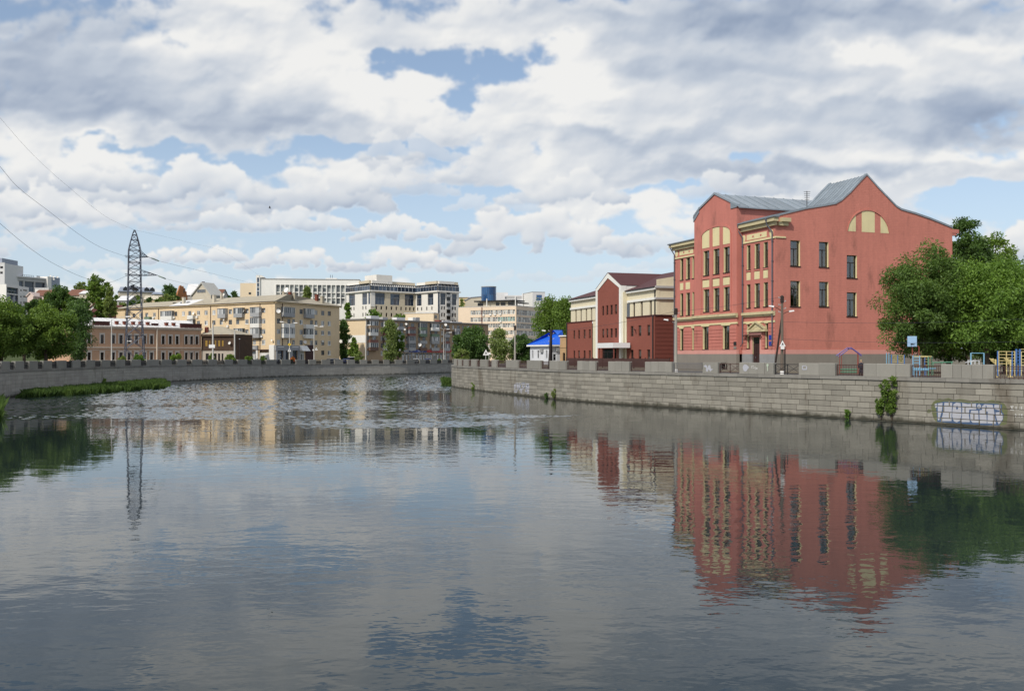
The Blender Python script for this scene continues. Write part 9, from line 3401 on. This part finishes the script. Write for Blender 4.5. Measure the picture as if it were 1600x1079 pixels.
frame_thing('balance_beam', 'long green beam on posts behind the second parapet block', 'balance beam', 1472, 90,
   [('beam', 'paint_green', 0.06, [[(1456, 566.4), (1489, 565.4)]]), ('post', 'paint_green', 0.045, [[(1458, 566.4), (1458, N_)], [(1487, 565.4), (1487, N_)], [(1472, 566), (1472, N_)]])])
frame_thing('pull_up_bar', 'light blue pull up bar frame behind the cream patched parapet block', 'pull-up bar', 1527, 89,
   [('post', 'paint_sky', 0.06, [[(1517, 551), (1517, N_)], [(1537.4, 551.2), (1537.4, N_)]]), ('bar', 'paint_sky', 0.04, [[(1517, 551.4), (1537.4, 551.6)]])])
frame_thing('parallel_bars', 'low white parallel bars under the light blue pull up bar', 'parallel bars', 1519, 86.5,
   [('bar', 'paint_pale', 0.035, [[(1508, 566.2), (1521, 564.2)], [(1511.5, 563), (1530, 563.4)]]), ('post', 'paint_pale', 0.035, [[(1512.6, 562.6), (1512.6, N_)], [(1523.4, 563), (1523.4, N_)], [(1529.8, 563.4), (1529.8, N_)], [(1518, 564.6), (1518, N_)]])])
frame_thing('wall_bars', 'yellow wall bars between blue posts at the right end of the playground', 'climbing frame', 1573, 86,
   [('post', 'paint_blue', 0.06, [[(1559, 548), (1559, N_)], [(1581.4, 548.4), (1581.4, N_)]]), ('post', 'paint_yellow', 0.045, [[(1560.6, 548.4), (1560.6, N_)], [(1572.6, 548.4), (1572.6, N_)], [(1585.6, 548.4), (1585.6, N_)]]),
    ('rung', 'paint_yellow', 0.035, [[(1560.6, y), (1585.6, y + 0.2)] for y in (549, 553.8, 558.6, 563.2, 568, 572.4)])])
frame_thing('tall_climbing_wall', 'taller blue and yellow climbing wall at the right edge behind the wall bars', 'climbing frame', 1598, 87,
   [('post', 'paint_blue', 0.085, [[(1588, 545), (1588, N_)], [(1593.6, 545), (1593.6, N_)]]), ('post', 'paint_yellow', 0.045, [[(1595.8, 549), (1595.8, N_)], [(1612, 545), (1612, N_)]]),
    ('rung', 'paint_yellow', 0.035, [[(1594, y), (1612, y)] for y in (545.4, 549.4, 556, 561.4, 566, 570.6)]), ('rung', 'paint_blue', 0.035, [[(1588, y), (1593.6, y)] for y in (548, 553, 558, 563, 568)])])
for px, lab in ((1554.8, 'yellow forked dip stand left of the yellow wall bars'), (1578, 'yellow forked dip stand in front of the yellow wall bars')):
 y0 = 566 if px < 1560 else 566.5
 frame_thing('dip_stand', lab, 'dip stand', px, 82.4,
    [('post', 'paint_yellow', 0.06, [[(px + 1, 561), (px + 1, N_)]]),
     ('arm', 'paint_yellow', 0.04, [[(px + 1, y0), (px - 8, 560.2)], [(px + 1, y0 + 3), (px - 7, 562.4)], [(px + 1, 562.4), (px - 9, 560.0)], [(px - 3, 559.6), (px - 3.6, 563.6)]]),
     ('base', 'paint_yellow', 0.12, [[(px - 3, None), (px + 4, None)]])])


def person():
 Y = 83.5
 h = 1.5
 x = WX(1345.4, Y)
 t = thing('person', 'person in dark jacket and trousers walking behind the railing', 'person', (x, Y, ZGR))
 k = h / 1.7
 # one continuous body grown with a skin modifier: pelvis first
 V = [(0, 0, .92), (0, 0, 1.1), (0, .01, 1.28), (0, -.01, 1.42), (0, -.03, 1.50), (0, -.05, 1.58),
   (.17, 0, 1.38), (.23, .02, 1.10), (.22, -.08, .86), (-.17, 0, 1.38), (-.23, .02, 1.10), (-.22, -.06, .86),
   (.09, 0, .86), (.11, -.06, .48), (.11, .06, .08), (.11, -.10, .04), (-.09, 0, .86), (-.11, .04, .48), (-.11, .16, .10), (-.11, .02, .04),
   (.23, -.14, .76), (-.23, -.12, .76)]
 E = [(0, 1), (1, 2), (2, 3), (3, 4), (4, 5), (2, 6), (6, 7), (7, 8), (2, 9), (9, 10), (10, 11), (0, 12), (12, 13), (13, 14), (14, 15), (0, 16), (16, 17), (17, 18), (18, 19), (8, 20), (11, 21)]
 Rr = [.13, .13, .15, .07, .06, .10, .07, .05, .04, .07, .05, .04, .095, .07, .05, .04, .095, .07, .05, .04, .03, .03]
 me = bpy.data.meshes.new('body')
 me.from_pydata([(a * k, b * k, c * k) for a, b, c in V], E, [])
 o = bpy.data.objects.new('body', me)
 COL.objects.link(o)
 md = o.modifiers.new('skin', 'SKIN')
 for i, r in enumerate(Rr):
  me.skin_vertices[0].data[i].radius = (r * k, r * k)
 me.skin_vertices[0].data[0].use_root = True
 o.modifiers.new('sub', 'SUBSURF').levels = 1
 bpy.context.view_layer.update()
 dg = bpy.context.evaluated_depsgraph_get()
 nm = bpy.data.meshes.new_from_object(o.evaluated_get(dg))
 bpy.data.objects.remove(o)
 nm.materials.clear()
 nm.materials.append(MATS['skin'])
 nm.polygons.foreach_set('use_smooth', np.ones(len(nm.polygons), bool))
 link('body', nm, t)

 def garment(name, lines, m):
  mb = MB()
  for pts, rr in lines:
   mb.tube([(x + a * k, Y + b * k, ZGR + c * k) for a, b, c in pts], [r * k for r in rr], 10)
  mb.build(name, MATS[m], t, smooth=True)
 garment('jacket', [([(0, 0, .80), (0, 0, 1.0), (0, .01, 1.28), (0, 0, 1.40), (0, -.02, 1.46)], [.19, .185, .215, .17, .085]), ([(.15, 0, 1.40), (.235, .02, 1.10), (.225, -.09, .84)], [.10, .075, .06]),
      ([(-.15, 0, 1.40), (-.235, .02, 1.10), (-.225, -.07, .84)], [.10, .075, .06])], 'cloth_dark')
 garment('trousers', [([(.09, 0, .9), (.11, -.06, .48), (.11, .06, .09)], [.125, .092, .08]), ([(-.09, 0, .9), (-.11, .04, .48), (-.11, .16, .11)], [.125, .092, .08])], 'cloth_dark')
 garment('shoe', [([(.11, .08, .05), (.11, -.16, .04)], [.06, .045])], 'tyre')
 garment('shoe', [([(-.11, .18, .07), (-.11, -.05, .04)], [.06, .045])], 'tyre')
 MB().lathe((x, Y + 0.01 * k, ZGR + 1.60 * k), [(.116 * k, -0.02), (.12 * k, .03 * k), (.10 * k, .08 * k), (.05 * k, .115 * k), (.01, .125 * k)], 12).build('hair', MATS['hair_fair'], t, smooth=True)
 MB().lathe((x, Y - 0.14 * k, ZGR + 1.555 * k), [(.02 * k, 0), (.012 * k, .04 * k)], 6, (0, -1, 0.3)).build('nose', MATS['skin'], t)


person()


# ------------------------------------------------------------------ spray paint on the right river wall
def clip_rect(poly, a0, a1, z0, z1):
 def cut(P, inside, inter):
  out = []
  for i in range(len(P)):
   p, q = P[i], P[(i + 1) % len(P)]
   if inside(p):
    out.append(p)
    if not inside(q):
     out.append(inter(p, q))
   elif inside(q):
    out.append(inter(p, q))
  return out
 for ax, val, sgn in ((0, a0, 1), (0, a1, -1), (1, z0, 1), (1, z1, -1)):
  if len(poly) < 3:
   return []
  poly = cut(poly, lambda p: (p[ax] - val) * sgn >= 0, lambda p, q: tuple(p[k] + (q[k] - p[k]) * (val - p[ax]) / (q[ax] - p[ax]) for k in (0, 1)))
 return poly


def spray(polys, m, lift, name='graffiti'):
 """paint polygons (photograph px) onto the faces of the stones they cross, leaving the joints open"""
 import mathutils
 mb = MB()
 for poly in polys:
  sz = []
  for px, py in poly:
   s_ = RPATH.px2s(px)
   sz.append((s_, WZ(py, RPATH.Y(s_))))
  tris = mathutils.geometry.tessellate_polygon([[Vector((a, b, 0)) for a, b in sz]])
  a0, a1 = min(p[0] for p in sz), max(p[0] for p in sz)
  zb, zt = min(p[1] for p in sz), max(p[1] for p in sz)
  for (s0, s1, z0, z1, pr) in RSTONES:
   if s1 < a0 or s0 > a1 or z1 < zb or z0 > zt:
    continue
   fc = RPATH.face(s0, s1)
   for t in tris:
    c = clip_rect([sz[i] for i in t], s0 + 0.05, s1 - 0.05, z0 + 0.035, z1 - 0.035)
    if len(c) >= 3:
     c = c if sum(c[i][0] * c[(i + 1) % len(c)][1] - c[(i + 1) % len(c)][0] * c[i][1] for i in range(len(c))) > 0 else c[::-1]
     mb.poly([fc.pt(p[0] - s0, pr + lift, p[1]) for p in c])
 return mb.build(name, MATS[m], rwall)


def Zp(pts):                                        # coordinates read off a ten-times enlargement at (1440, 600)
 return [(1440 + a / 10, 600 + b / 10) for a, b in pts]


spray([Zp([(150, 330), (190, 270), (270, 225), (340, 235), (420, 215), (500, 245), (600, 230), (700, 245), (800, 262), (880, 250), (1000, 265), (1100, 245), (1220, 262), (1300, 310), (1345, 400), (1340, 520), (1330, 620), (1280, 640), (1180, 640), (240, 590), (190, 540), (160, 440)]),
  Zp([(80, 420), (110, 390), (150, 400), (155, 430), (120, 450), (90, 445)])], 'spray_green', 0.003)
spray([Zp([(225, 300), (350, 270), (620, 280), (720, 295), (860, 295), (1130, 300), (1260, 320), (1250, 420), (1285, 470), (1270, 560), (1215, 640), (1000, 640), (560, 612), (245, 585)])], 'spray_blue', 0.005)
LETTERS = [  # the bubble letters, left to right
 [(205, 310), (240, 300), (245, 360), (215, 370)],
 [(255, 300), (330, 290), (320, 400), (275, 565), (255, 560)],
 [(360, 285), (480, 290), (470, 480), (470, 575), (300, 575), (330, 480), (345, 380)],
 [(500, 310), (545, 285), (610, 295), (620, 380), (625, 480), (600, 570), (550, 595), (505, 575), (480, 500), (485, 400)],
 [(635, 290), (720, 310), (850, 300), (855, 395), (745, 395), (740, 480), (755, 590), (605, 590), (630, 520), (640, 400)],
 [(775, 410), (885, 410), (890, 500), (895, 600), (800, 600), (765, 560), (760, 470)],
 [(870, 330), (900, 305), (930, 330), (930, 365), (900, 385), (872, 370)],
 [(905, 410), (930, 400), (1000, 410), (1015, 470), (1020, 610), (910, 608)],
 [(945, 400), (945, 345), (985, 312), (1110, 320), (1130, 400), (1160, 600), (1165, 620), (1030, 610), (1035, 430), (1010, 420)],
 [(1140, 320), (1235, 322), (1240, 370), (1215, 410), (1150, 390), (1135, 360)],
 [(1155, 440), (1230, 430), (1265, 470), (1270, 540), (1235, 600), (1205, 625), (1180, 560), (1165, 500)],
]
spray([Zp(p) for p in LETTERS], 'spray_white', 0.007)
spray([Zp([(535, 345), (560, 335), (575, 365), (560, 400), (545, 390)]), Zp([(1000, 330), (1015, 330), (1020, 380), (1005, 385)]), Zp([(1010, 430), (1035, 430), (1030, 500), (1005, 470)]), Zp([(890, 340), (905, 340), (905, 352), (890, 352)])], 'spray_blue', 0.009)
# faint letters beyond it and the pale tag on the bend
spray([Zp(p) for p in ([(1385, 340), (1440, 335), (1440, 350), (1420, 352), (1425, 395), (1445, 398), (1445, 410), (1385, 408), (1385, 396), (1405, 394), (1402, 352), (1385, 352)],
      [(1470, 345), (1485, 345), (1488, 390), (1520, 390), (1520, 345), (1535, 345), (1537, 405), (1470, 405)], [(1555, 345), (1570, 345), (1570, 392), (1600, 392), (1600, 406), (1555, 406)],
      [(1455, 460), (1475, 460), (1485, 480), (1470, 515), (1458, 515), (1468, 480)], [(1520, 460), (1530, 460), (1530, 515), (1520, 515)], [(1550, 470), (1575, 460), (1580, 515), (1560, 515)])], 'spray_faint', 0.004)


def Tp(pts):                                        # read off an enlargement of (795, 585), 27 per px
 return [(795 + a / 26.98, 585 + b / 26.98) for a, b in pts]


spray([Tp(p) for p in ([(220, 400), (300, 360), (400, 350), (400, 420), (300, 440), (290, 560), (270, 610), (220, 600)], [(320, 460), (420, 350), (480, 360), (520, 470), (500, 560), (560, 600), (540, 640), (420, 600), (340, 610), (330, 540)],
      [(500, 380), (620, 350), (680, 380), (670, 520), (640, 600), (560, 640), (520, 590), (590, 520), (560, 440)], [(700, 370), (860, 370), (870, 560), (850, 650), (760, 640), (690, 600), (720, 520)],
      [(220, 650), (390, 640), (370, 700), (330, 760), (240, 745)], [(430, 640), (570, 640), (570, 740), (520, 790), (480, 700)], [(680, 660), (850, 660), (845, 800), (790, 800), (750, 720), (690, 760)])], 'spray_pale', 0.004)
spray([Tp(p) for p in ([(480, 450), (510, 450), (515, 540), (495, 540)], [(610, 460), (640, 460), (640, 500), (610, 500)], [(780, 450), (820, 450), (820, 500), (780, 500)], [(725, 640), (760, 640), (760, 690), (725, 690)], [(420, 590), (470, 590), (470, 625), (420, 625)],
      [(540, 325), (700, 325), (700, 350), (540, 350)], [(670, 530), (700, 530), (700, 570), (670, 570)])], 'spray_blue', 0.006)


def block_paint(i, polys, m, lift=0.02):
 """paint on the face of a parapet block; coordinates are photograph px"""
 fc = RFACES[i]
 mb = MB()
 for poly in polys:
  p = [fc.pz(*q, lift) for q in poly]
  if sum(p[k][0] * p[(k + 1) % len(p)][1] - p[(k + 1) % len(p)][0] * p[k][1] for k in range(len(p))) < 0:
   p = p[::-1]
  mb.prism(fc, p, lift - 0.004, lift)
 mb.build('graffiti', MATS[m], rwall)


def B7(pts):                                        # read off an enlargement of (1130, 555), 12.3 per px
 return [(1130 + a / 12.308, 555 + b / 12.308) for a, b in pts]


block_paint(13, [B7([(375, 240), (385, 195), (410, 170), (450, 180), (490, 215), (490, 250), (465, 270), (455, 295), (425, 308), (395, 295), (385, 265)])], 'spray_white')
block_paint(13, [B7(p) for p in ([(540, 200), (552, 200), (560, 250), (548, 255)], [(560, 195), (590, 200), (588, 212), (560, 210)], [(575, 235), (600, 225), (604, 238), (580, 250)], [(610, 215), (620, 215), (622, 270), (612, 275)], [(630, 240), (655, 230), (660, 260), (640, 270)])], 'spray_faint')
block_paint(13, [B7(p) for p in ([(835, 165), (865, 160), (872, 195), (858, 215), (858, 300), (845, 300), (845, 215), (832, 200)],)], 'spray_mint')
block_paint(14, [B7(p) for p in ([(1515, 195), (1590, 190), (1595, 205), (1515, 212)], [(1515, 212), (1535, 210), (1535, 270), (1515, 280)], [(1535, 258), (1610, 255), (1610, 278), (1535, 282)], [(1590, 205), (1612, 210), (1615, 256), (1592, 256)])], 'spray_white')
block_paint(12, [[(1099.4, 572), (1101.6, 569.8), (1104.4, 570.6), (1105.6, 575), (1106.8, 570.4), (1109.6, 570), (1110.8, 576), (1114.6, 576.2), (1111.4, 578.2), (1109.8, 580.4), (1107.4, 576.4), (1105.4, 580.6), (1103, 579.2), (1103.4, 574), (1101.4, 573.4)]], 'spray_white')
